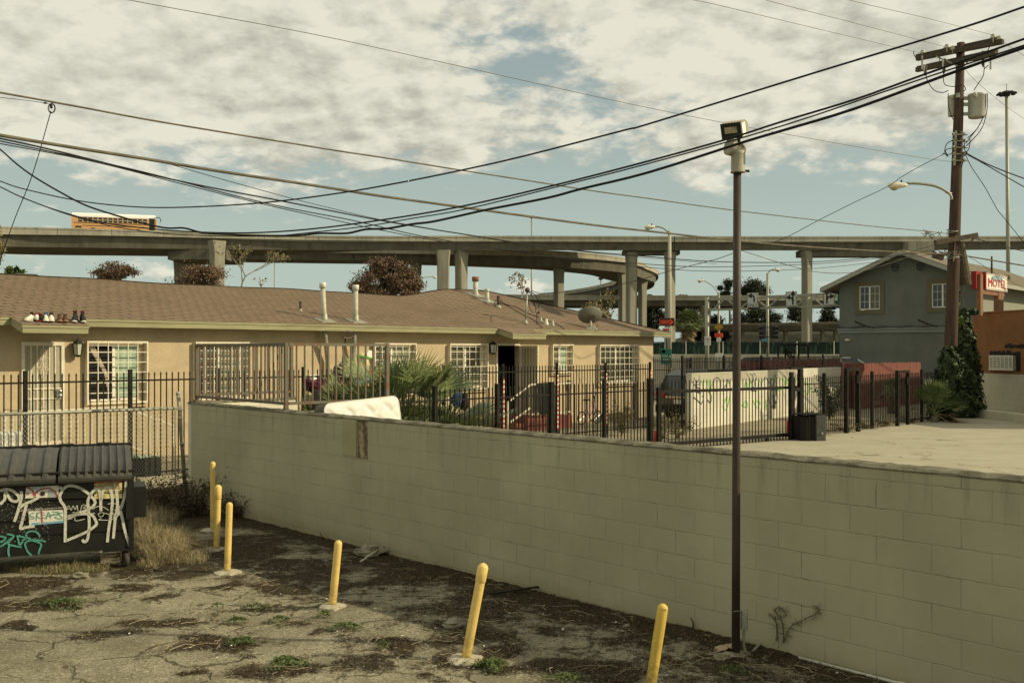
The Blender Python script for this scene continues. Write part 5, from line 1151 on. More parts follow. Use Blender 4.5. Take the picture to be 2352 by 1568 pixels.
hd = bpy.data.objects.new('lamp_head', None)
b = MB(); HH = Matrix.Translation((xx(1689),0,zz(296))) @ Matrix.Rotation(R(-12),4,'Y') @ Matrix.Rotation(R(18),4,'X') @ Matrix.Rotation(R(-38),4,'Z')
def xf(bm, Mx): bm.v = [tuple(Mx @ Vector(v)) for v in bm.v]; return bm
w, h, d = .080, .056, .075
b.ext([(-d,-h),(-d,h),(.02,h*1.0),(.05,h*.75),(.07,h*.2),(.062,-h*.5),(.025,-h)], -w, w, axis='x')
for k in range(7): b.box(-w*.9+k*w*.3-.003, -w*.9+k*w*.3+.003, -.05, .02, h, h+.006)
head = xf(b, HH).build('floodlight_head', M['lamp_body'], lp)
b = MB(); b.box(-w-.002, w+.002, -d-.012, -d-.001, -h-.004, h+.004); xf(b, HH).build('bezel', M['lamp_dark'], head)
b = MB(); b.box(-w*.62, w*.62, -d-.016, -d-.0125, -h*.30, h*.55); xf(b, HH).build('lens', M['lens'], head)
b = MB(); b.box(w+.001, w+.004, -d*.85, .0, -h*.95, h*.8); xf(b, HH).build('side_panel', M['mirror'], head)
b = MB(); b.tube([(xx(1700)-.03,0,.30+.0),(xx(1704),-.02,.30),(xx(1707),0,.3)], .004, 4)
b.cbox(xx(1702), xx(1716), -.03, .02, .20, .345, .008); b.build('junction_box', M['galv'], lp)
b = MB(); b.tube(smooth([(xx(1709),0,.20),(xx(1709),0,.06),(xx(1722),.02,.0),(xx(1740),.08,.02),(xx(1762),.2,.035)]), .011, 8); b.build('flex_conduit', M['galv'], lp, True)
b = MB(); b.tube([(math.cos(a)*.036+xx(1692), math.sin(a)*.036, .345+.004*math.sin(a*3)) for a in [k*math.pi/6 for k in range(13)]], .0022, 4, False); b.tube(smooth([(xx(1700),-.03,.345),(xx(1712),-.03,.36),(xx(1716),0,.34)]), .002, 4); b.build('tie_wire', M['galv'], lp)
# conduit along the wall foot
b = MB(); pts = []
for px in (1835, 1950, 2050, 2200, 2352, 2500): t = WF.t(px,-.05); q = WF.w(t,-.05); pts.append((q.x,q.y,gz(q.x,q.y)+.022))
b.tube(pts, .012, 8); o = b.build('conduit', M['pipe_white'], None, True); tag(o, 'pale pipe lying along the foot of the block wall at lower right', 'pipe')
t = WF.t(2072,-.05); q = WF.w(t,-.05); 
b = MB(); b.tube([Vector(q)+Vector((-.02,.025,gz(q.x,q.y)+.022)), Vector(q)+Vector((.03,-.035,gz(q.x,q.y)+.022))], .018, 8); b.build('coupling', M['pipe_white'], o, True)
b = MB(); a = G(828,1293,-.03); c = G(884,1263,-.02); b.tube([a+Vector((0,0,.02)), c+Vector((0,0,.06))], .011, 6); tag(b.build('pipe_offcut', M['pipe_white'], None, True), 'short white pipe offcut lying by the stone near the block wall', 'pipe')
b = MB(); a = G(1125,1368,0); c = G(1236,1354,0); b.bar(a+Vector((0,0,.02)), c+Vector((0,0,.03)), .03, .015); tag(b.build('metal_strip', M['black_steel']), 'dark metal strip lying in the debris along the wall', 'metal strip')
# mattress
mt = HF.thing('mattress', 'bright white quilted mattress on edge behind the block wall', 'mattress', -.16, -9.88, .30)
ML, MH, MT = 1.26, 1.36, .23
def rr_(w, h, r, n=6):
    pts = []
    for (cx, cz, a0) in ((w-r,r,-90),(w-r,h-r,0),(r,h-r,90),(r,r,180)):
        for k in range(n+1): a = R(a0+90*k/n); pts.append((cx+r*math.cos(a), cz+r*math.sin(a)))
    return pts
b = MB(); pl = rr_(ML, MH, .10); b.ext(pl, 0, MT, 'y'); sd_ = b.build('border', M['mattress_side'], mt)
b = MB(); nx, nz = 60, 60
for i in range(nx+1):
    for j in range(nz+1):
        u = i/nx*ML; v = j/nz*MH; r = .10
        # clamp into rounded rectangle
        cx = min(max(u, r), ML-r); cz = min(max(v, r), MH-r); dx = u-cx; dz = v-cz; l = math.hypot(dx,dz)
        if l > r: u = cx+dx*r/l; v = cz+dz*r/l
        p = ((u+v)*3.1) % 1; q = ((u-v)*3.1) % 1; groove = min(min(p,1-p), min(q,1-q)); e = min(u, ML-u, v, MH-v)
        b.v.append((u, -.002-.030*min(1, groove*4)*min(1, e*12)-.006*min(1,e*30), v))
b.f = [(i*(nz+1)+j, (i+1)*(nz+1)+j, (i+1)*(nz+1)+j+1, i*(nz+1)+j+1) for i in range(nx) for j in range(nz)]
b.build('quilted_panel', M['mattress'], mt, True)
b = MB(); b.tube([(x,-.004,z) for x, z in pl+[pl[0]]], .009, 5); b.build('piping', M['mattress'], mt, True)
mt.rotation_euler = (R(-7), R(-3.2), HF.ang); 
# gate operator box, red posts
q = G2.w(G2.t(1858,-.75), -.75)
gq = G(1872, 1012, ZL); ob = thing('gate_operator', 'dark metal gate motor cabinet with padlock at the end of the rolling gate', 'cabinet', (gq.x,gq.y+.2,ZL), R(8))
b = MB(); b.cbox(-.02,.25,-.25,.3,0,.66,.02); b.build('cabinet', mat('cabinet_grey',(.05,.055,.045),(.08,.085,.07),6,.6), ob)
b = MB(); b.box(-.40,-.021,-.2,.28,.0,.62); b.build('open_side', M['dark'], ob)
b = MB(); b.box(-.42,.24,-.24,.3,.662,.69); b.box(-.22,-.19,-.25,-.22,0,.66); b.build('hood', M['black_iron'], ob)
b = MB(); b.box(.11,.16,-.275,-.252,.17,.22); b.build('padlock', M['chrome'], ob)
gq = G(1853,1010,ZL); b = MB(); b.tube([(0,0,0),(0,0,.52)], .05, 12); o = b.build('short_post', M['rust'], None, True); o.location = gq; tag(o, 'short rusty brown post in front of the gate motor cabinet', 'post')
for (x, y, h, lab) in ((1509,1026,.37,'short red bollard at the hinge end of the rolling gate'),(1819,1004,.42,'short red bollard behind the far end of the rolling gate')):
    gq = G(x, y, ZL); gq.y += .25 if x > 1600 else 0; b = MB(); b.tube([(0,0,0),(0,0,h),(0,0,h+.02)], [.075,.075,.05], 16); o = b.build('bollard', M['red'], None, True); o.location = gq; tag(o, lab, 'bollard', 'short red bollards at the gate')
# ---------------- grey two storey building
mo = P(1928, 0, 52); MF = Frame(mo.x, mo.y, .747, -.665)
mb = MF.thing('apartment_block', 'blue grey two storey stucco building with gabled roof behind the red fence', 'building')
mwd = MF.t(2242); ez = 5.62; ap = 7.35; ov = .75; mid = mwd/2; sl = (ap-ez)/(mid+ov)
zw = lambda x: ez+sl*(min(x, mwd-x)+ov)-.06
def mz(px, py, y=0): t = MF.t(px,y); return t, MF.z(t,y,py)
D = 16.0
b = MB()
wl = [mz(1973.5,840*.784), mz(2021,840*.784)]; 
w1 = (MF.t(1973.5), MF.t(2021), mz(1990,711)[1], mz(1990,657)[1]); w2 = (MF.t(2140), MF.t(2190), mz(2160,706)[1]-.0, mz(2160,651)[1])
w1 = (w1[0],w1[1],4.45,5.66) if False else w1
cuts = [w1, w2]
x = 0
for (a, c, z0, z1) in cuts:
    b.ext([(x,0),(a,0),(a,zw(a)),(x,zw(x))] if not (x < mid < a) else [(x,0),(a,0),(a,zw(a)),(mid,zw(mid)),(x,zw(x))], 0, .2); b.box(a, c, 0, .2, 0, z0)
    b.ext([(a,z1),(c,z1),(c,zw(c)),(a,zw(a))], 0, .2); x = c
b.ext([(x,0),(mwd,0),(mwd,zw(mwd)),(x,zw(x))], 0, .2)
b.box(0, .2, .2, D, 0, zw(0)-.05); b.box(0, mwd, D, D+.2, 0, zw(0))
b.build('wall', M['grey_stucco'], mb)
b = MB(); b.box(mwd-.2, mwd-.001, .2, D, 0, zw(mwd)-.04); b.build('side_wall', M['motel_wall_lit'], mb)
b = MB(); b.box(.3,mwd-.3,.8,.9,3.2,6.2); b.build('interior_partition', M['dark'], mb)
zb = mz(1928,759)[1]
b = MB(); b.box(-.06, mwd+.06, -.05, -.002, zb-.14, zb+.02); b.box(-.09, mwd+.09, -.09, -.002, zb+.022, zb+.10); b.build('belt_course', M['band_grey'], mb)
def slab(xa, za, xb, zb_, y0, y1, th, name, m, uvs=True):
    vs = [(xa,y0,za),(xb,y0,zb_),(xb,y1,zb_),(xa,y1,za),(xa,y0,za-th),(xb,y0,zb_-th),(xb,y1,zb_-th),(xa,y1,za-th)]
    L = math.hypot(xb-xa, zb_-za); uv = [(0,0),(0,L),(y1,L),(y1,0)]*2
    return uvmesh(name, vs, [(0,1,2,3),(7,6,5,4),(0,4,5,1),(1,5,6,2),(2,6,7,3),(3,7,4,0)], uv, m, mb)
e1 = -ov; slab(-ov, ez+.02, mid, ap+.02, -.62, D+.6, .05, 'roof', M['motel_shingle']); slab(mid+.001, ap+.02, mwd+ov, ez+.02, -.62, D+.6, .05, 'roof', M['motel_shingle'])
slab(-ov-.03, ez-.035, mid, ap-.03, -.66, -.60, .20, 'rake_board', M['motel_trim']); slab(mid+.001, ap-.03, mwd+ov+.03, ez-.035, -.66, -.60, .20, 'rake_board', M['motel_trim'])
b = MB(); b.box(mwd+ov-.02, mwd+ov+.03, -.59, D+.6, ez-.22, ez-.035); b.box(-ov-.03, -ov+.02, -.59, D+.6, ez-.22, ez-.035); b.build('eave_board', M['motel_trim'], mb)
b = MB(); b.add([(-ov,-.59,ez-.07),(-.0,-.59,ez-.07+sl*ov-.03),(-.0,D,ez-.07+sl*ov-.03),(-ov,D,ez-.07)], [(0,3,2,1)]); b.build('soffit', M['soffit'], mb)
for (a, c, z0, z1) in cuts:
    b = MB(); tw = .24; b.box(a-tw, a-.001, -.035, -.002, z0-tw, z1+tw); b.box(c+.001, c+tw, -.035, -.002, z0-tw, z1+tw); b.box(a, c, -.035, -.002, z1+.001, z1+tw); b.box(a, c, -.035, -.002, z0-tw, z0-.001)
    w = b.build('window_surround', M['olive_trim'], mb)
    b = MB(); f = .05
    b.box(a,a+f,.02,.07,z0,z1); b.box(c-f,c,.02,.07,z0,z1); b.box(a+f,c-f,.02,.07,z1-f,z1); b.box(a+f,c-f,.02,.07,z0,z0+f); m_ = (a+c)/2; b.box(m_-.035,m_+.035,.015,.075,z0+f,z1-f); b.build('window_frame', M['white_frame'], w)
    b = MB(); 
    for k in (1,2): z = z0+(z1-z0)*k/3; b.box(a+f,m_-.035,.045,.055,z-.007,z+.007); b.box(m_+.035,c-f,.045,.055,z-.007,z+.007)
    for k in (1,): b.box((a+m_)/2-.007,(a+m_)/2+.007,.0445,.0545,z0+f,z1-f); b.box((c+m_)/2-.007,(c+m_)/2+.007,.0445,.0545,z0+f,z1-f)
    b.build('muntins', M['white_frame'], w)
    b = MB(); b.box(a+f,m_,.058,.062,z0+f,z1-f); b.build('pane', M['glass'], w)
    b = MB(); b.box(m_,c-f,.0585,.0625,z0+f,z1-f); b.build('pane', M['blind'], w)
for (px, py) in ((2057,784),(2114.5,781)):
    t, z = mz(px*1.0, (py)*.784 if py > 700 else py)
    b = MB(); b.lathe([(.27,-.02),(.27,.015),(.24,.02)], 24, (t,-.02,z), (0,-1,0)); w = b.build('gable_vent', M['band_grey'], mb)
    b = MB(); b.lathe([(.235,0),(.235,.004)], 24, (t,-.041,z), (0,-1,0)); b.build('vent_opening', M['dark'], w)
    b = MB()
    for k in range(-3,4):
        zz_ = k*.065; hw = math.sqrt(max(.001,.235**2-zz_**2)); b.bar((t-hw,-.055,z+zz_),(t+hw,-.055,z+zz_),.03,.018)
    b.build('louvres', M['band_grey'], w)
def armlamp(px, py, lab):
    t, z = mz(px, py); L = MF.thing('area_light', lab, 'floodlight', t, -.01, z, 'arm floodlights on the grey building')
    b = MB(); b.tube([(0,0,0),(-.1,-.2,.08),(-.3,-.55,.18)], .025, 6); b.lathe([(.06,0),(.05,.03)], 8, (0,-.0,0), (0,-1,0)); b.build('arm', M['lamp_dark'], L)
    b = MB(); b.add([(-.30,-.5,.19),(-.25,-.75,.21),(-.62,-1.0,.42),(-.72,-.72,.42),(-.30,-.5,.09),(-.25,-.75,.11),(-.62,-1.0,.32),(-.72,-.72,.32)], [(0,1,2,3),(7,6,5,4),(0,4,5,1),(1,5,6,2),(2,6,7,3),(3,7,4,0)]); b.build('lamp_head', M['lamp_dark'], L)
armlamp(2009, 755, 'dark floodlight arm on the grey wall under the left window'); armlamp(2155, 752, 'dark floodlight arm on the grey wall near the utility pole')
def camera_(px, py, lab):
    t, z = mz(px, py); L = MF.thing('security_camera', lab, 'security camera', t, -.01, z); b = MB(); b.lathe([(.05,0),(.05,.02),(.02,.03),(.02,.12)], 10, (0,0,0), (0,-1,0)); b.build('mount', M['white_metal'], L)
    b = MB(); b.tube([(.05,-.14,.02),(-.14,-.2,0)], .05, 10); b.build('body', M['white_metal'], L, True)
camera_(1951, 781, 'small white bullet camera low on the left corner of the grey building'); camera_(1988, 712, 'small white camera under the left upper window')
b = MB(); n = 40
for k in range(3):
    pts = [(mwd*i/n, -.1, zb+.13+.02*k+.03*math.sin(i*.9+k)) for i in range(n+1)]; b.tube(pts, .01, 3, False)
b.build('wall_cables', M['cable'], mb)
for (x, y) in ((.75,1.5),(.62,4.0),(.7,6.8),(.55,9)):
    xx_ = mid+(mwd+ov-mid)*x; zz_ = ap-(xx_-mid)*sl; b = MB(); b.box(xx_-.14,xx_+.14,y-.18,y+.18,zz_-.02,zz_+.10); b.build('roof_vent', M['wood_dark'], mb)
b = MB(); xx_ = mid+.6*(mwd+ov-mid); b.tube([(xx_,5.6,6.3),(xx_,5.6,7.3)], .05, 8); b.build('plumbing_stack', M['dark_pipe'], mb, True)
# ---------------- orange building and kerb
oa = Vector((17.46,37.6)); ob_ = Vector((17.95,34.9)); OF = Frame(oa.x, oa.y, ob_.x-oa.x, ob_.y-oa.y)
og = OF.thing('orange_building', 'flat roofed orange stucco building on a white block base at the right edge', 'building')
zo = 3.74; zs = OF.z(OF.t(2290), 0, 858)
b = MB(); b.box(-.1, 9, 0, 9, zs+.001, zo); b.build('upper_wall', M['orange'], og)
b = MB(); b.box(-.06, 9, -.03, 8.9, -.1, zs); b.build('block_base', M['dim_block'], og)
b = MB(); b.box(-.13, 9.03, -.03, 9.03, zo+.001, zo+.05); b.build('parapet_cap', M['orange'], og)
a0 = OF.t(2277,-.05); a1 = OF.t(2330,-.05); za = OF.z(a0,0,848); zc = OF.z(a0,0,817)
b = MB(); b.box(a0, a1, -.12, -.002, za, zc); ac = b.build('air_conditioner', M['band_grey'], og)
b = MB(); b.box(a0-.03,a1+.03,-.14,-.121,zc-.04,zc+.02); b.box(a0-.03,a1+.03,-.14,-.121,za-.02,za+.04)
for k in range(7): x = a0+(a1-a0)*k/6; b.box(x-.015,x+.015,-.14,-.121,za+.04,zc-.04)
for k in range(5): z = za+.04+(zc-za-.08)*(k+.5)/5; b.box(a0,a1,-.1205,-.1202,z-.02,z+.012)
b.build('grille', M['white_metal'], ac)
b = MB(); random.seed(11)
for (x0,x1,z0_,z1_) in ((a0-.16,a1+.22,zc+.02,zc+.16),(a0-.14,a0-.04,za-.05,zc+.03),(a1+.04,a1+.24,za-.02,zc+.03)):
    n = 14
    for k in range(n): x = x0+(x1-x0)*k/n; b.box(x, x+(x1-x0)/n+.02, -.004-.0004*k, -.002, z0_+random.uniform(-.04,.03), z1_+random.uniform(-.04,.05))
xk = OF.t(2352); z_ = OF.z(xk,0,795)
for k in range(16): x = OF.t(2308)+k*.12; b.box(x, x+.14, -.0045-.0003*k, -.002, z_-.05+random.uniform(-.03,.03), z_+.06+random.uniform(-.03,.05))
b.build('black_patch', M['black_paint'], og)
kf = Frame(P(2194,0,35.6).x, 35.6, P(2352,0,31.6).x-P(2194,0,35.6).x, -4.0)
b = MB(); b.prism([(0,0),(9,0),(9,.18),(0,.18)], .0, .34, bev=.02); o = b.build('kerb', M['dim_block']); o.location = kf.w(0,0,0); o.rotation_euler = (0,0,kf.ang); tag(o, kind='structure')
# motel sign on the orange roof
sp_ = P(2264, 0, 37.0); MS = Frame(sp_.x, sp_.y, HF.d[0], HF.d[1])
ms_ = MS.thing('motel_sign', 'red and white box sign reading SIGNAL MOTEL on brown posts above the orange wall', 'sign')
sw = MS.t(2313); z1 = MS.z(0,0,626); z0 = MS.z(0,0,665)
b = MB(); b.box(0, sw, 0, .30, z0, z1); b.build('sign_box', mat('sign_edge_red', (.30,.025,.022)), ms_)
b = MB(); b.box(.06, sw-.06, -.012, -.001, z0+.06, z1-.06); pn = b.build('sign_face', M['white'], ms_)
b = MB(); n = 40
for k in range(n):
    x = sw*k/n
    if k % 2: b.box(x, x+sw/n, -.016, -.001, z1-.055, z1); b.box(x, x+sw/n, -.016, -.001, z0, z0+.055)
for k in range(12):
    z = z0+(z1-z0)*k/12
    if k % 2: b.box(sw-.055, sw, -.0165, -.0005, z, z+(z1-z0)/12)
b.build('striped_border', M['white'], ms_)
zc_ = z1-.06-(z1-z0)*.17
b = MB(); n = 28; b.add([(sw*.5+math.cos(2*math.pi*k/n)*sw*.27, -.017, zc_+math.sin(2*math.pi*k/n)*.105) for k in range(n)], [tuple(range(n))]); b.build('blue_oval', M['ink_blue'], pn)
text('lettering', 'SIGNAL', .155, M['white'], pn, (sw*.5,-.022,zc_-.002), sx=1.75)
t_ = text('lettering', 'MOTEL', .40, M['red'], pn, (sw*.5,-.02,z0+.26), sx=1.62)
lm = bpy.data.meshes; 
for v in t_.data.vertices:                              # arched top, bold
    f = abs(v.co.x)/.72; v.co.y *= (.92+.42*min(1,f)**1.6)
t2 = t_.copy(); C.objects.link(t2); t2.parent = pn; t2.location = (sw*.5+.035,-.0185,z0+.26)
for (p0, p1) in ((2245-2264, 0), (2298-2264, 0)):
    pass
pa = MS.t(2252, .12); 
b = MB(); b.box(-.55, -.28, .0, .16, zo-.1, z1-.08); b.build('post', M['brown_post'], ms_)
b = MB(); b.box(sw*.62, sw*.86, .02, .2, zo-.1, z0-.002); b.build('post', M['brown_post'], ms_)
b = MB(); b.box(-.279, sw*.95, .04, .18, z0-.17, z0-.003); b.build('crossbeam', M['brown_post'], ms_)
b = MB(); b.box(-.72,-.01,.1,.28,z0,z1+.02); b.build('sign_back_panel', mat('dull_sign_red', (.22,.018,.016)), ms_)
# ---------------- utility pole
up = P(2183, 806, 33); top = P(2207, 99, 33); base = Vector((up.x-(top.x-up.x)*.205, 33, 0))
ut = thing('utility_pole', 'leaning brown wooden utility pole with two crossarms and twin transformers', 'utility pole', base)
def U(px, py, dy=0): v = P(px, py, 33+dy); v.x -= base.x*0; return Vector((v.x-base.x, dy, v.z))
b = MB(); tp_ = U(2207,99); b.tube([(0,0,-.2), tp_*.25, tp_*.5, tp_*.75, tp_], [.215,.205,.185,.16,.125], 18); b.build('pole', M['wood_pole'], ut, True)
def arm(xa, ya, xb, yb, ya2, d0, d1, name='crossarm', w=.13, h=.15):
    b = MB(); b.bar(U(xa,ya,d0), U(xb,yb,d1), w, h); return b.build(name, M['wood_dark'], ut)
arm(2106,135,2304,96,0,1.1,-1.3); arm(2105,131,2298,90,0,1.4,-1.0)
arm(2105,161,2288,123,0,1.1,-1.3); arm(2108,158,2290,118,0,1.4,-1.0)
b = MB()
for q in (((2150,130),(2200,152)),((2238,124),(2210,158))): b.bar(U(*q[0],-.1), U(*q[1],-.15), .05, .03)
for x in (2118, 2275): b.bar(U(x,128,-.1), U(x,160,-.1), .05, .03)
b.build('arm_brace', M['galv'], ut)
def insul(px, py, d=0):
    p = U(px, py, d); b = MB(); b.lathe([(.02,-.12),(.02,.0),(.085,.01),(.095,.04),(.05,.06),(.07,.08),(.07,.11),(.03,.14)], 12, p); b.build('insulator', M['ceramic'], ut, True)
for q in ((2119,124,1.1),(2134,128,1.1),(2175,111,0),(2188,115,0),(2281,88,-1.2),(2295,92,-1.2)): insul(*q)
for (x, y, y2) in ((2125,150,170),(2168,135,165),(2258,118,150)):
    b = MB(); b.tube([U(x,y,-.3), U(x,y2,-.3)], .055, 8); b.build('cutout_fuse', M['ceramic'], ut, True); b = MB(); b.tube([U(x+3,y,-.36), U(x,y2+4,-.36)], .03, 6); b.build('fuse_barrel', M['dark_pipe'], ut, True)
def transformer(px0, px1, y0, y1, dy):
    a = U((px0+px1)/2, y0, dy); c = U((px0+px1)/2, y1, dy); r = (px1-px0)/2*(33+dy)/F; b = MB(); b.lathe([(r*.9,0),(r*.95,.02),(r,.05),(r,a.z-c.z-.08),(r*1.05,a.z-c.z-.07),(r*1.05,a.z-c.z-.02),(r*.9,a.z-c.z)], 24, c); o = b.build('transformer', M['transformer'], ut, True)
    b = MB(); b.tube([a+Vector((-r*.5,-r*.8,-.15)), a+Vector((-r*.8,-r*1.2,-.05))], .06, 8); b.build('bushing', M['ceramic'], o, True)
transformer(2178,2205,220,267,.35); transformer(2225,2262,216,271,-.1)
b = MB()
for (x0,y0,x1,y1) in ((2205,226,2228,226),(2205,262,2226,262),(2207,240,2226,240)): b.bar(U(x0,y0,-.0), U(x1,y1,-.05), .09, .10)
b.box(U(2190,0).x, U(2197,0).x, -.26,-.18, U(0,228).z, U(0,218).z)
b.build('mounting_bracket', M['galv'], ut)
b = MB(); b.bar(U(2196,300,-.2), U(2192,380,-.2), .06, .03)
for k in range(5): y = 308+k*15; b.bar(U(2188,y,-.2), U(2222,y+2,-.2), .03); b.blob(U(2190,y,-.22),.06,0,6); b.blob(U(2214,y,-.2),.06,0,6)
b.build('secondary_rack', M['galv'], ut)
b = MB(); rnd = random.Random(4)
for st in (((2099,118),(2100,128),(2110,136),(2122,136)),((2127,168),(2130,185),(2145,207),(2165,213),(2178,208)),((2167,165),(2168,190),(2178,198),(2202,199)),((2261,152),(2258,175),(2245,195),(2237,208)),((2262,158),(2270,150)),((2178,215),(2178,240),(2185,265),(2195,285)),((2265,215),(2262,255),(2248,290),(2225,320)),((2268,215),(2266,260),(2252,300),(2220,335)),((2258,270),(2245,295),(2222,318)),((2200,197),(2212,196),(2218,205),(2213,210)),
    ((2195,320),(2175,330),(2170,350),(2178,360),(2172,345),(2190,340)),((2195,345),(2180,355),(2165,352)),((2215,320),(2216,345),(2222,352),(2212,360)),((2218,330),(2228,320),(2224,345),(2210,352)),((2210,350),(2212,370),(2208,385)),((2290,85),(2278,100),(2262,128)),((2168,110),(2160,125),(2158,140))):
    b.tube([U(x,y,-.28) for x, y in smooth(st,4)], .014, 4, False)
tag(b.build('jumper_wires', M['cable'], ut), kind='stuff')
# lower arm, hanging log, wraps
b = MB(); b.bar(U(2148,557,-.5), U(2244,540,-.1), .13, .16); b.build('crossarm', M['wood_dark'], ut)
b = MB(); b.bar(U(2236,548,-.2), U(2213,575,-.2), .05); b.build('arm_brace', M['wood_dark'], ut)
b = MB(); b.tube([U(2204,560,.35), U(2208,600,.3), U(2216,655,.3)], [.16,.2,.22], 14); tag(b.build('pole_stub', M['wood_dark'], ut, False), 'cut off pole stub strapped to the pole')
b = MB(); rnd = random.Random(2)
for k, y in enumerate((529,532,548,552,582,585,588,591)):
    t = U(2189,y); r = .20; b.tube([t+Vector((r*math.cos(a),r*math.sin(a),.05*math.sin(a+k))) for a in [i*math.pi/6 for i in range(13)]], .012, 4, False)
b.tube([U(2197,575,-.22),U(2190,600,-.22),U(2196,540,-.22)], .012, 4, False); b.build('guy_wraps', M['galv'], ut)
b = MB(); rnd = random.Random(12)
for k in range(16):
    x = rnd.uniform(2126,2180); y = 531+(x-2126)*.09+rnd.uniform(-4,6); b.tube(smooth([U(x,y,-.3),U(x+rnd.uniform(-14,14),y+rnd.uniform(-3,14),-.35),U(x+rnd.uniform(-14,14),y+rnd.uniform(-3,14),-.3)],3), .011, 3, False)
for k in range(14):
    x = rnd.uniform(2140,2182); y = 578+rnd.uniform(-6,10); b.tube(smooth([U(x,y,-.3),U(x+rnd.uniform(-14,14),y+rnd.uniform(-8,8),-.35),U(x+rnd.uniform(-14,14),y+rnd.uniform(-8,8),-.3)],3), .013, 3, False)
tag(b.build('cable_tangle', M['cable_old'], ut), kind='stuff')
b = MB(); a = U(2143,585,-.4); c = U(2166,592,-.4); b.bar(a, c, .16, .17); b.build('splice_case', M['dark_pipe'], ut)
# cobra head on the pole
sl_ = thing('street_light', 'street light arm and cobra head fixed to the utility pole', 'street light', base)
b = MB(); b.tube([U(x,y,-.15) for x, y in smooth([(2186,459),(2184,450),(2176,441),(2150,428),(2115,422),(2083,421)],4)], .045, 8); b.bar(U(2172,443,-.15), U(2186,444,-.15), .04); b.build('arm', M['galv'], sl_, True)
def cobra(parent, px0, px1, py, h, dfn, m=None):
    a = dfn(px1, py); c = dfn(px0, py+1.5); L = (a-c).length; d = (a-c).normalized(); b = MB()
    b.tube([c, c+d*L*.08, c+d*L*.3, c+d*L*.6, c+d*L*.85, a], [h*.2,h*.6,h*.95,h*.8,h*.55,h*.35], 10); b.build('luminaire', m or M['white_metal'], parent, True)
    b = MB(); b.blob(c+d*L*.33-Vector((0,0,h*.55)), (L*.22,h*.8,h*.75), 0, 10); b.build('refractor', M['lens'], parent, True)
    b = MB(); b.tube([c+d*L*.7+Vector((0,0,h*.5)), c+d*L*.7+Vector((0,0,h*1.3))], h*.25, 8); b.build('photocell', M['cloth_blue'], parent)
cobra(sl_, 2039, 2084, 425, .13, lambda x, y: U(x,y,-.15))

# unseen block added outside the frame to shade the foot of the red boards
blockerF = Frame(25.5, 39.8, HF.d[0], HF.d[1]); blocker = blockerF.thing('added_shade_block', 'plain unseen block added beyond the right picture edge to cast shade', 'building')
b = MB(); b.box(-3.2, 3.0, -6, 0, -.1, 6.9); b.build('wall', M['orange'], blocker); b = MB(); b.box(-3.4, 3.2, -6.2, .2, 6.901, 7.0); b.build('roof', M['motel_shingle'], blocker)  # body and top of the added shade block
# ---------------- elevated roads
def deck(name, label, st, width, bank, col, zfar=None, lip=.45, thick=None, pm='parapet'):
    """st: (px, Y, y_top, y_band, y_bottom) along the near edge, path keeps its inner side on the left"""
    o = thing(name, label, 'overpass', (0,0,0))
    P_ = []
    sm = smooth([tuple(map(float, s)) for s in st], 6)
    for s in sm:
        x = (s[0]-CX)/F*s[1]; P_.append((x, s[1], *[CH-(q-HY)/F*s[1] for q in s[2:5]]))
    n = len(P_); nor = []
    for i in range(n):
        a = P_[max(i-1,0)]; c = P_[min(i+1,n-1)]; dx = c[0]-a[0]; dy = c[1]-a[1]; l = math.hypot(dx,dy); nor.append((-dy/l, dx/l))
    wd = lambda i: width(sm[i][0], i/(n-1)) if callable(width) else width
    bk = lambda i: bank(sm[i][0]) if callable(bank) else bank
    def sweep(prof):
        b = MB(); k = len(prof(0))
        for i in range(n):
            for (o_, z) in prof(i): b.v.append((P_[i][0]+nor[i][0]*o_, P_[i][1]+nor[i][1]*o_, z))
        for i in range(n-1):
            for j in range(k): l = (j+1)%k; b.f.append((i*k+j, (i+1)*k+j, (i+1)*k+l, i*k+l))
        b.f.append(tuple(range(k))); b.f.append(tuple((n-1)*k+j for j in range(k-1,-1,-1)))
        return b
    def pf(i): zt, zb, zg = P_[i][2:5]; return [(0,zb),(0.0,zt-.25),(-.06,zt-.22),(-.06,zt),(.28,zt),(.34,zt-.9),(.34,zb)]
    sweep(pf).build('parapet', M[pm], o)
    def gf(i):
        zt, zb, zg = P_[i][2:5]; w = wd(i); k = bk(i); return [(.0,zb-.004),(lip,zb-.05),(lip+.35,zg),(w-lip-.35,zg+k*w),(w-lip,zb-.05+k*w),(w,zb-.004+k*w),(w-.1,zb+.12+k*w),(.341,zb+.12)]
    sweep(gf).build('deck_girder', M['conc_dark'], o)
    def qf(i): zt, zb, zg = P_[i][2:5]; w = wd(i); k = bk(i)*w; return [(w,zb+k-.3),(w,zt+k),(w-.28,zt+k),(w-.34,zb+.121+k)]
    sweep(qf).build('parapet', M[pm], o)
    o['_'] = 0; del o['_']; return o
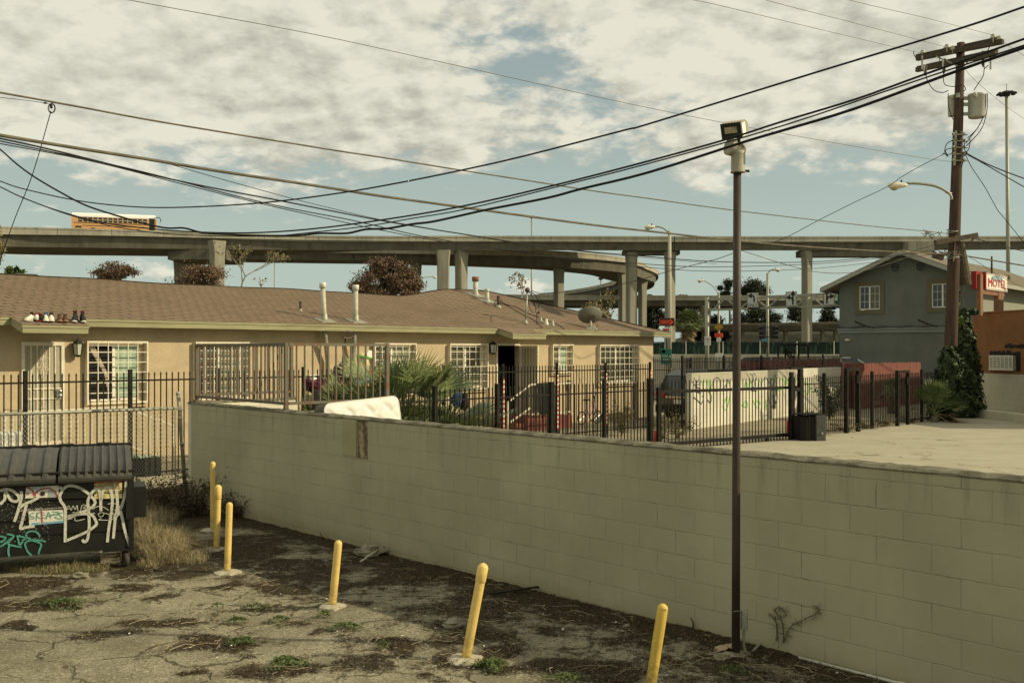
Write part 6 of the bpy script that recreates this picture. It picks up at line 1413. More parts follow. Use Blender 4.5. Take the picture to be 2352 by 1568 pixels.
def column(par, px0, px1, Y, ytop, ybot, flare=6, fh=34, rot=30, dep=1.0, left=True):
    s = Y/F; x = ((px0+px1)/2-CX)*s; w = (px1-px0)*s; zt = CH-(ytop-HY)*s; zb = -.4; fz = fh*s; fl = flare*s
    a = R(rot); ww = w/(math.cos(a)+dep*math.sin(abs(a))); hw = ww/2; hd = hw*dep; fl = fl/(math.cos(a)+.3)
    b = MB(); ch = hw*.22
    def ring(ex, z, g=0): return [(-hw-ex+ch,-hd,z),(hw+ex-ch,-hd,z),(hw+ex,-hd+ch,z),(hw+ex,hd-ch,z),(hw+ex-ch,hd,z),(-hw-ex+ch,hd,z),(-hw-ex,hd-ch,z),(-hw-ex,-hd+ch,z)]
    rs = [ring(0,zb), ring(0,zt-fz*1.6), ring(fl*.06,zt-fz), ring(fl*.25,zt-fz*.66), ring(fl*.58,zt-fz*.36), ring(fl,zt-fz*.06), ring(fl,zt)]
    for r in rs: b.v += r
    for i in range(len(rs)-1):
        for k in range(8): l = (k+1)%8; b.f.append((i*8+k, i*8+l, (i+1)*8+l, (i+1)*8+k))
    b.f.append(tuple(range(7,-1,-1))); b.f.append(tuple((len(rs)-1)*8+k for k in range(8)))
    o = b.build('column', M['conc_col'], par); o.location = (x, Y+abs(hd), 0); o.rotation_euler = (0,0,a); return o
fa = deck('upper_overpass', 'high concrete freeway viaduct spanning the whole picture, carrying the school bus',
    [(-160,126,517,536,562),(0,134,520,538,565),(235,138,526,541,568),(470,142,533,546,571),(706,146,540.3,551.3,573),(940,148,542,554,574),(1160,150,541.8,554.6,574),(1568,150,543,555.6,574),(1960,151,543,555,574),(2352,152,542.4,553.6,572.4),(2520,153,542,553,572)],
    lambda px, f: 13.5 if px < 500 else max(8.5, 13.5-(px-500)/500*5), lambda px: 0 if px < 550 else min(.115, (px-550)/450*.115), None)
column(fa, 475, 514, 140, 552, 700, 4, 30, 38)
column(fa, 392, 452, 149, 590, 700, 4, 50, 10)
column(fa, 1002, 1032, 149.5, 573, 700, 4, 36, 5); column(fa, 1043, 1075, 150.5, 573, 700, 5, 36, 42)
column(fa, 1438, 1465, 151.5, 578, 850, 4, 26, 20); column(fa, 1527, 1554, 151.2, 577, 850, 5, 26, 35)
column(fa, 1843, 1869, 151.6, 576, 850, 6, 26, 30); 
def slabbox(par, x0, x1, y0, y1, Y, d, m, name):
    s = Y/F; b = MB(); b.box((x0-CX)*s, (x1-CX)*s, Y, Y+d, CH-(y1-HY)*s, CH-(y0-HY)*s); return b.build(name, m, par)
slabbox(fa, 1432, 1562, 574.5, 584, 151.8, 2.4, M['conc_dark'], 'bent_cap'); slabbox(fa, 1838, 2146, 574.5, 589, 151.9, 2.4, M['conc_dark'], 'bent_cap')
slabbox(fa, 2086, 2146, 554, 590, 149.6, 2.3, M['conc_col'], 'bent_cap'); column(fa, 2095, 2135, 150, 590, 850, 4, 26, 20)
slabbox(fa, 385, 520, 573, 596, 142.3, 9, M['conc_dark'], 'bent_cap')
b = MB(); s = 150/F; b.box((1548.5-CX)*s, (1549.5-CX)*s, 149.9, 150.1, CH-(574-HY)*s, CH-(543-HY)*s); b.build('expansion_joint', M['dark'], fa)
b = MB(); s = 148.9/F; 
tt = text('graffiti_lettering', 'WAZE', .95, M['black_paint'], fa, ((1022-CX)*s-4.2, 148.75, CH-(547.5-HY)*s), ext=.01, sx=1.3)
tt = text('graffiti_lettering', 'JON', .75, M['black_paint'], fa, ((1000-CX)*s-3.6, 148.7, CH-(548-HY)*s), ext=.01, sx=1.1)
fb = deck('loop_ramp', 'curved concrete loop ramp passing under the high viaduct and bending round at the right', [(420,168,574,581,592),(706,165,570,580,596),(950,161,571,583,600),(1274,158,576,590,612),(1435,166,592,603,625),(1490,180,611,620,640),(1512,198,624,633,649),(1500,222,642,650,664),(1440,246,658,664,676),(1340,275,672,677,687),(1220,310,684,688,696),(1050,350,693,697,703)], 8.6, .0, None)
column(fb, 1271, 1297, 161, 609, 720, 4, 24, 28); column(fb, 1420, 1442, 168, 622, 860, 4, 24, 28); column(fb, 1466, 1487, 186, 636, 860, 6, 30, 28)
column(fb, 944, 968, 163, 596, 700, 5, 22, 25)
fc = deck('middle_overpass', 'level concrete overpass crossing behind the tall columns at mid height', [(1150,190,676,688,702),(1400,188,678,689.5,702),(1640,186,678.5,690,702.5),(1950,185,678,690,702),(2300,186,677,689,701)], 12, 0, None)
column(fc, 1612, 1634, 187, 702, 860, 6, 22, 25); column(fc, 1380, 1396, 191, 702, 860, 3, 22, 25); column(fc, 1240, 1256, 191, 702, 860, 3, 22, 25)
fd = deck('low_overpass', 'low dark overpass with passing cars behind the green screen fence', [(1560,172,745,750,760),(1640,172,744,749,759),(1800,173,741,747,758),(1950,174,739,745,757),(2200,175,738,744,756)], 14, 0, None, pm='conc_dark')  # dark parapet concrete stands in for the shade of the middle overpass
for x in (1700, 1760, 1800, 1885, 1915): column(fd, x, x+11, 177, 758, 860, 2, 8, 20)
b = MB()
hp = [(-60,0),(-35,2.2),(0,2.5),(20,2.8),(34,3.0),(41,5.5),(46,7.0),(60,7.2),(120,7.4),(160,3),(180,0)]
for i, (x, z) in enumerate(hp):
    for (yy, q) in ((196, -.4), (204, z*.8), (212, z), (260, z*.9)): b.v.append((x, yy+2*noise.noise(Vector((x*.1,yy,0))), q if q < 0 else q+.3*noise.noise(Vector((x,yy,1)))))
for i in range(len(hp)-1):
    for j in range(3): b.f.append((i*4+j, (i+1)*4+j, (i+1)*4+j+1, i*4+j+1))
tag(b.build('embankment', mat('bank_ivy', (.016,.018,.010), (.035,.038,.02), .8, .95, .5)), kind='structure')
# a car for the roads and the yard
def car(name, label, loc, ang, paint, kind='sedan', group=None, sc=1.0):
    c = thing(name, label, 'car', loc, ang, group); c.scale = (sc,)*3
    H = {'sedan':1.45,'suv':1.68,'wagon':1.55}[kind]; L = 4.6; Wd = 1.84
    if kind == 'suv':
        low = [(-2.28,.45),(-2.30,.75),(-2.26,1.0),(-2.1,1.02),(.95,1.02),(1.9,.92),(2.22,.80),(2.30,.55),(2.28,.32),(-2.25,.32)]; top = [(-2.16,1.02),(-1.95,1.5),(-1.6,H),(.0,H),(.45,1.58),(1.05,1.02)]
    else:
        low = [(-2.30,.45),(-2.32,.78),(-2.2,.95),(-1.7,.97),(1.0,.95),(1.9,.82),(2.25,.68),(2.32,.5),(2.28,.28),(-2.25,.28)]; top = [(-1.75,.96),(-1.15,1.36),(-.7,H),(.15,H),(.5,1.36),(1.15,.95)]
    def loft(poly, ws, name, m, par=c):
        b = MB(); n = len(poly)
        for (yy, ins, dz) in ws:
            for (x, z) in poly: b.v.append((x*ins, yy, z-dz*(1 if z > .9 else 0)))
        for i in range(len(ws)-1):
            for k in range(n): l = (k+1)%n; b.f.append((i*n+k, i*n+l, (i+1)*n+l, (i+1)*n+k))
        b.f.append(tuple(range(n-1,-1,-1))); b.f.append(tuple((len(ws)-1)*n+k for k in range(n)))
        return b.build(name, m, par, True)
    h = Wd/2
    loft(low, [(-h,.955,.05),(-h+.06,.985,.01),(-h+.25,1,0),(h-.25,1,0),(h-.06,.985,.01),(h,.955,.05)], 'body', paint)
    b = MB(); n = len(top)
    def cab(e, zz): return [((x*(1-e*.02)), z) for x, z in top]
    for (yy, zs) in ((-1,0),(1,0)):
        for (x, z) in top: k = (z-.95)/(H-.95); b.v.append((x, yy*(h-.05-.22*max(0,k)), z-.012))
    b.f = [tuple(range(n-1,-1,-1)), tuple(range(n,2*n))]+[(i,(i+1),(n+i+1),n+i) for i in range(n-1)]
    b.build('glasshouse', M['glass'], c)
    b = MB(); g = [(x, z) for x, z in top]
    hi = [p for p in g if p[1] > 1.33]
    vs_ = []
    for yy in (-1,1):
        for (x,z) in g[1:-1]: k = (z-.95)/(H-.95); vs_.append((x, yy*(h-.045-.22*k), z+.004))
    m_ = len(g)-2; b.add(vs_, [(i, i+1, m_+i+1, m_+i) for i in range(m_-1)])
    for yy in (-1,1):
        for i in (0, 2 if kind != 'suv' else 2, len(g)-2):
            a = g[i]; d = g[i+1] if i < len(g)-1 else g[i]; ka = (a[1]-.95)/(H-.95); kd = (d[1]-.95)/(H-.95)
            b.bar((a[0], yy*(h-.05-.22*ka), a[1]), (d[0], yy*(h-.05-.22*kd), d[1]), .07, .05)
        b.bar((-.35, yy*(h-.055), .96), (-.35, yy*(h-.05-.21), H-.04), .09, .05)
    b.build('roof', paint, c)
    for x in (-1.4, 1.42):
        for yy in (-1, 1):
            w = MB(); w.lathe([(.22,-.1),(.33,-.1),(.345,-.06),(.345,.06),(.33,.1),(.22,.1)], 20, (x, yy*(h-.10), .335), (0,1,0)); w_ = w.build('wheel', M['tyre'], c, True)
            w = MB(); w.lathe([(.05,-.0),(.21,.01),(.215,-.03)], 12, (x, yy*(h-.005), .335), (0,-yy,0)); w.build('rim', M['chrome'], w_)
    for yy in (-1, 1):
        b = MB(); b.cbox(-2.335, -2.16, min(yy*.5,yy*.885), max(yy*.5,yy*.885), .84 if kind != 'sedan' else .70, 1.0 if kind != 'sedan' else .86, .02); b.build('tail_light', M['tail'], c)
        b = MB(); b.cbox(2.1, 2.29, min(yy*.5,yy*.83), max(yy*.5,yy*.83), .60, .73, .02); b.build('headlight', M['frosted'], c)
    b = MB(); b.box(-2.345,-2.31,-.48,.48,.80,.86); b.build('chrome_strip', M['chrome'], c)
    b = MB(); b.box(-2.35,-2.315,-.16,.16,.62,.76); b.build('number_plate', M['sticker_white'], c)
    b = MB(); b.box(-2.36,-2.2,-.86,.86,.34,.56); b.build('bumper', M['black_steel'] if kind == 'suv' else paint, c)
    return c
cc = HF.w(HF.t(1503,.8)+.4, .8); ca = Vector((4.45,32.0)); 
car('parked_car', 'black suv with red tail lights parked nose in beside the bungalow', (6.85, 33.1, ZL), math.atan2(.726,.688), M['car_dark'], 'suv')
for (x, yv, Y, ang, m_, kd, lab, sc) in ((1778,0,49,R(3),M['car_silver'],'suv','silver car on the street behind the dense iron fence',1.0),(1935,0,50,R(3),M['car_white'],'sedan','white car on the street at the corner of the grey building',1.0)):
    p = P(x,0,Y); car('parked_car', lab, (p.x,p.y,.55 if Y==50 else .35), ang, m_, kd)
for (x, y, Y, m_, lab) in ((2003,679,190,M['car_silver'],'small grey car on the middle overpass seen left of the motel'),(2207-500+8,745,178,M['car_white'],'white sedan on the low overpass behind the brown lamp pole'),(1822,742,179,M['car_white'],'white pickup-like car on the low overpass left of the tall column'),(1944-30,741,180,M['bus'],'reddish car on the low overpass beside the grey building'),(1490,678,192,M['car_white'],'pale car on the middle overpass behind the loop ramp')):
    x = 2003 if x == 2003 else x
    if x == 2003: x = 2003-2003+ (1850+515*.2933)*.784
    p = P(x, 0, Y); zr_ = CH-(y+1.5-HY)/F*Y-1.15
    car('distant_car', lab, (p.x, p.y, zr_), 0, m_ if m_ != M['bus'] else mat('dull_red',(.25,.03,.03)), 'sedan')
# school bus
bp = P(266, 0, 143); bs = 143/F; bz = CH-(493-HY)*bs-3.12
bus = thing('school_bus', 'orange yellow school bus with white roof driving along the high viaduct', 'bus', (bp.x-.1, 143.0, bz), R(17))
BL = 172*bs/math.cos(R(17)); hl = BL/2
b = MB(); b.ext([(-1.22,.35),(1.22,.35),(1.25,.6),(1.25,2.2),(1.22,2.52),(-1.22,2.52),(-1.25,2.2),(-1.25,.6)], -hl, hl, axis='x'); b.build('body', M['bus'], bus)
b = MB(); b.ext([(-1.24,2.521),(1.24,2.521),(1.16,2.85),(.7,3.12),(-.7,3.12),(-1.16,2.85)], -hl+.05, hl-.15, axis='x'); b.box(-hl*.48-.3,-hl*.48+.3,-.3,.3,3.12,3.2); b.box(hl*.4,hl*.4+.5,-.3,.3,3.12,3.18); b.build('roof', M['bus_roof'], bus)
for k in range(14):
    x0 = -hl+.9+k*(BL-2.0)/14; b = MB(); b.box(x0, x0+(BL-2.0)/14-.16, -1.262, -1.24, 1.78, 2.46); w = b.build('window', M['glass'], bus); b = MB(); b.box(x0+.04, x0+(BL-2.0)/14-.2, -1.27, -1.263, 2.1, 2.15); b.build('window_bar', M['white_frame'], w)
b = MB(); b.box(hl-.95, hl-.2, -1.262, -1.24, .6, 2.6); b.build('door', M['windscreen'], bus)
b = MB(); b.box(-hl+.3, hl-1.0, -1.268, -1.24, 1.62, 1.70); b.box(-hl+1.4, hl-1.6, -1.268, -1.24, 1.25, 1.33); b.box(-hl+.5, -hl+1.3, -1.262,-1.24,.95,1.2); b.build('black_trim', M['ink'], bus)
b = MB(); b.tube([(hl-.2,-1.2,2.7),(hl+.4,-1.4,2.75),(hl+.6,-1.5,2.5),(hl+.62,-1.5,2.1)], .06, 5); b.build('mirror_arm', M['ink'], bus)
for x in (-hl+2.8, hl-2.4):
    b = MB(); b.lathe([(.5,-.12),(.5,.12)], 18, (x,-1.15,.5), (0,1,0)); b.build('wheel', M['tyre'], bus)
# high masts and lamp posts
def post(name, lab, px, ytop, ybot, Y, r, m, cat='lamp pole', lean=0):
    p = P(px, 0, Y); o = thing(name, lab, cat, (p.x, Y, -.4)); s = Y/F; zt = CH-(ytop-HY)*s+.4; b = MB(); b.tube([(0,0,0),(lean*s,0,zt)], [r, r*.7], 10); b.build('pole', m, o, True); return o, zt, s
o, zt, s = post('high_mast_light', 'very tall thin steel light mast with a ring of lamps near the right edge', 2318, 211, 0, 110, .24, M['galv'], 'light mast', -6)
b = MB(); b.lathe([(.3,-.5),(.5,-.1),(.5,0),(.2,.1)], 12, (-6*s,0,zt)); b.tube([(-6*s,0,zt),(-6*s,0,zt+.9)],.03,4)
for k in range(8):
    a = k*math.pi/4+.2; c = Vector((-6*s+.82*math.cos(a), .82*math.sin(a), zt-.2)); b.lathe([(.12,.12),(.26,-.02),(.24,-.12)], 8, c); b.bar((-6*s,0,zt-.1), c, .05)
b.build('lamp_ring', M['lamp_dark'], o)
for (px, yt, lab, Y) in ((1221,498,'distant thin light mast rising above the high viaduct',230),(631,560,'distant thin mast under the viaduct beside the bare tree',260),(1380,640,'distant thin mast between the loop ramp columns',240)):
    o, zt, s = post('high_mast_light', lab, px, yt, 0, Y, .22, M['galv'], 'light mast')
    b = MB(); b.lathe([(.3,-.3),(.6,-.1),(.6,.2)], 8, (0,0,zt)); b.build('lamp_ring', M['lamp_dark'], o)
def arml(name, lab, px, ytop, Y, r, m, pts, hx0, hx1, hy, hh):
    o, zt, s = post(name, lab, px, ytop, 0, Y, r, m, 'street light')
    f = lambda x, y: Vector(((x-px)*s, 0, CH-(y-HY)*s+.4))
    b = MB(); b.tube([f(*q) for q in smooth(pts,4)], r*.32, 6); b.build('arm', M['galv'], o, True); cobra(o, hx0, hx1, hy, hh, f)
    return o
arml('street_light', 'street light on speckled concrete pole beside the detour sign', 1538, 530, 60, .14, M['conc'], [(1537,538),(1528,527),(1514,521),(1502,521)], 1480, 1504, 521, .16)
arml('street_light', 'slim street light with long curved arm above the orange diamond sign', 1651, 672, 64, .09, M['galv'], [(1650,674),(1638,658),(1622,647),(1612,645)], 1602, 1616, 644, .10)
arml('street_light', 'street light on the traffic signal pole between the gantry signs', 1763, 627, 63, .11, M['galv'], [(1763,630),(1768,622),(1776,619),(1780,619)], 1792, 1776, 619, .11)
arml('street_light', 'curved distant street light beside the large brown tree', 966, 632, 90, .09, M['galv'], [(966,645),(972,638),(985,636),(996,636)], 1003, 992, 636, .10)
# sign gantry
ga = P(1624,0,62); gb_ = P(1990,0,55); GA = Frame(ga.x, ga.y, gb_.x-ga.x, gb_.y-ga.y)
gn = GA.thing('sign_gantry', 'steel truss gantry carrying white lane signs over the street', 'sign gantry')
def gp(px, py, y=0): t = GA.t(px,y); return (t, y, GA.z(t,y,py))
b = MB(); b.tube([(0,0,-.3),(0,0,gp(1624,683)[2])], .13, 10); b.build('post', M['galv'], gn, True)
b = MB()
for (y0_, y1_) in ((688,671),(712,699)):
    for yy in (0,.9): b.bar(gp(1626,y0_,yy), gp(1985,y1_,yy), .13)
xs_ = [1635+i*32 for i in range(12)]
for i in range(len(xs_)-1):
    f = lambda x, k: (688-(x-1626)/359*17) if k else (712-(x-1626)/359*13)
    b.bar(gp(xs_[i], f(xs_[i], i%2)), gp(xs_[i+1], f(xs_[i+1], (i+1)%2)), .08); b.bar(gp(xs_[i], f(xs_[i],1)), gp(xs_[i], f(xs_[i],1), .9), .06)
b.build('truss', M['galv'], gn)
def laneSign(x0, x1, y0, y1, kind):
    a = gp(x0,y1,-.2); c = gp(x1,y0,-.2); w = c[0]-a[0]; h = gp(x0,y0,-.2)[2]-a[2]
    b = MB(); b.cbox(a[0], a[0]+w, -.24, -.2, a[2], a[2]+h, .01); sg = b.build('lane_sign', M['sign_white'], gn)
    b = MB(); y = -.244; X = lambda u: a[0]+w*u; Z = lambda v: a[2]+h*v
    for (q0,q1) in (((.04,.03),(.96,.03)),((.04,.97),(.96,.97)),((.04,.03),(.04,.97)),((.96,.03),(.96,.97))): b.bar((X(q0[0]),y,Z(q0[1])),(X(q1[0]),y,Z(q1[1])),.03,.004)
    def arr(px_, pz, d): u = Vector((d[0],0,d[1])).normalized(); v = Vector((-u.z,0,u.x)); p = Vector((X(px_),y,Z(pz))); b.add([p+u*.22, p+v*.16-u*.08, p-v*.16-u*.08], [(0,1,2)])
    if kind == 'L': b.ribbon([(X(.66),Z(.36)),(X(.66),Z(.66)),(X(.56),Z(.78)),(X(.38),Z(.80))], .10, y); arr(.36,.80,(-1,0))
    if kind == 'SL': b.ribbon([(X(.66),Z(.10)),(X(.66),Z(.82))], .10, y, False); arr(.66,.84,(0,1)); b.ribbon([(X(.64),Z(.30)),(X(.56),Z(.54)),(X(.34),Z(.60))], .09, y-.0005); arr(.32,.60,(-1,0))
    if kind == 'SR': b.ribbon([(X(.32),Z(.10)),(X(.32),Z(.82))], .10, y, False); arr(.32,.84,(0,1)); b.ribbon([(X(.33),Z(.30)),(X(.44),Z(.52)),(X(.68),Z(.58))], .09, y-.0005); arr(.70,.58,(1,0))
    b.build('arrow', M['ink'], sg)
    if kind == 'L': text('lettering', 'ONLY', h*.27, M['ink'], sg, (X(.5), y, Z(.16)), sx=.95, ext=.003)
laneSign(1716,1741.5,673,707,'L'); laneSign(1805,1831,670,703.5,'SL'); laneSign(1891.5,1918,666.5,701,'SR')
b = MB(); a = gp(1924,700,-.2); c = gp(1960,665,-.2); b.cbox(a[0],c[0],-.24,-.2,a[2],c[2],.02); b.build('green_panel', M['green_sign'], gn)
for x in (1722,1812,1895): b = MB(); a = gp(x,711,-.7); b.box(a[0],a[0]+.5,-.9,-.4,a[2],a[2]+.12); b.bar((a[0]+.25,-.4,a[2]),(a[0]+.25,0,a[2]+.1),.05); b.build('sign_light', M['lamp_dark'], gn)
def signpost(name, lab, px, Y, ytop, panels, m=None):
    p = P(px,0,Y); s = Y/F; o = thing(name, lab, 'sign', (p.x, Y, -.2)); Zf = lambda y: CH-(y-HY)*s+.2
    b = MB(); b.tube([(0,0,0),(0,0,Zf(ytop))], .035, 6); b.build('post', m or M['galv'], o)
    for pl in panels: pl(o, lambda x: (x-px)*s, Zf, s)
    return o
def rectp(x0,x1,y0,y1,m,name='panel'):
    def f(o, X, Z, s): b = MB(); b.cbox(X(x0),X(x1),-.07,-.045,Z(y1),Z(y0),.012); b.build(name, m, o)
    return f
def tpan(x, y, s_, size, m, sx=1.0):
    def f(o, X, Z, s): text('lettering', s_, size, m, o, (X(x),-.078,Z(y)), sx=sx, ext=.002)
    return f
def detour(o, X, Z, s):
    b = MB(); b.cbox(X(1513.5),X(1549),-.075,-.045,Z(748.5),Z(730),.03); pn = b.build('panel', M['ink'], o)
    y = -.08; b = MB(); xa, xb, xc = X(1516), X(1538), X(1546); zc = (Z(748.5)+Z(730))/2; h = (Z(735)-Z(743.5))/2
    b.add([(xa,y,zc-h),(xb,y,zc-h),(xb,y,zc-h*1.9),(xc,y,zc),(xb,y,zc+h*1.9),(xb,y,zc+h),(xa,y,zc+h)], [(0,1,2,3,4,5,6)]); b.build('arrow', M['orange_sign'], pn)
    b = MB(); w = X(1549)-X(1513.5)
    for (q0,q1) in (((X(1514.5),Z(748)),(X(1548),Z(748))),((X(1514.5),Z(730.5)),(X(1548),Z(730.5))),((X(1514.5),Z(748)),(X(1514.5),Z(730.5))),((X(1548),Z(748)),(X(1548),Z(730.5)))): b.bar((q0[0],y,q0[1]),(q1[0],y,q1[1]),.022,.004)
    b.build('border', M['orange_sign'], pn)
    text('lettering', 'DETOUR', .25, M['ink'], pn, ((xa+xb)/2,y-.004,zc), sx=.72)
signpost('detour_sign', 'orange and black DETOUR arrow sign above the right end of the bungalow roof', 1531, 58, 752, [detour], M['wood_dark'])
signpost('interstate_sign', 'red white and blue highway shield sign below the detour sign', 1527, 57, 753, [rectp(1521,1538,752,776,M['sign_white']), lambda o,X,Z,s: (lambda b: (b.box(X(1523),X(1536.5),-.076,-.071,Z(759),Z(755)), b.build('band', M['red'], o)))(MB()), lambda o,X,Z,s: (lambda b: (b.box(X(1523),X(1536.5),-.076,-.071,Z(765),Z(760)), b.build('band', M['sticker_blue'], o)))(MB())])
def diamond(o, X, Z, s):
    b = MB(); cx, cz = X(1650.5), Z(751); h = (Z(742)-Z(760))/2*1.15; y = -.07
    b.add([(cx-h,y,cz),(cx,y,cz-h),(cx+h,y,cz),(cx,y,cz+h),(cx-h,y+.02,cz),(cx,y+.02,cz-h),(cx+h,y+.02,cz),(cx,y+.02,cz+h)], [(0,1,2,3),(7,6,5,4),(0,4,5,1),(1,5,6,2),(2,6,7,3),(3,7,4,0)]); pn = b.build('panel', M['amber_sign'], o)
    for i, tx_ in enumerate(('THRU','TRAFFIC','MERGE','LEFT')): text('lettering', tx_, .13, M['ink'], pn, (cx, y-.004, cz+.2-.135*i), sx=.9)
signpost('merge_sign', 'orange diamond sign reading THRU TRAFFIC MERGE LEFT with small signs below', 1650.5, 60, 745, [diamond, rectp(1641,1660,765,774.5,M['orange_sign']), tpan(1650.5,767.5,'ON',.07,M['ink']), tpan(1650.5,771.5,'DEAD END',.07,M['ink']), rectp(1645,1656,776,785,M['sign_white'],'route_panel')])
signpost('regulation_sign', 'white regulation sign with small print on a steel post', 1625.5, 56, 788, [rectp(1617.5,1632,772.5,793,M['sign_white']), tpan(1625,776,'NO',.07,M['red']), tpan(1625,779,'DUMPING',.065,M['red']), tpan(1625,784,'------',.08,M['ink']), tpan(1625,788,'-----',.08,M['ink'])])
signpost('direction_sign', 'white arrow sign low among the pickets of the dense fence', 1651, 53, 812, [rectp(1642,1660,811,830,M['white'])])
signpost('park_ride_sign', 'green PARK & RIDE sign beyond the fence right of the bungalow', 1528, 50, 802, [rectp(1517,1541,801,836,M['green_sign']), tpan(1529.5,818,'PARK &',.14,M['sign_white']), tpan(1529.5,825.5,'RIDE',.14,M['sign_white']), rectp(1519,1528,803,810,M['sign_white'],'emblem')])
# traffic signals
tsp = P(1763,0,62.6); tg = thing('traffic_signal', 'black traffic signal heads on both sides of the signal pole', 'traffic light', (tsp.x,62.4,0)); s = 62.4/F
for (x0, x1, y0, y1) in ((1745,1757,746,778),(1768,1781,747,777)):
    b = MB(); X0 = (x0-1763)*s; X1 = (x1-1763)*s; Z0 = CH-(y1-HY)*s; Z1 = CH-(y0-HY)*s; b.cbox(X0, X1, -.1, .12, Z0, Z1, .03); h = b.build('signal_head', M['ink'], tg)
    for k in range(3):
        z = Z0+(Z1-Z0)*(k+.5)/3; b = MB(); b.lathe([(.13,-.12),(.135,.12)], 12, (X1-.02 if x0 > 1760 else X0+.02,0,z), (1 if x0 > 1760 else -1,0,0)); b.build('visor', M['ink'], h)
b = MB(); b.bar(((1757-1763)*s,0,CH-(752-HY)*s),((1768-1763)*s,0,CH-(752-HY)*s),.05); b.bar(((1757-1763)*s,0,CH-(774-HY)*s),((1768-1763)*s,0,CH-(774-HY)*s),.05); b.box(-.28,-.1,-.1,.1,CH-(800-HY)*s,CH-(786-HY)*s); b.build('bracket', M['ink'], tg)
b = MB(); b.box(-.45,-.02,-.14,-.11,CH-(784-HY)*s,CH-(778-HY)*s); b.build('street_name_plate', M['ink_blue'], tg)
# green screened fence on a low wall
sa = P(1490,0,70); sf = thing('screen_fence', 'chain link fence covered with dark green screen cloth beyond the street', 'fence', (sa.x,70,0)); s = 70/F
Ls = (1960-1490)*s; zt_ = CH-(786-HY)*s; zb_ = CH-(813-HY)*s
b = MB(); n = 60
for i in range(n+1): b.v += [(Ls*i/n, .04*math.sin(i*1.3), zb_), (Ls*i/n, .05*math.sin(i*1.9), zt_-.02*math.sin(i*.8)**2)]
b.f = [(2*i,2*i+2,2*i+3,2*i+1) for i in range(n)]; b.build('screen_cloth', M['windscreen'], sf)
for k in range(int(Ls/2.6)+1): b = MB(); b.tube([(k*2.6,-.06,0),(k*2.6,-.06,zt_+.08)], .035, 6); b.build('post', M['galv'], sf, True)
b = MB(); b.tube([(0,-.05,zt_+.02),(Ls,-.05,zt_+.02)], .02, 5); b.build('top_rail', M['ink'], sf)
b = MB(); b.box(-60, 90, 0, 3, -.4, zb_-.03); o = b.build('retaining_wall', M['conc']); o.location = (sa.x,69.5,0); tag(o, 'low concrete retaining wall under the green screen fence', 'wall')
# black tubular frame by the street
b = MB(); q = lambda x, y: P(x,y,52)
for st in (((1787,838),(1787,795),(1792,791),(1850,790),(1856,795),(1857,838)),((1805,838),(1803,792)),((1835,838),(1834,790)),((1803,805),(1825,838)),((1806,800),(1830,835)),((1810,810),(1822,808)),((1812,820),(1826,818))): b.tube([q(*p_) for p_ in st], .05, 6)
tag(b.build('climbing_rack', M['black_iron']), 'black tubular rack with slanting ladder beyond the dense fence', 'rack')
def wire(lab, pts, Y0, Y1, r, m='cable', name='overhead_cable', n=4, Ys=None, end=None):
    P_ = smooth([tuple(map(float,p)) for p in pts], n); x0 = pts[0][0]; x1 = pts[-1][0]; out = []
    L = [0]
    for i in range(1,len(P_)): L.append(L[-1]+math.hypot(P_[i][0]-P_[i-1][0], P_[i][1]-P_[i-1][1]))
    for i, p in enumerate(P_):
        f = L[i]/L[-1]
        Y = 1/((1-f)/Y0+f/Y1)                         # straight line in space between the two depths
        out.append(P(p[0], p[1], Y))
    if pts[-1][0] > 2352 and Y1 < 100: out.append(out[-1]+(out[-1]-out[-3]).normalized()*14)      # runs on out of the frame
    if pts[0][0] < 0: out.insert(0, out[0]+(out[0]-out[2]).normalized()*10)
    if end is not None: out.append(end)
    b = MB(); b.tube(out, r, 5, False); return tag(b.build(name, M[m], None, True), lab, 'cable')
wire('upper grey strand sloping down from the left edge to the utility pole', [(-40,207),(0,213),(167,243),(333,274),(500,302),(667,329),(784,348),(872,361),(1039,388),(1206,414),(1372,440),(1490,456),(1646,478),(1826,500),(2006,520),(2126,531),(2183,538)], 11, 33, .012, 'cable_old')
wire('thick lashed grey cable running from the left edge to the utility pole', [(-40,303),(0,311),(167,339),(333,365),(500,393),(667,418),(784,436),(872,450),(1039,473),(1206,496),(1372,518),(1490,531),(1646,548),(1826,565),(2006,576),(2141,582),(2180,584)], 11, 33, .021, 'cable_old')
wire('single black cable sagging low at the left and climbing to the upper right corner', [(-40,402),(0,416),(50,433),(167,459),(267,472),(367,477),(500,473),(633,463),(784,443),(906,422),(1056,392),(1206,358),(1439,298),(1490,285),(1893,161),(2205,66),(2352,16.5),(2420,-8)], 13, 6, .0075)
wire('highest of the three black cables crossing the floodlight', [(-40,410),(0,429),(50,453),(133,484),(233,511),(333,524),(433,532),(567,535),(705,527),(872,506),(1056,475),(1272,426),(1490,370),(1673,319),(1801,278),(1966,228),(2113,175),(2352,90),(2420,64)], 13, 6, .0078)
wire('middle and thinnest of the three black cables crossing the floodlight', [(50,454),(150,491),(250,518),(367,536),(500,542),(622,542),(705,535),(839,520),(939,503),(1072,480),(1272,431),(1490,375.7),(1801,288),(2113,183),(2352,104.5),(2420,80)], 12.9, 6.05, .0055)
wire('lowest and thickest twisted black cable crossing the top of the floodlight pole', [(-30,325),(0,343),(40,378),(83,409),(143,444),(200,473),(277,498),(333,514),(383,524),(423,524),(467,535),(533,539),(617,542),(683,541),(733,536),(796,536),(839,527),(889,525),(946,515),(989,510),(1046,498),(1122,481),(1256,455),(1339,433),(1490,396),(1710,326),(1801,299),(1966,249),(2205,161),(2352,110),(2420,86)], 12.5, 6.1, .0105)
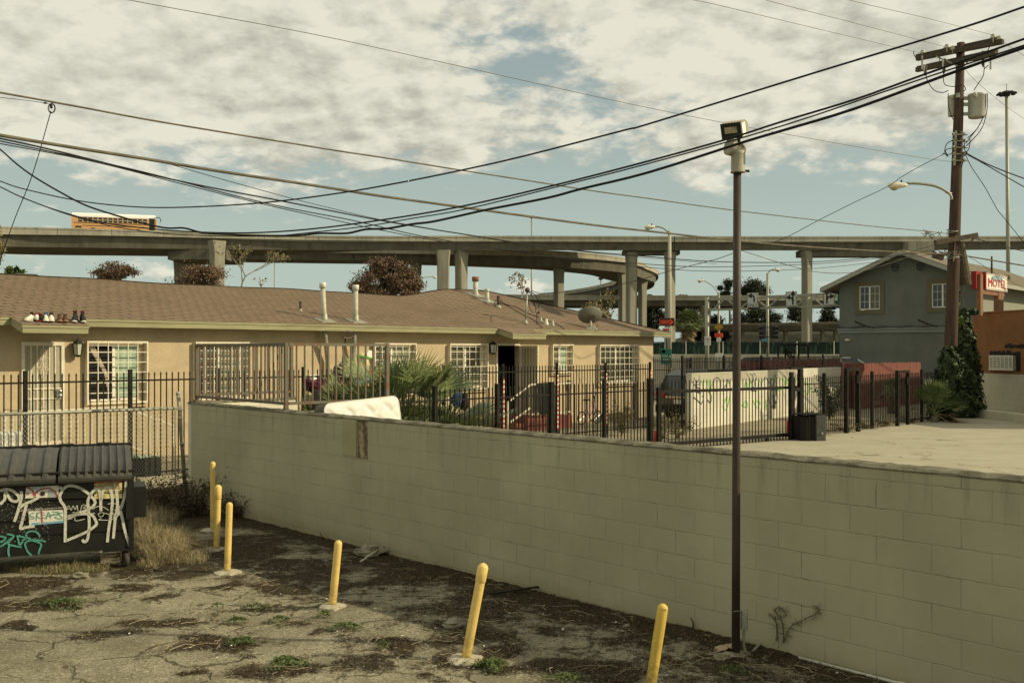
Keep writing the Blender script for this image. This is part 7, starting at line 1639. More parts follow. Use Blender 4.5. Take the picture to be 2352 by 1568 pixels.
wire('upper line of the thin cable bundle under the thick lashed cable', [(-30,310),(0,318),(83,336),(167,356),(267,381),(367,406),(500,434),(633,459),(784,489),(872,506),(989,526),(1072,539),(1172,555),(1322,575),(1472,588),(1646,601),(1850,602),(2006,591),(2175,572)], 12, 33, .011)
wire('middle line of the thin cable bundle passing behind the loop ramp', [(-30,316),(0,324),(167,359),(333,396),(606,466),(784,501),(839,513),(972,543),(1106,565),(1306,591),(1490,607),(1646,613),(1890,605),(2060,588),(2175,570)], 12, 33, .0085)
wire('lowest line of the thin cable bundle passing behind the loop ramp', [(-30,322),(0,330),(200,368),(400,418),(600,468),(784,509),(872,528),(1006,553),(1172,576),(1306,594),(1490,614),(1646,623),(1880,616),(2100,590),(2178,578)], 12, 33, .007)
wire('thin line splitting off below the thick lashed cable near the middle', [(370,371),(500,409),(667,455),(784,484),(872,504),(1006,528),(1170,556),(1300,574),(1480,592),(1646,606)], 15, 30, .006)
wire('hair thin wire crossing the clouds from the top left to the utility pole', [(-200,-95),(50,-50),(293,0),(700,75),(1000,140),(1300,207),(1490,248),(1662,282),(1720,293),(1966,337),(2120,363),(2190,372)], 16, 33, .007, 'cable_thin')
wire('thin guy wire dropping steeply at the left edge', [(117,256),(75,400),(35,500),(0,600),(-16,660)], 14, 15, .0065)
b = MB()
for k, rr in enumerate((.052,.06,.05)): c = P(118,249,13.6); b.tube([c+Vector((rr*math.cos(a)*.85, .01*k, rr*math.sin(a)*1.15+.003*k)) for a in [i*math.pi/8 for i in range(17)]], .004, 4, False)
c = P(118,245,13.6); b.blob(c, (.02,.02,.03), .2, 6); b.tube([P(x,y,13.6) for x, y in smooth([(0,224),(60,231),(103,237),(114,240),(119,238),(121,232)],3)], .004, 4, False); b.blob(P(104,237,13.6), (.028,.01,.014), 0, 6)
tag(b.build('wire_coil', M['cable'], None), 'small coil of spare wire hanging from the upper strand at the left', 'cable coil')
for i, (st, lab) in enumerate(((((1100,-150),(1350,-72),(1560,-8),(1640,10),(1850,60),(2091,117),(2119,122)), 'left of the three high voltage wires reaching the crossarm'),(((1200,-160),(1480,-80),(1757,0),(1950,50),(2175,109)),'middle of the three high voltage wires reaching the crossarm'),(((1400,-150),(1680,-72),(1948,0),(2120,40),(2281,81),(2296,85)),'right of the three high voltage wires reaching the crossarm'))):
    wire(lab, st, 13, 33, .006, 'cable_thin', 'power_line')
wire('thin wire leaving the crossarm to the right edge above the mast', [(2296,90),(2320,108),(2352,128),(2420,170)], 33, 40, .008, 'cable_thin', 'power_line')
wire('thin wire passing behind the pole top down to the right edge', [(2188,112),(2219,187-25),(2245,190),(2300,236),(2352,273)], 33, 42, .007, 'cable_thin', 'power_line')
wire('service drop from the utility pole to the mast on the bungalow roof', [(2172,352),(2110,384),(2070,407),(2038,429),(1960,466),(1880,506),(1790,552),(1703,575),(1646,595),(1540,622),(1440,650),(1330,668),(1240,674)], 33, 29.5, .011, 'cable', 'service_drop', end=MAST+Vector((.1,0,0)))
wire('lower service wire sagging from mid span across to the pole by the grey roof', [(1703,575),(1796,605),(1886,626),(1976,623),(2066,597),(2171,560)], 31, 33, .010, 'cable_old', 'service_drop')
wire('upper of two twisted drops leaving the utility pole to the right edge', [(2214,349),(2270,378),(2352,410),(2420,432)], 33, 36, .022, 'cable', 'service_drop')
wire('lower of two twisted drops leaving the utility pole to the right edge', [(2212,350),(2260,376),(2310,405),(2352,429),(2420,464)], 33, 36, .018, 'cable', 'service_drop')
wire('steep drop wire curving down past the light mast to the right edge', [(2218,357),(2232,385),(2261,428),(2290,480),(2306,500),(2352,557),(2400,610)], 33, 35, .012, 'cable', 'service_drop')
wire('black drop wire from the lower crossarm to the right edge over the viaduct', [(2190,541),(2240,548),(2300,565),(2352,577),(2420,590)], 33, 35, .014, 'cable', 'service_drop')
wire('thick pale strand continuing right of the pole above the grey roof', [(2196,584),(2250,593),(2310,603),(2352,610),(2420,620)], 33, 36, .024, 'cable_old')
wire('thin line below the thick strand right of the pole', [(2196,575),(2240,598),(2290,630),(2352,662),(2400,690)], 33, 35, .009, 'cable_old')
wire('thin line rising left over the gable of the grey building', [(1990,612),(2030,598),(2070,585),(2120,570),(2172,556)], 33, 33, .010, 'cable_old')
def leafcloud(b, c, rad, n, size, rnd, clumps=14, spread=.34, flat=1.0):
    cs = []
    for _ in range(clumps):
        a = rnd.uniform(0, 2*math.pi); z = rnd.uniform(-.75, 1); r = math.sqrt(max(0,1-z*z))*rnd.uniform(.45,.95)
        cs.append((c[0]+rad[0]*r*math.cos(a)*.85, c[1]+rad[1]*r*math.sin(a)*.85, c[2]+rad[2]*z*rnd.uniform(.5,.85), rnd.uniform(.6,1.25)))
    for _ in range(n):
        q = rnd.choice(cs); k = q[3]*spread
        p = Vector((q[0]+rnd.gauss(0,1)*rad[0]*k*.6, q[1]+rnd.gauss(0,1)*rad[1]*k*.6, q[2]+rnd.gauss(0,1)*rad[2]*k*.55))
        u = Vector((rnd.gauss(0,1),rnd.gauss(0,1),rnd.gauss(0,1)*flat)).normalized(); v = u.orthogonal().normalized(); w = u.cross(v); s = size*rnd.uniform(.6,1.4); o = len(b.v)
        a = rnd.uniform(0,6.28); e = v*math.cos(a)+w*math.sin(a); f = u.cross(e)
        b.v += [tuple(p-e*s), tuple(p-f*s*.42), tuple(p+e*s), tuple(p+f*s*.42)]; b.f.append((o,o+1,o+2,o+3))
    return cs
def limbs(b, base, targets, r0, rnd, wob=.12, n=5):
    for t in targets:
        t = Vector(t[:3]); d = t-base; pts = [base+d*(i/n)*1+Vector((rnd.gauss(0,wob)*d.length*.2*(0<i<n), rnd.gauss(0,wob)*d.length*.2*(0<i<n), (1-(1-i/n)**1.4-i/n)*d.length*.25*0+0)) for i in range(n+1)]
        b.tube(pts, [r0*(1-.82*i/n) for i in range(n+1)], 5)
def tree(name, lab, cx, cy, rx, ry, Y, n, size, leaf, seed, clumps=16, bark='bark', spread=.34, group=None):
    """crown given in picture px: centre, half sizes; Y distance"""
    s = Y/F; rnd = random.Random(seed); c = P(cx, cy, Y); o = thing(name, lab, 'tree', (c.x, Y, -.3), 0, group)
    cz = c.z+.3; b = MB(); cs = leafcloud(b, (0,0,cz), (rx*s, rx*s*.8, ry*s), n, size, rnd, clumps, spread); b.build('crown', M[leaf], o)
    t = MB(); fork = Vector((0,0,max(.6,cz-ry*s*.9))); t.tube([(0,0,0),(.05,0,fork.z*.5),fork], [rx*s*.07+.06, rx*s*.06+.05, rx*s*.05+.04], 8); limbs(t, fork, cs, rx*s*.035+.03, rnd); t.build('trunk', M[bark], o)
    return o
tree('bush_tree', 'small brownish tree peeking over the roof below the school bus', 262, 628, 54, 24, 60, 4800, .075, 'leaf_brown', 1, 16)
tree('bush_tree', 'brown leaved bush in front of the wide viaduct column', 462, 642, 66, 32, 70, 6500, .085, 'leaf_brown', 2, 20)
tree('broadleaf_tree', 'large reddish brown tree behind the bungalow roof left of the twin columns', 884, 658, 96, 66, 75, 26000, .10, 'leaf_brown', 3, 40, spread=.19)
tree('bush_tree', 'small green bush beside the barrel chimney', 28, 630, 26, 16, 34, 260, .12, 'leaf_green', 4, 6)
tree('broadleaf_tree', 'olive tree edge cut off by the left picture border', -22, 568, 28, 50, 40, 2600, .08, 'leaf_olive', 5, 10)
for i, (cx, cy, rx, ry, Y, n, lf, lab) in enumerate(((1676,668,32,30,260,900,'leaf_dark','open crowned eucalyptus left of the brown lamp pole above the overpass'),(1728,672,42,36,255,1800,'leaf_dark','dense dark eucalyptus right of the brown lamp pole above the overpass'),
    (1500,730,26,40,205,1100,'leaf_dark','dark tree between the loop ramp columns'),(1575,722,56,40,208,3000,'leaf_dark','wide dark tree behind the tall palm'),(1740,740,70,34,215,3200,'leaf_dark','dark tree mass between the pole and the signal'),(1840,722,34,22,222,900,'leaf_dark','sparse tree left of the tall right column'),(1900,735,30,24,222,800,'leaf_dark','small dark tree by the corner of the grey building'),(1625,760,50,44,190,2600,'leaf_dark','dark shrubbery under the middle overpass'))):
    tree('eucalyptus' if i < 2 else 'broadleaf_tree', lab, cx, cy, rx, ry, Y, n*5, .24, lf, 20+i, 22 if i else 10, spread=.25)
def bare(name, lab, bx, by, tx, ty, spread, Y, seed, leaves, lm='leaf_olive', lf=.09, depth=4, r0=.09):
    s = Y/F; rnd = random.Random(seed); c = P(bx, by, Y); o = thing(name, lab, 'tree', (c.x, Y, -.3)); t = MB(); tips = []
    H = (by-ty)*s
    def grow(p, d, L, r, k):
        n = 3; pts = [p]; q = p
        for i in range(n):
            d = (d+Vector((rnd.gauss(0,.13),rnd.gauss(0,.13),rnd.gauss(0,.07)))).normalized(); q = q+d*L/n; pts.append(q)
        t.tube(pts, [r*(1-.35*i/n) for i in range(n+1)], 5 if k < 3 else 3, False)
        if k >= depth: tips.append(q); return
        for j in range(rnd.choice((2,3,3))):
            a = rnd.uniform(0,6.28); sp = rnd.uniform(.35,.95)*spread; nd = (d+Vector((math.cos(a)*sp, math.sin(a)*sp*.7, rnd.uniform(-.15,.35)))).normalized(); grow(q if j else pts[2], nd, L*rnd.uniform(.6,.85), r*.6, k+1)
        tips.append(q)
    z0 = c.z+.3-H*.0; t.tube([(0,0,0),(0,0,max(.5,z0-H*.05))], r0*1.1, 6, False)
    grow(Vector((0,0,max(.5,z0-H*.05))), Vector(((tx-bx)*s,0,H)).normalized(), H*.36, r0, 0); t.build('branches', M['bark_pale'], o)
    b = MB()
    for _ in range(leaves):
        p = rnd.choice(tips)+Vector((rnd.gauss(0,.12),rnd.gauss(0,.12),rnd.gauss(0,.12))); u = Vector((rnd.gauss(0,1),rnd.gauss(0,1),rnd.gauss(0,1))).normalized(); v = u.orthogonal().normalized()*lf; w = u.cross(v.normalized())*lf*.6; q = len(b.v); b.v += [tuple(p-v),tuple(p-w),tuple(p+v),tuple(p+w)]; b.f.append((q,q+1,q+2,q+3))
    b.build('leaves', M[lm], o)
bare('bare_tree', 'nearly bare pale tree in front of the wide viaduct column', 552, 672, 556, 545, .85, 55, 3, 170, depth=5, r0=.055)
bare('bare_tree', 'thin bare sapling behind the roof vents right of the twin columns', 1196, 690, 1205, 612, .8, 50, 8, 50, depth=3, r0=.05)
bare('bare_tree', 'bare scrubby tree behind the satellite dish', 1405, 735, 1395, 668, .9, 52, 11, 90, depth=4, r0=.05)
bare('bare_tree', 'small bare twigs above the roof beside the rusty vent', 598, 668, 604, 630, .9, 50, 14, 12, depth=2, r0=.03)
tree('bush_tree', 'sparse yellowish bush behind the satellite dish', 1365, 712, 60, 26, 50, 420, .10, 'leaf_olive', 31, 10)
# palms
def frond(b, base, d, L, rad, rnd, n=22, w=.030, droop=.2, span=2.5):
    d = Vector(d).normalized(); side = d.cross(Vector((0,0,1))); side = side.normalized() if side.length > .01 else Vector((1,0,0)); up = side.cross(d).normalized()
    hub = base+d*L; b.tube([base, base+d*L*.5+Vector((0,0,.02)), hub], [.014,.011,.008], 4, False)
    tw = rnd.uniform(-.5,.5); s2 = side*math.cos(tw)+up*math.sin(tw)
    for k in range(n):
        a = -span/2+span*k/(n-1)+rnd.gauss(0,.02); e = d*math.cos(a)+s2*math.sin(a); r = rad*(.72+.28*math.cos(a*.8))*rnd.uniform(.88,1.05)
        m1 = hub+e*r*.55-Vector((0,0,droop*r*.12)); tip = hub+e*r-Vector((0,0,droop*r*.55*rnd.uniform(.5,1.4))); nn = e.cross(up).normalized()*w*rad*1.3; q = len(b.v)
        b.v += [tuple(hub-nn*.15), tuple(hub+nn*.15), tuple(m1+nn*.7+up*.006), tuple(m1-nn*.7+up*.006), tuple(tip)]; b.f += [(q,q+1,q+2,q+3),(q+3,q+2,q+4)]
def fanpalm(lab, p, n, L, rad, seed, H=0, group=None, dry=4, tmin=.15):
    rnd = random.Random(seed); o = thing('fan_palm', lab, 'palm', p, 0, group); b = MB(); dd = MB()
    for k in range(n+dry):
        a = rnd.uniform(0,6.28); el = rnd.uniform(tmin,1.45) if k < n else rnd.uniform(-.5,.25); d = (math.cos(a)*math.cos(el), math.sin(a)*math.cos(el), math.sin(el)); frond(b if k < n else dd, Vector((0,0,H+.05)), d, L*rnd.uniform(.7,1.15), rad*rnd.uniform(.8,1.1), rnd)
    b.build('fronds', M['palm'], o)
    if dry: dd.build('dry_fronds', M['palm_dry'], o)
    t = MB(); t.tube([(0,0,-.1),(0,0,max(.15,H))], [.14,.11] if H < 1 else [.28,.22], 8); t.build('trunk', M['bark'], o); return o
gr = 'fan palms along the bungalow fence'
for i, (px, y, n, L, rad, lab) in enumerate(((738,-5.2,15,.85,.72,'low fan palm left end, behind the railing near the short wall'),(812,-5.3,24,.95,.85,'fan palm in the middle behind the long railing panel'),(866,-5.7,18,.9,.82,'fan palm at the right end of the long railing panel'),(905,-5.4,13,1.6,.85,'fan palm with one tall upright frond behind the mattress corner'),(978,-5.5,20,1.4,.95,'full fan palm standing right of the mattress'),(1036,-5.9,20,.85,.7,'small fan palm with spiky fronds, rightmost in the palm row'),(955,-6.3,14,.55,.6,'dry low fan palm directly right of the mattress'))):
    t = HF.t(px, y); fanpalm(lab, HF.w(t, y, ZL+.05), n, L, rad, 40+i, .1, gr, dry=3 if i != 6 else 8, tmin=.35)
p = P(1582, 0, 95); s = 95/F; 
rnd = random.Random(77); o = thing('tall_palm', 'shaggy fan palm on the far side of the street behind the green screen', 'palm', (p.x,95,0)); b = MB(); dd = MB(); hz = CH-(735-HY)*s
for k in range(62):
    a = rnd.uniform(0,6.28); el = rnd.uniform(-.3,1.4); frond(b, Vector((0,0,hz-.3)), (math.cos(a)*math.cos(el), math.sin(a)*math.cos(el), math.sin(el)), .8*rnd.uniform(.7,1.1), 1.05, rnd, 14, .055, .45)
for k in range(60):
    a = rnd.uniform(0,6.28); el = rnd.uniform(-1.3,-.3); frond(dd, Vector((0,0,hz-rnd.uniform(0,1.4))), (math.cos(a)*math.cos(el), math.sin(a)*math.cos(el), math.sin(el)), .5, .7, rnd, 9, .07, .6)
b.build('fronds', M['palm'], o); dd.build('dry_fronds', M['palm_dry'], o); t = MB(); t.tube([(0,0,-.3),(0,0,hz)], .3, 8); t.build('trunk', M['bark'], o)
q = G2.w(G2.t(2146,-.35), -.35); fanpalm('fan palm in the corner between the back fence and the ivy', (q.x,q.y,ZL), 22, .55, .72, 61, .2, dry=5)
q = P(2047,0,36.5); fanpalm('small fan palm behind the back fence in front of the red boards', (q.x,36.5,ZL), 14, .4, .5, 62, .5, dry=2)
# ivy over the corner between pole and orange wall
rnd = random.Random(9); iv = P(2200, 0, 35.2); o = thing('ivy_mound', 'tall mound of dark ivy climbing between the utility pole and the orange building', 'ivy', (iv.x,35.2,0)); b = MB(); s = 35.2/F
def ivy(cx, cy, rx, ry, n, dy=0):
    s2 = (35.2+dy)/F; ox = (cx-CX)*s2-iv.x; oz = CH-(cy-HY)*s2
    for _ in range(n):
        a = rnd.uniform(0,6.28); z = rnd.uniform(-1,1); r = math.sqrt(1-z*z); rr = rnd.uniform(.6,1.05)*(1+.18*math.sin(a*5+z*7+cx))
        p_ = Vector((ox+rx*s2*r*math.cos(a)*rr, dy+min(rx*s2,.8)*.8*r*math.sin(a)*rr, max(.03,oz+ry*s2*z*rr))); u = (Vector((math.cos(a)*r,math.sin(a)*r,z*.5+.4))+Vector((rnd.gauss(0,.5),rnd.gauss(0,.5),rnd.gauss(0,.5)))).normalized(); v = u.orthogonal().normalized(); w = u.cross(v); k = rnd.uniform(.04,.09); q = len(b.v); an = rnd.uniform(0,6.28); e = v*math.cos(an)+w*math.sin(an); f = u.cross(e)
        b.v += [tuple(p_-e*k),tuple(p_-f*k*.8),tuple(p_+e*k*1.1),tuple(p_+f*k*.8)]; b.f.append((q,q+1,q+2,q+3))
ivy(2212,885,40,72,4200,-.3); ivy(2216,800,24,56,2400,-.3); ivy(2222,850,28,64,1500,.2); ivy(2182,845,26,46,2400,-2.5); ivy(2178,890,26,52,2400,-2.5); ivy(2205,930,52,38,2600,-.8); ivy(2232,910,22,48,1400,-.5); ivy(2165,935,34,30,1200,-2.2); ivy(2212,745,16,36,620,-.2); ivy(2236,716,13,6,140,-.1); ivy(2196,672,8,26,90,-.4)
b.build('leaves', M['leaf_ivy'], o)
b = MB()
for k in range(14):
    x = rnd.uniform(-.7,.7); b.tube(smooth([(x,.0,0),(x*.8+rnd.gauss(0,.1),-.1,1.2),(x*.5+rnd.gauss(0,.1),-.1,2.4),(.2+x*.2,0,3.6)],3), .018, 4, False)
b.tube(smooth([(.25,-.1,3.2),(.1,-.2,4.0),(.12,-.2,4.7),(.02,-.1,5.1)],3), .014, 4, False); b.build('vines', M['bark'], o)
b = MB(); bb = b; rnd = random.Random(10); ivy_c = o
b = MB()
def grn(cx, cy, rx, ry, n):
    global b
    ivy(cx,cy,rx,ry,n,-.35)
grn(2195,690,9,20,60); grn(2207,735,12,16,70); grn(2190,765,10,14,50); b.build('young_leaves', M['leaf_green'], ivy_c)
# shrubs by the drive
def shrub(lab, p, n, h, w, seed, leaf='leaf_green', lf=.03, stems=10):
    rnd = random.Random(seed); o = thing('weedy_shrub', lab, 'shrub', p); t = MB(); b = MB()
    for k in range(stems):
        a = rnd.uniform(0,6.28); tip = Vector((math.cos(a)*w*rnd.uniform(.2,1), math.sin(a)*w*rnd.uniform(.2,1), h*rnd.uniform(.5,1.05))); pts = [Vector((0,0,0)), tip*.5+Vector((0,0,h*.08)), tip]; t.tube(pts, [.008,.005,.003], 3, False)
        for j in range(n//stems):
            f = rnd.uniform(.15,1); c = pts[0].lerp(pts[2], f)+Vector((rnd.gauss(0,.05),rnd.gauss(0,.05),rnd.gauss(0,.04))); u = Vector((rnd.gauss(0,1),rnd.gauss(0,1),rnd.gauss(0,1))).normalized(); v = u.orthogonal().normalized()*lf*rnd.uniform(.6,1.3); ww = u.cross(v)*.5; q = len(b.v); b.v += [tuple(c-v),tuple(c-ww),tuple(c+v),tuple(c+ww)]; b.f.append((q,q+1,q+2,q+3))
    t.build('stems', M['bark'], o); b.build('leaves', M[leaf], o)
def atp(px, Y): q = P(px,0,Y); return (q.x,Y,ZL)
shrub('leafy green weed bush between fence and bungalow corner', atp(1428,27), 900, 1.0, .6, 1, 'leaf_olive'); shrub('weeds growing behind the rolling gate left of the car', atp(1520,25.6), 500, .75, .5, 2, 'leaf_olive'); shrub('tall weed behind the gate beside the car wheel', atp(1555,26), 500, .7, .55, 3, 'leaf_olive')
shrub('dark straggly shrub against the white wall beyond the gate motor', atp(1906,33), 1100, 1.7, .6, 4, 'leaf_ivy', .05, 16); shrub('low dry shrub at the foot of the graffiti wall right end', atp(1868,30.2), 400, .6, .6, 5, 'leaf_olive')
for i, px in enumerate((1940,1990,2030,2095)): shrub(['weeds under the first gate catch','weeds under the middle of the back fence','weeds under the back fence beside the small palm','weeds at the right end of the back fence'][i], (G2.w(G2.t(px,.15),.15).x, G2.w(G2.t(px,.15),.15).y, ZL), 260, .22, .6, 6+i, 'leaf_olive')
def gpt_(px, py, z=0): g = G(px, py, z); g.z = gz(g.x, g.y); return g
shrub('dark dead vine bush at the left foot of the block wall', gpt_(446,1185,-.1), 1900, .6, .6, 21, 'litter', .022, 40); shrub('dead tangled brush behind the far bollards', gpt_(360,1170,-.1), 1500, .5, .9, 22, 'litter', .022, 26)
shrub('dead branch heap against the wall right of the bollards', gpt_(545,1190,-.1), 900, .4, .5, 23, 'litter', .02, 26); shrub('dead vine tangle between dumpster and wall', gpt_(400,1180,-.1), 700, .5, .6, 24, 'litter', .02, 20)
# dead stalks against the wall right of the lamp pole
for (pts, lab) in (([(1800,1475),(1797,1430),(1780,1400),(1795,1395),(1808,1412)],'curled dead stalk climbing the block wall, middle one'),([(1800,1475),(1815,1440),(1840,1425),(1880,1404),(1873,1392)],'dead stalk leaning right against the block wall'),([(1785,1470),(1783,1430),(1770,1410)],'short prickly dead stalk left of the curled one')):
    w = []
    for x, y in smooth(pts,4): t = WF.t(x,-.03); w.append(WF.w(t,-.03,WF.z(t,-.03,y)))
    b = MB(); b.tube(w, [.007*(1-.6*i/len(w)) for i in range(len(w))], 4); rnd = random.Random(5)
    for q in w:
        for _ in range(4): b.tube([q, q+Vector((rnd.gauss(0,.02),rnd.gauss(0,.01),rnd.gauss(0,.02)))], .0018, 3, False)
    tag(b.build('dead_stalk', M['bark']), lab, 'stalk')
for (px, py, lab) in ((1562,1420,'short black dead stem by the wall left of the lamp pole'),(738,1228,'dark dry stem at the wall foot behind the middle bollard'),(1590,1445,'dead stem beside the lamp pole foot')):
    g = gpt_(px, py+4); b = MB(); b.tube([g, g+Vector((.01,0,.06)), g+Vector((-.015,0,.12))], [.012,.008,.003], 5); tag(b.build('dead_stalk', M['wood_dark']), lab, 'stalk')
# ---------------- ground cover (too many to count)
def blade(b, p, h, lean, w, rnd):
    a = rnd.uniform(0,6.28); s = Vector((math.cos(a),math.sin(a),0)); t = Vector((math.cos(lean[0]),math.sin(lean[0]),0))*lean[1]; q = len(b.v)
    mid = p+t*h*.35+Vector((0,0,h*.6)); b.v += [tuple(p-s*w), tuple(p+s*w), tuple(mid+s*w*.8), tuple(mid-s*w*.8), tuple(p+t*h+Vector((0,0,h*(1-.45*min(1.6,lean[1])))))]; b.f += [(q,q+1,q+2,q+3),(q+3,q+2,q+4)]
rnd = random.Random(55); b = MB(); g2 = MB()
for (cx, cy, rx, ry, n, h, green) in ((365,1262,62,26,5200,.40,.12),(335,1215,50,30,3000,.36,.1),(410,1240,40,20,1500,.30,.25),(130,1300,120,11,2400,.15,.35),(340,1292,26,9,400,.14,.2),(430,1275,50,16,800,.16,.2),(350,1170,70,20,1200,.3,.1),(470,1250,30,14,500,.14,.2)):
    for _ in range(n):
        a = rnd.uniform(0,6.28); r = math.sqrt(rnd.random()); px = cx+rx*r*math.cos(a); py = cy+ry*r*math.sin(a); p = gpt_(px, py); hh = h*rnd.uniform(.35,1.1)*(1.15-r*.5)
        if DF.loc((p.x,p.y))[1] > .1 and DF.loc((p.x,p.y))[0] < .15: hh = min(hh,.12)
        blade(g2 if rnd.random() < green else b, p, hh, (rnd.uniform(0,6.28), rnd.uniform(.1,1.3)), .0022, rnd)
tag(b.build('dry_grass', M['straw']), 'dry straw coloured grass around the dumpster', 'grass', kind='stuff'); tag(g2.build('green_grass', M['grass_green']), 'green blades among the dry grass by the dumpster', 'grass', kind='stuff')
# litter: twigs and dead leaves lying where the dirt is
b = MB(); tw = MB(); rnd = random.Random(56); k = 0
while k < 26000:
    px = rnd.uniform(-20, 2352); py = 1180+390*rnd.random()**.85; p = gpt_(px, py)
    if WF.loc((p.x,p.y))[1] > -.02 or p.y > 15.5: continue
    k += 1; d = dirt(p.x,p.y)
    if d+rnd.gauss(0,.13) < .42: continue
    a = rnd.uniform(0,6.28); L = rnd.uniform(.012,.05); u = Vector((math.cos(a),math.sin(a),rnd.uniform(-.1,.35))); v = Vector((-math.sin(a),math.cos(a),rnd.uniform(-.5,.5)))*rnd.uniform(.08,.3); c = p+Vector((0,0,rnd.uniform(.012,.035))); q = len(b.v)
    b.v += [tuple(c-u*L*.5),tuple(c+v*L*.5),tuple(c+u*L*.5),tuple(c-v*L*.5)]; b.f.append((q,q+1,q+2,q+3))
tag(b.build('leaf_litter', M['litter']), 'dead leaves and debris on the cracked asphalt', 'litter', kind='stuff')
for _ in range(900):
    px = rnd.uniform(-20, 2100); py = 1200+368*rnd.random(); p = gpt_(px, py); 
    if dirt(p.x,p.y) < .3 or WF.loc((p.x,p.y))[1] > -.03: continue
    a = rnd.uniform(0,6.28); L = rnd.uniform(.05,.26); r = rnd.uniform(.0008,.0024); u = Vector((math.cos(a),math.sin(a),0)); v = Vector((-u.y,u.x,0)); pts = [p+u*L*(t-.5)+v*rnd.gauss(0,.02)+Vector((0,0,.02+rnd.uniform(0,.03))) for t in (0,.33,.66,1)]; tw.tube(pts, r, 3, False)
tag(tw.build('twigs', M['straw']), 'dry twigs scattered over the debris', 'twigs', kind='stuff')
# low mats of dead weeds and green weeds
b = MB(); rnd = random.Random(58); k = 0
while k < 15000:
    px = rnd.uniform(-20, 2200); py = 1190+378*rnd.random(); p = gpt_(px, py)
    if WF.loc((p.x,p.y))[1] > -.03 or p.y > 15.5: continue
    k += 1
    if dirt(p.x,p.y)+.2*noise.noise(Vector((p.x*2,p.y*2,9))) < .5: continue
    blade(b, p, rnd.uniform(.02,.07), (rnd.uniform(0,6.28), rnd.uniform(.6,1.5)), .0018, rnd)
tag(b.build('dead_weeds', M['litter']), 'low mat of dead weeds in the cracks', 'weeds', kind='stuff')
def weed(px, py, rx, ry, lab, n=420, m='weed'):
    g = gpt_(px, py); s = F/g.y; o = thing('weed_clump', lab, 'weed', g, 0, 'green weed clumps in the asphalt'); b = MB(); rnd = random.Random(px)
    ex = rx/s; ey = abs(G(px,py-ry).y-G(px,py+ry).y)/2
    for _ in range(n):
        a = rnd.uniform(0,6.28); r = math.sqrt(rnd.random())*(.75+.3*math.sin(a*3+px)); x = ex*r*math.cos(a); y = ey*r*math.sin(a); z = max(0,(1-r))*.045+rnd.uniform(.005,.03); u = Vector((rnd.gauss(0,.5),rnd.gauss(0,.5),1)).normalized(); v = u.orthogonal().normalized(); e = v*math.cos(a*7)+u.cross(v)*math.sin(a*7); f = u.cross(e); k = rnd.uniform(.005,.012); q = len(b.v); c = Vector((x,y,z))
        b.v += [tuple(c-e*k),tuple(c-f*k*.7),tuple(c+e*k),tuple(c+f*k*.7)]; b.f.append((q,q+1,q+2,q+3))
    b.build('leaves', M[m], o)
for w in ((1130,1532,44,16,'bright green weed clump right of the collar capped bollard',900),(655,1530,52,20,'large green weed clump near the bottom edge',1000),(555,1480,48,10,'flat green weed strip below the lone bollard',600),(545,1430,34,6,'thin green weed strip in the middle of the asphalt',350),(640,1428,26,9,'small green weed clump left of the lone bollard',300),(795,1446,50,8,'green weeds in front of the lone bollard footing',500),(745,1416,18,6,'tiny green weed at the left of the lone bollard footing',200),
    (150,1386,100,14,'green weeds below the dumpster wheel',900),(1300,1565,60,16,'green weeds at the bottom edge between two bollards',500),(590,1396,40,6,'thin weed line above the middle of the asphalt',300),(1680,1545,44,12,'weeds in front of the lamp pole foot',300),(500,1394,20,6,'small weed tuft below the third bollard',160),(880,1490,22,6,'small weed tuft among debris left of the capped bollard',160)): weed(*w[:5], n=w[5])
b = MB(); rnd = random.Random(66); k = 0
while k < 5200:
    px = rnd.uniform(-20, 2250); py = 1200+368*rnd.random()**.8; p = gpt_(px, py); k += 1
    if WF.loc((p.x,p.y))[1] > -.04: continue
    d = dirt(p.x,p.y)
    if not (.25 < d < .8) and rnd.random() > .25: continue
    r = rnd.uniform(.003,.011); q = len(b.v); c = p+Vector((0,0,.012)); a = rnd.uniform(0,6.28)
    for i in range(4): b.v.append((c.x+r*math.cos(a+i*1.57)*rnd.uniform(.7,1.3), c.y+r*math.sin(a+i*1.57)*rnd.uniform(.7,1.3), c.z-.004))
    b.v.append((c.x+rnd.uniform(-.3,.3)*r, c.y, c.z+r*.7)); b.f += [(q,q+1,q+4),(q+1,q+2,q+4),(q+2,q+3,q+4),(q+3,q,q+4)]
tag(b.build('gravel', M['stone']), 'loose gravel and asphalt crumbs along the dirt edges', 'gravel', kind='stuff')
# stones and scraps
def stone(px, py, r, lab, m='stone', seed=1): g = gpt_(px, py); b = MB(); b.blob((0,0,r*.35), (r*1.2,r,r*.6), .35, 9, seed); o = b.build('stone', M[m]); o.location = g; tag(o, lab, 'stone')
stone(850,1265,.14,'flat broken rock lying at the foot of the wall by the white pipe',seed=2); stone(185,1320,.07,'chunk of broken concrete in front of the dumpster',seed=3); stone(708,1272,.045,'small stone in the debris left of the flat rock',seed=4); stone(1040,1444,.07,'angular stone left of the capped bollard',seed=5); stone(588,1296,.03,'little pale stone near the rounded bollard',seed=6); stone(1440,1440,.03,'dark pebble near the wall',seed=8); stone(415,1258-10,.04,'small stone in the grass',seed=9)
b = MB(); g = gpt_(1672,1498); rnd = random.Random(3); n = 7
for i in range(n+1):
    for j in range(n+1): b.v.append((g.x+(i/n-.6)*.16, g.y+(j/n-.5)*.10, g.z+.02+.05*abs(noise.noise(Vector((i*.6,j*.6,2))))+ .03*(i/n)))
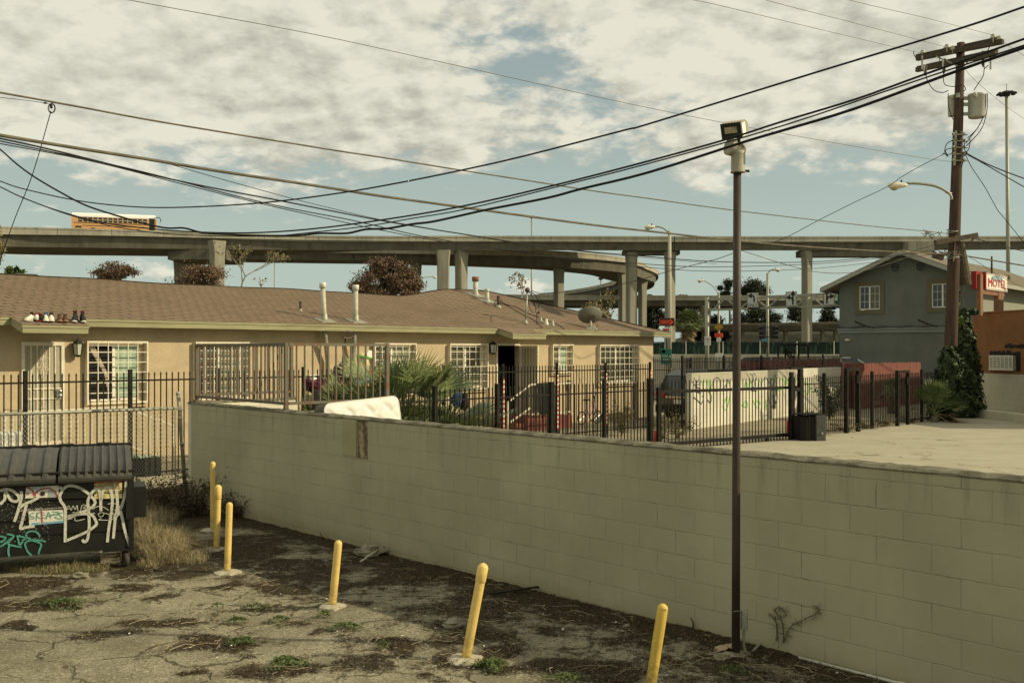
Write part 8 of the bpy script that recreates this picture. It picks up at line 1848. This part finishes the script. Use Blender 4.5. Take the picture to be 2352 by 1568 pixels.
b.f = [(i*(n+1)+j,(i+1)*(n+1)+j,(i+1)*(n+1)+j+1,i*(n+1)+j+1) for i in range(n) for j in range(n)]; tag(b.build('paper_scrap', mat('brown_paper',(.4,.31,.2))), 'crumpled brown paper at the foot of the lamp pole', 'paper')
b = MB(); rnd = random.Random(31)
for _ in range(90):
    px = rnd.uniform(0,2000); py = rnd.uniform(1240,1560); p = gpt_(px,py)
    if WF.loc((p.x,p.y))[1] > -.05: continue
    k = rnd.uniform(.003,.009); a = rnd.uniform(0,6.28); q = len(b.v); u = Vector((math.cos(a),math.sin(a),rnd.uniform(-.3,.3)))*k; v = Vector((-math.sin(a),math.cos(a),rnd.uniform(0,.6)))*k; c = p+Vector((0,0,.03)); b.v += [tuple(c-u-v),tuple(c+u-v),tuple(c+u+v),tuple(c-u+v)]; b.f.append((q,q+1,q+2,q+3))
tag(b.build('litter_scraps', M['sticker_white']), 'tiny pale scraps of litter scattered on the asphalt', 'litter', kind='stuff')
# things in the yard seen through the fences
y0 = HF.t(792,-2.6)
o = HF.thing('toy_pile', 'heap of discarded plastic toys and ride-ons behind the palms', 'toys', HF.t(780,-2.6), -2.6, ZL+.22)
b = MB(); b.box(-.75,1.3,-.3,.3,-.22,1.12); b.build('table', M['galv'], o)
for (x, z, r, m, nm) in ((-.55,1.32,(.45,.25,.17),'plastic_purple','toy_car_body'),(-.05,1.62,(.22,.2,.2),'plastic_purple','toy_seat'),(.45,1.42,(.26,.22,.2),'toy_blue','toy_truck'),(.75,1.5,(.16,.16,.12),'red','toy_hood'),(.55,1.75,(.12,.12,.25),'toy_cream','toy_figure'),(1.3,1.5,(.3,.22,.12),'maroon','toy_canopy'),(1.25,1.35,(.35,.2,.12),'white','toy_base'),(.3,1.28,(.3,.2,.12),'toy_cream','toy_tray'),(-.75,1.45,(.15,.15,.1),'white','toy_lid')):
    b = MB(); b.blob((x,-.1,z), r, .45, 8, x*3); b.build(nm, M[m], o)
b = MB(); b.tube([(.35,-.2,1.98),(.75,-.2,1.9)], .03, 6); b.build('toy_handle', M['toy_green'], o)
b = MB(); b.lathe([(.09,-.02),(.09,.02)], 12, (.68,-.2,2.0), (0,1,0)); b.build('toy_wheel', M['white'], o)
b = MB(); b.tube([HF.w(0,0,0)*0+Vector((0,0,1.2)), Vector((.12,0,2.0)), Vector((.18,0,2.35))], .035, 6); b.tube(smooth([(.05,0,2.38),(.18,0,2.5),(.36,0,2.46),(.3,0,2.36),(.1,0,2.36)]), .022, 5); b.build('scoop_handle', M['dark_pipe'], o)
o = HF.thing('kids_bicycle', 'pink child bicycle lying against the bungalow wall', 'bicycle', HF.t(1350,-.8), -.8, ZL)
for x in (-.35,.42):
    b = MB(); b.tube([(x+.2*math.cos(a),-.05,.21+.2*math.sin(a)) for a in [k*math.pi/9 for k in range(19)]], .02, 5, False); w = b.build('wheel', M['tyre'], o)
    b = MB(); [b.tube([(x,-.05,.21),(x+.19*math.cos(a),-.05,.21+.19*math.sin(a))], .004, 3) for a in [k*math.pi/6 for k in range(12)]]; b.build('spokes', M['chrome'], w)
b = MB(); b.tube([(-.35,-.05,.21),(-.1,-.05,.55),(.3,-.05,.6),(.42,-.05,.21)], .018, 5); b.tube([(-.1,-.05,.55),(.02,-.05,.2),(.3,-.05,.6)], .018, 5); b.tube([(.02,-.05,.2),(-.35,-.05,.21)], .015, 5); b.build('frame', M['pink'], o)
b = MB(); b.tube([(-.13,-.05,.6),(-.1,-.05,.75)], .015, 5); b.box(-.22,0,-.1,0,.74,.79); b.build('saddle', M['cloth_black'], o)
b = MB(); b.tube([(.3,-.05,.6),(.27,-.05,.85),(.1,-.25,.95)], .014, 5); b.tube([(.27,-.05,.85),(.4,.15,.95)], .014, 5); b.build('handlebar', M['ink'], o)
for (px, z, m, nm, lab) in ((1048,.98,'cloth_blue','backpack','blue backpack hanging on the tall fence by the window'),(1064,.92,'cloth_black','backpack','black backpack hanging on the tall fence by the window')):
    b = MB(); t = HF.t(px,F2Y-.1); b.blob((0,0,.1), (.13,.09,.22), .3, 8, px); o = b.build(nm, M[m], None, True); o.location = HF.w(t,F2Y-.13,1.15 if m=='cloth_blue' else 1.05); tag(o, lab, 'backpack')
o = HF.thing('trash_bin', 'black crate with pale lid on the ground behind the chain link fence', 'bin', HF.t(336,-2.9), -2.9, ZL); b = MB(); b.cbox(-.18,.20,-.2,.2,0,.34,.03); b.build('crate', M['cloth_black'], o); b = MB(); b.cbox(-.24,.02,-.22,.1,.345,.38,.01); b.build('lid', M['curtain'], o)
b = MB(); b.cbox(-.4,.25,-.1,.1,0,.62,.03); o = b.build('cooler', M['white'], None); q = HF.w(HF.t(12,-2.9),-2.9,ZL+.02); o.location = q; o.rotation_euler = (0,0,HF.ang); o.scale = (1,1,1.5); tag(o, 'white appliance box at the left edge behind the chain link fence', 'box')
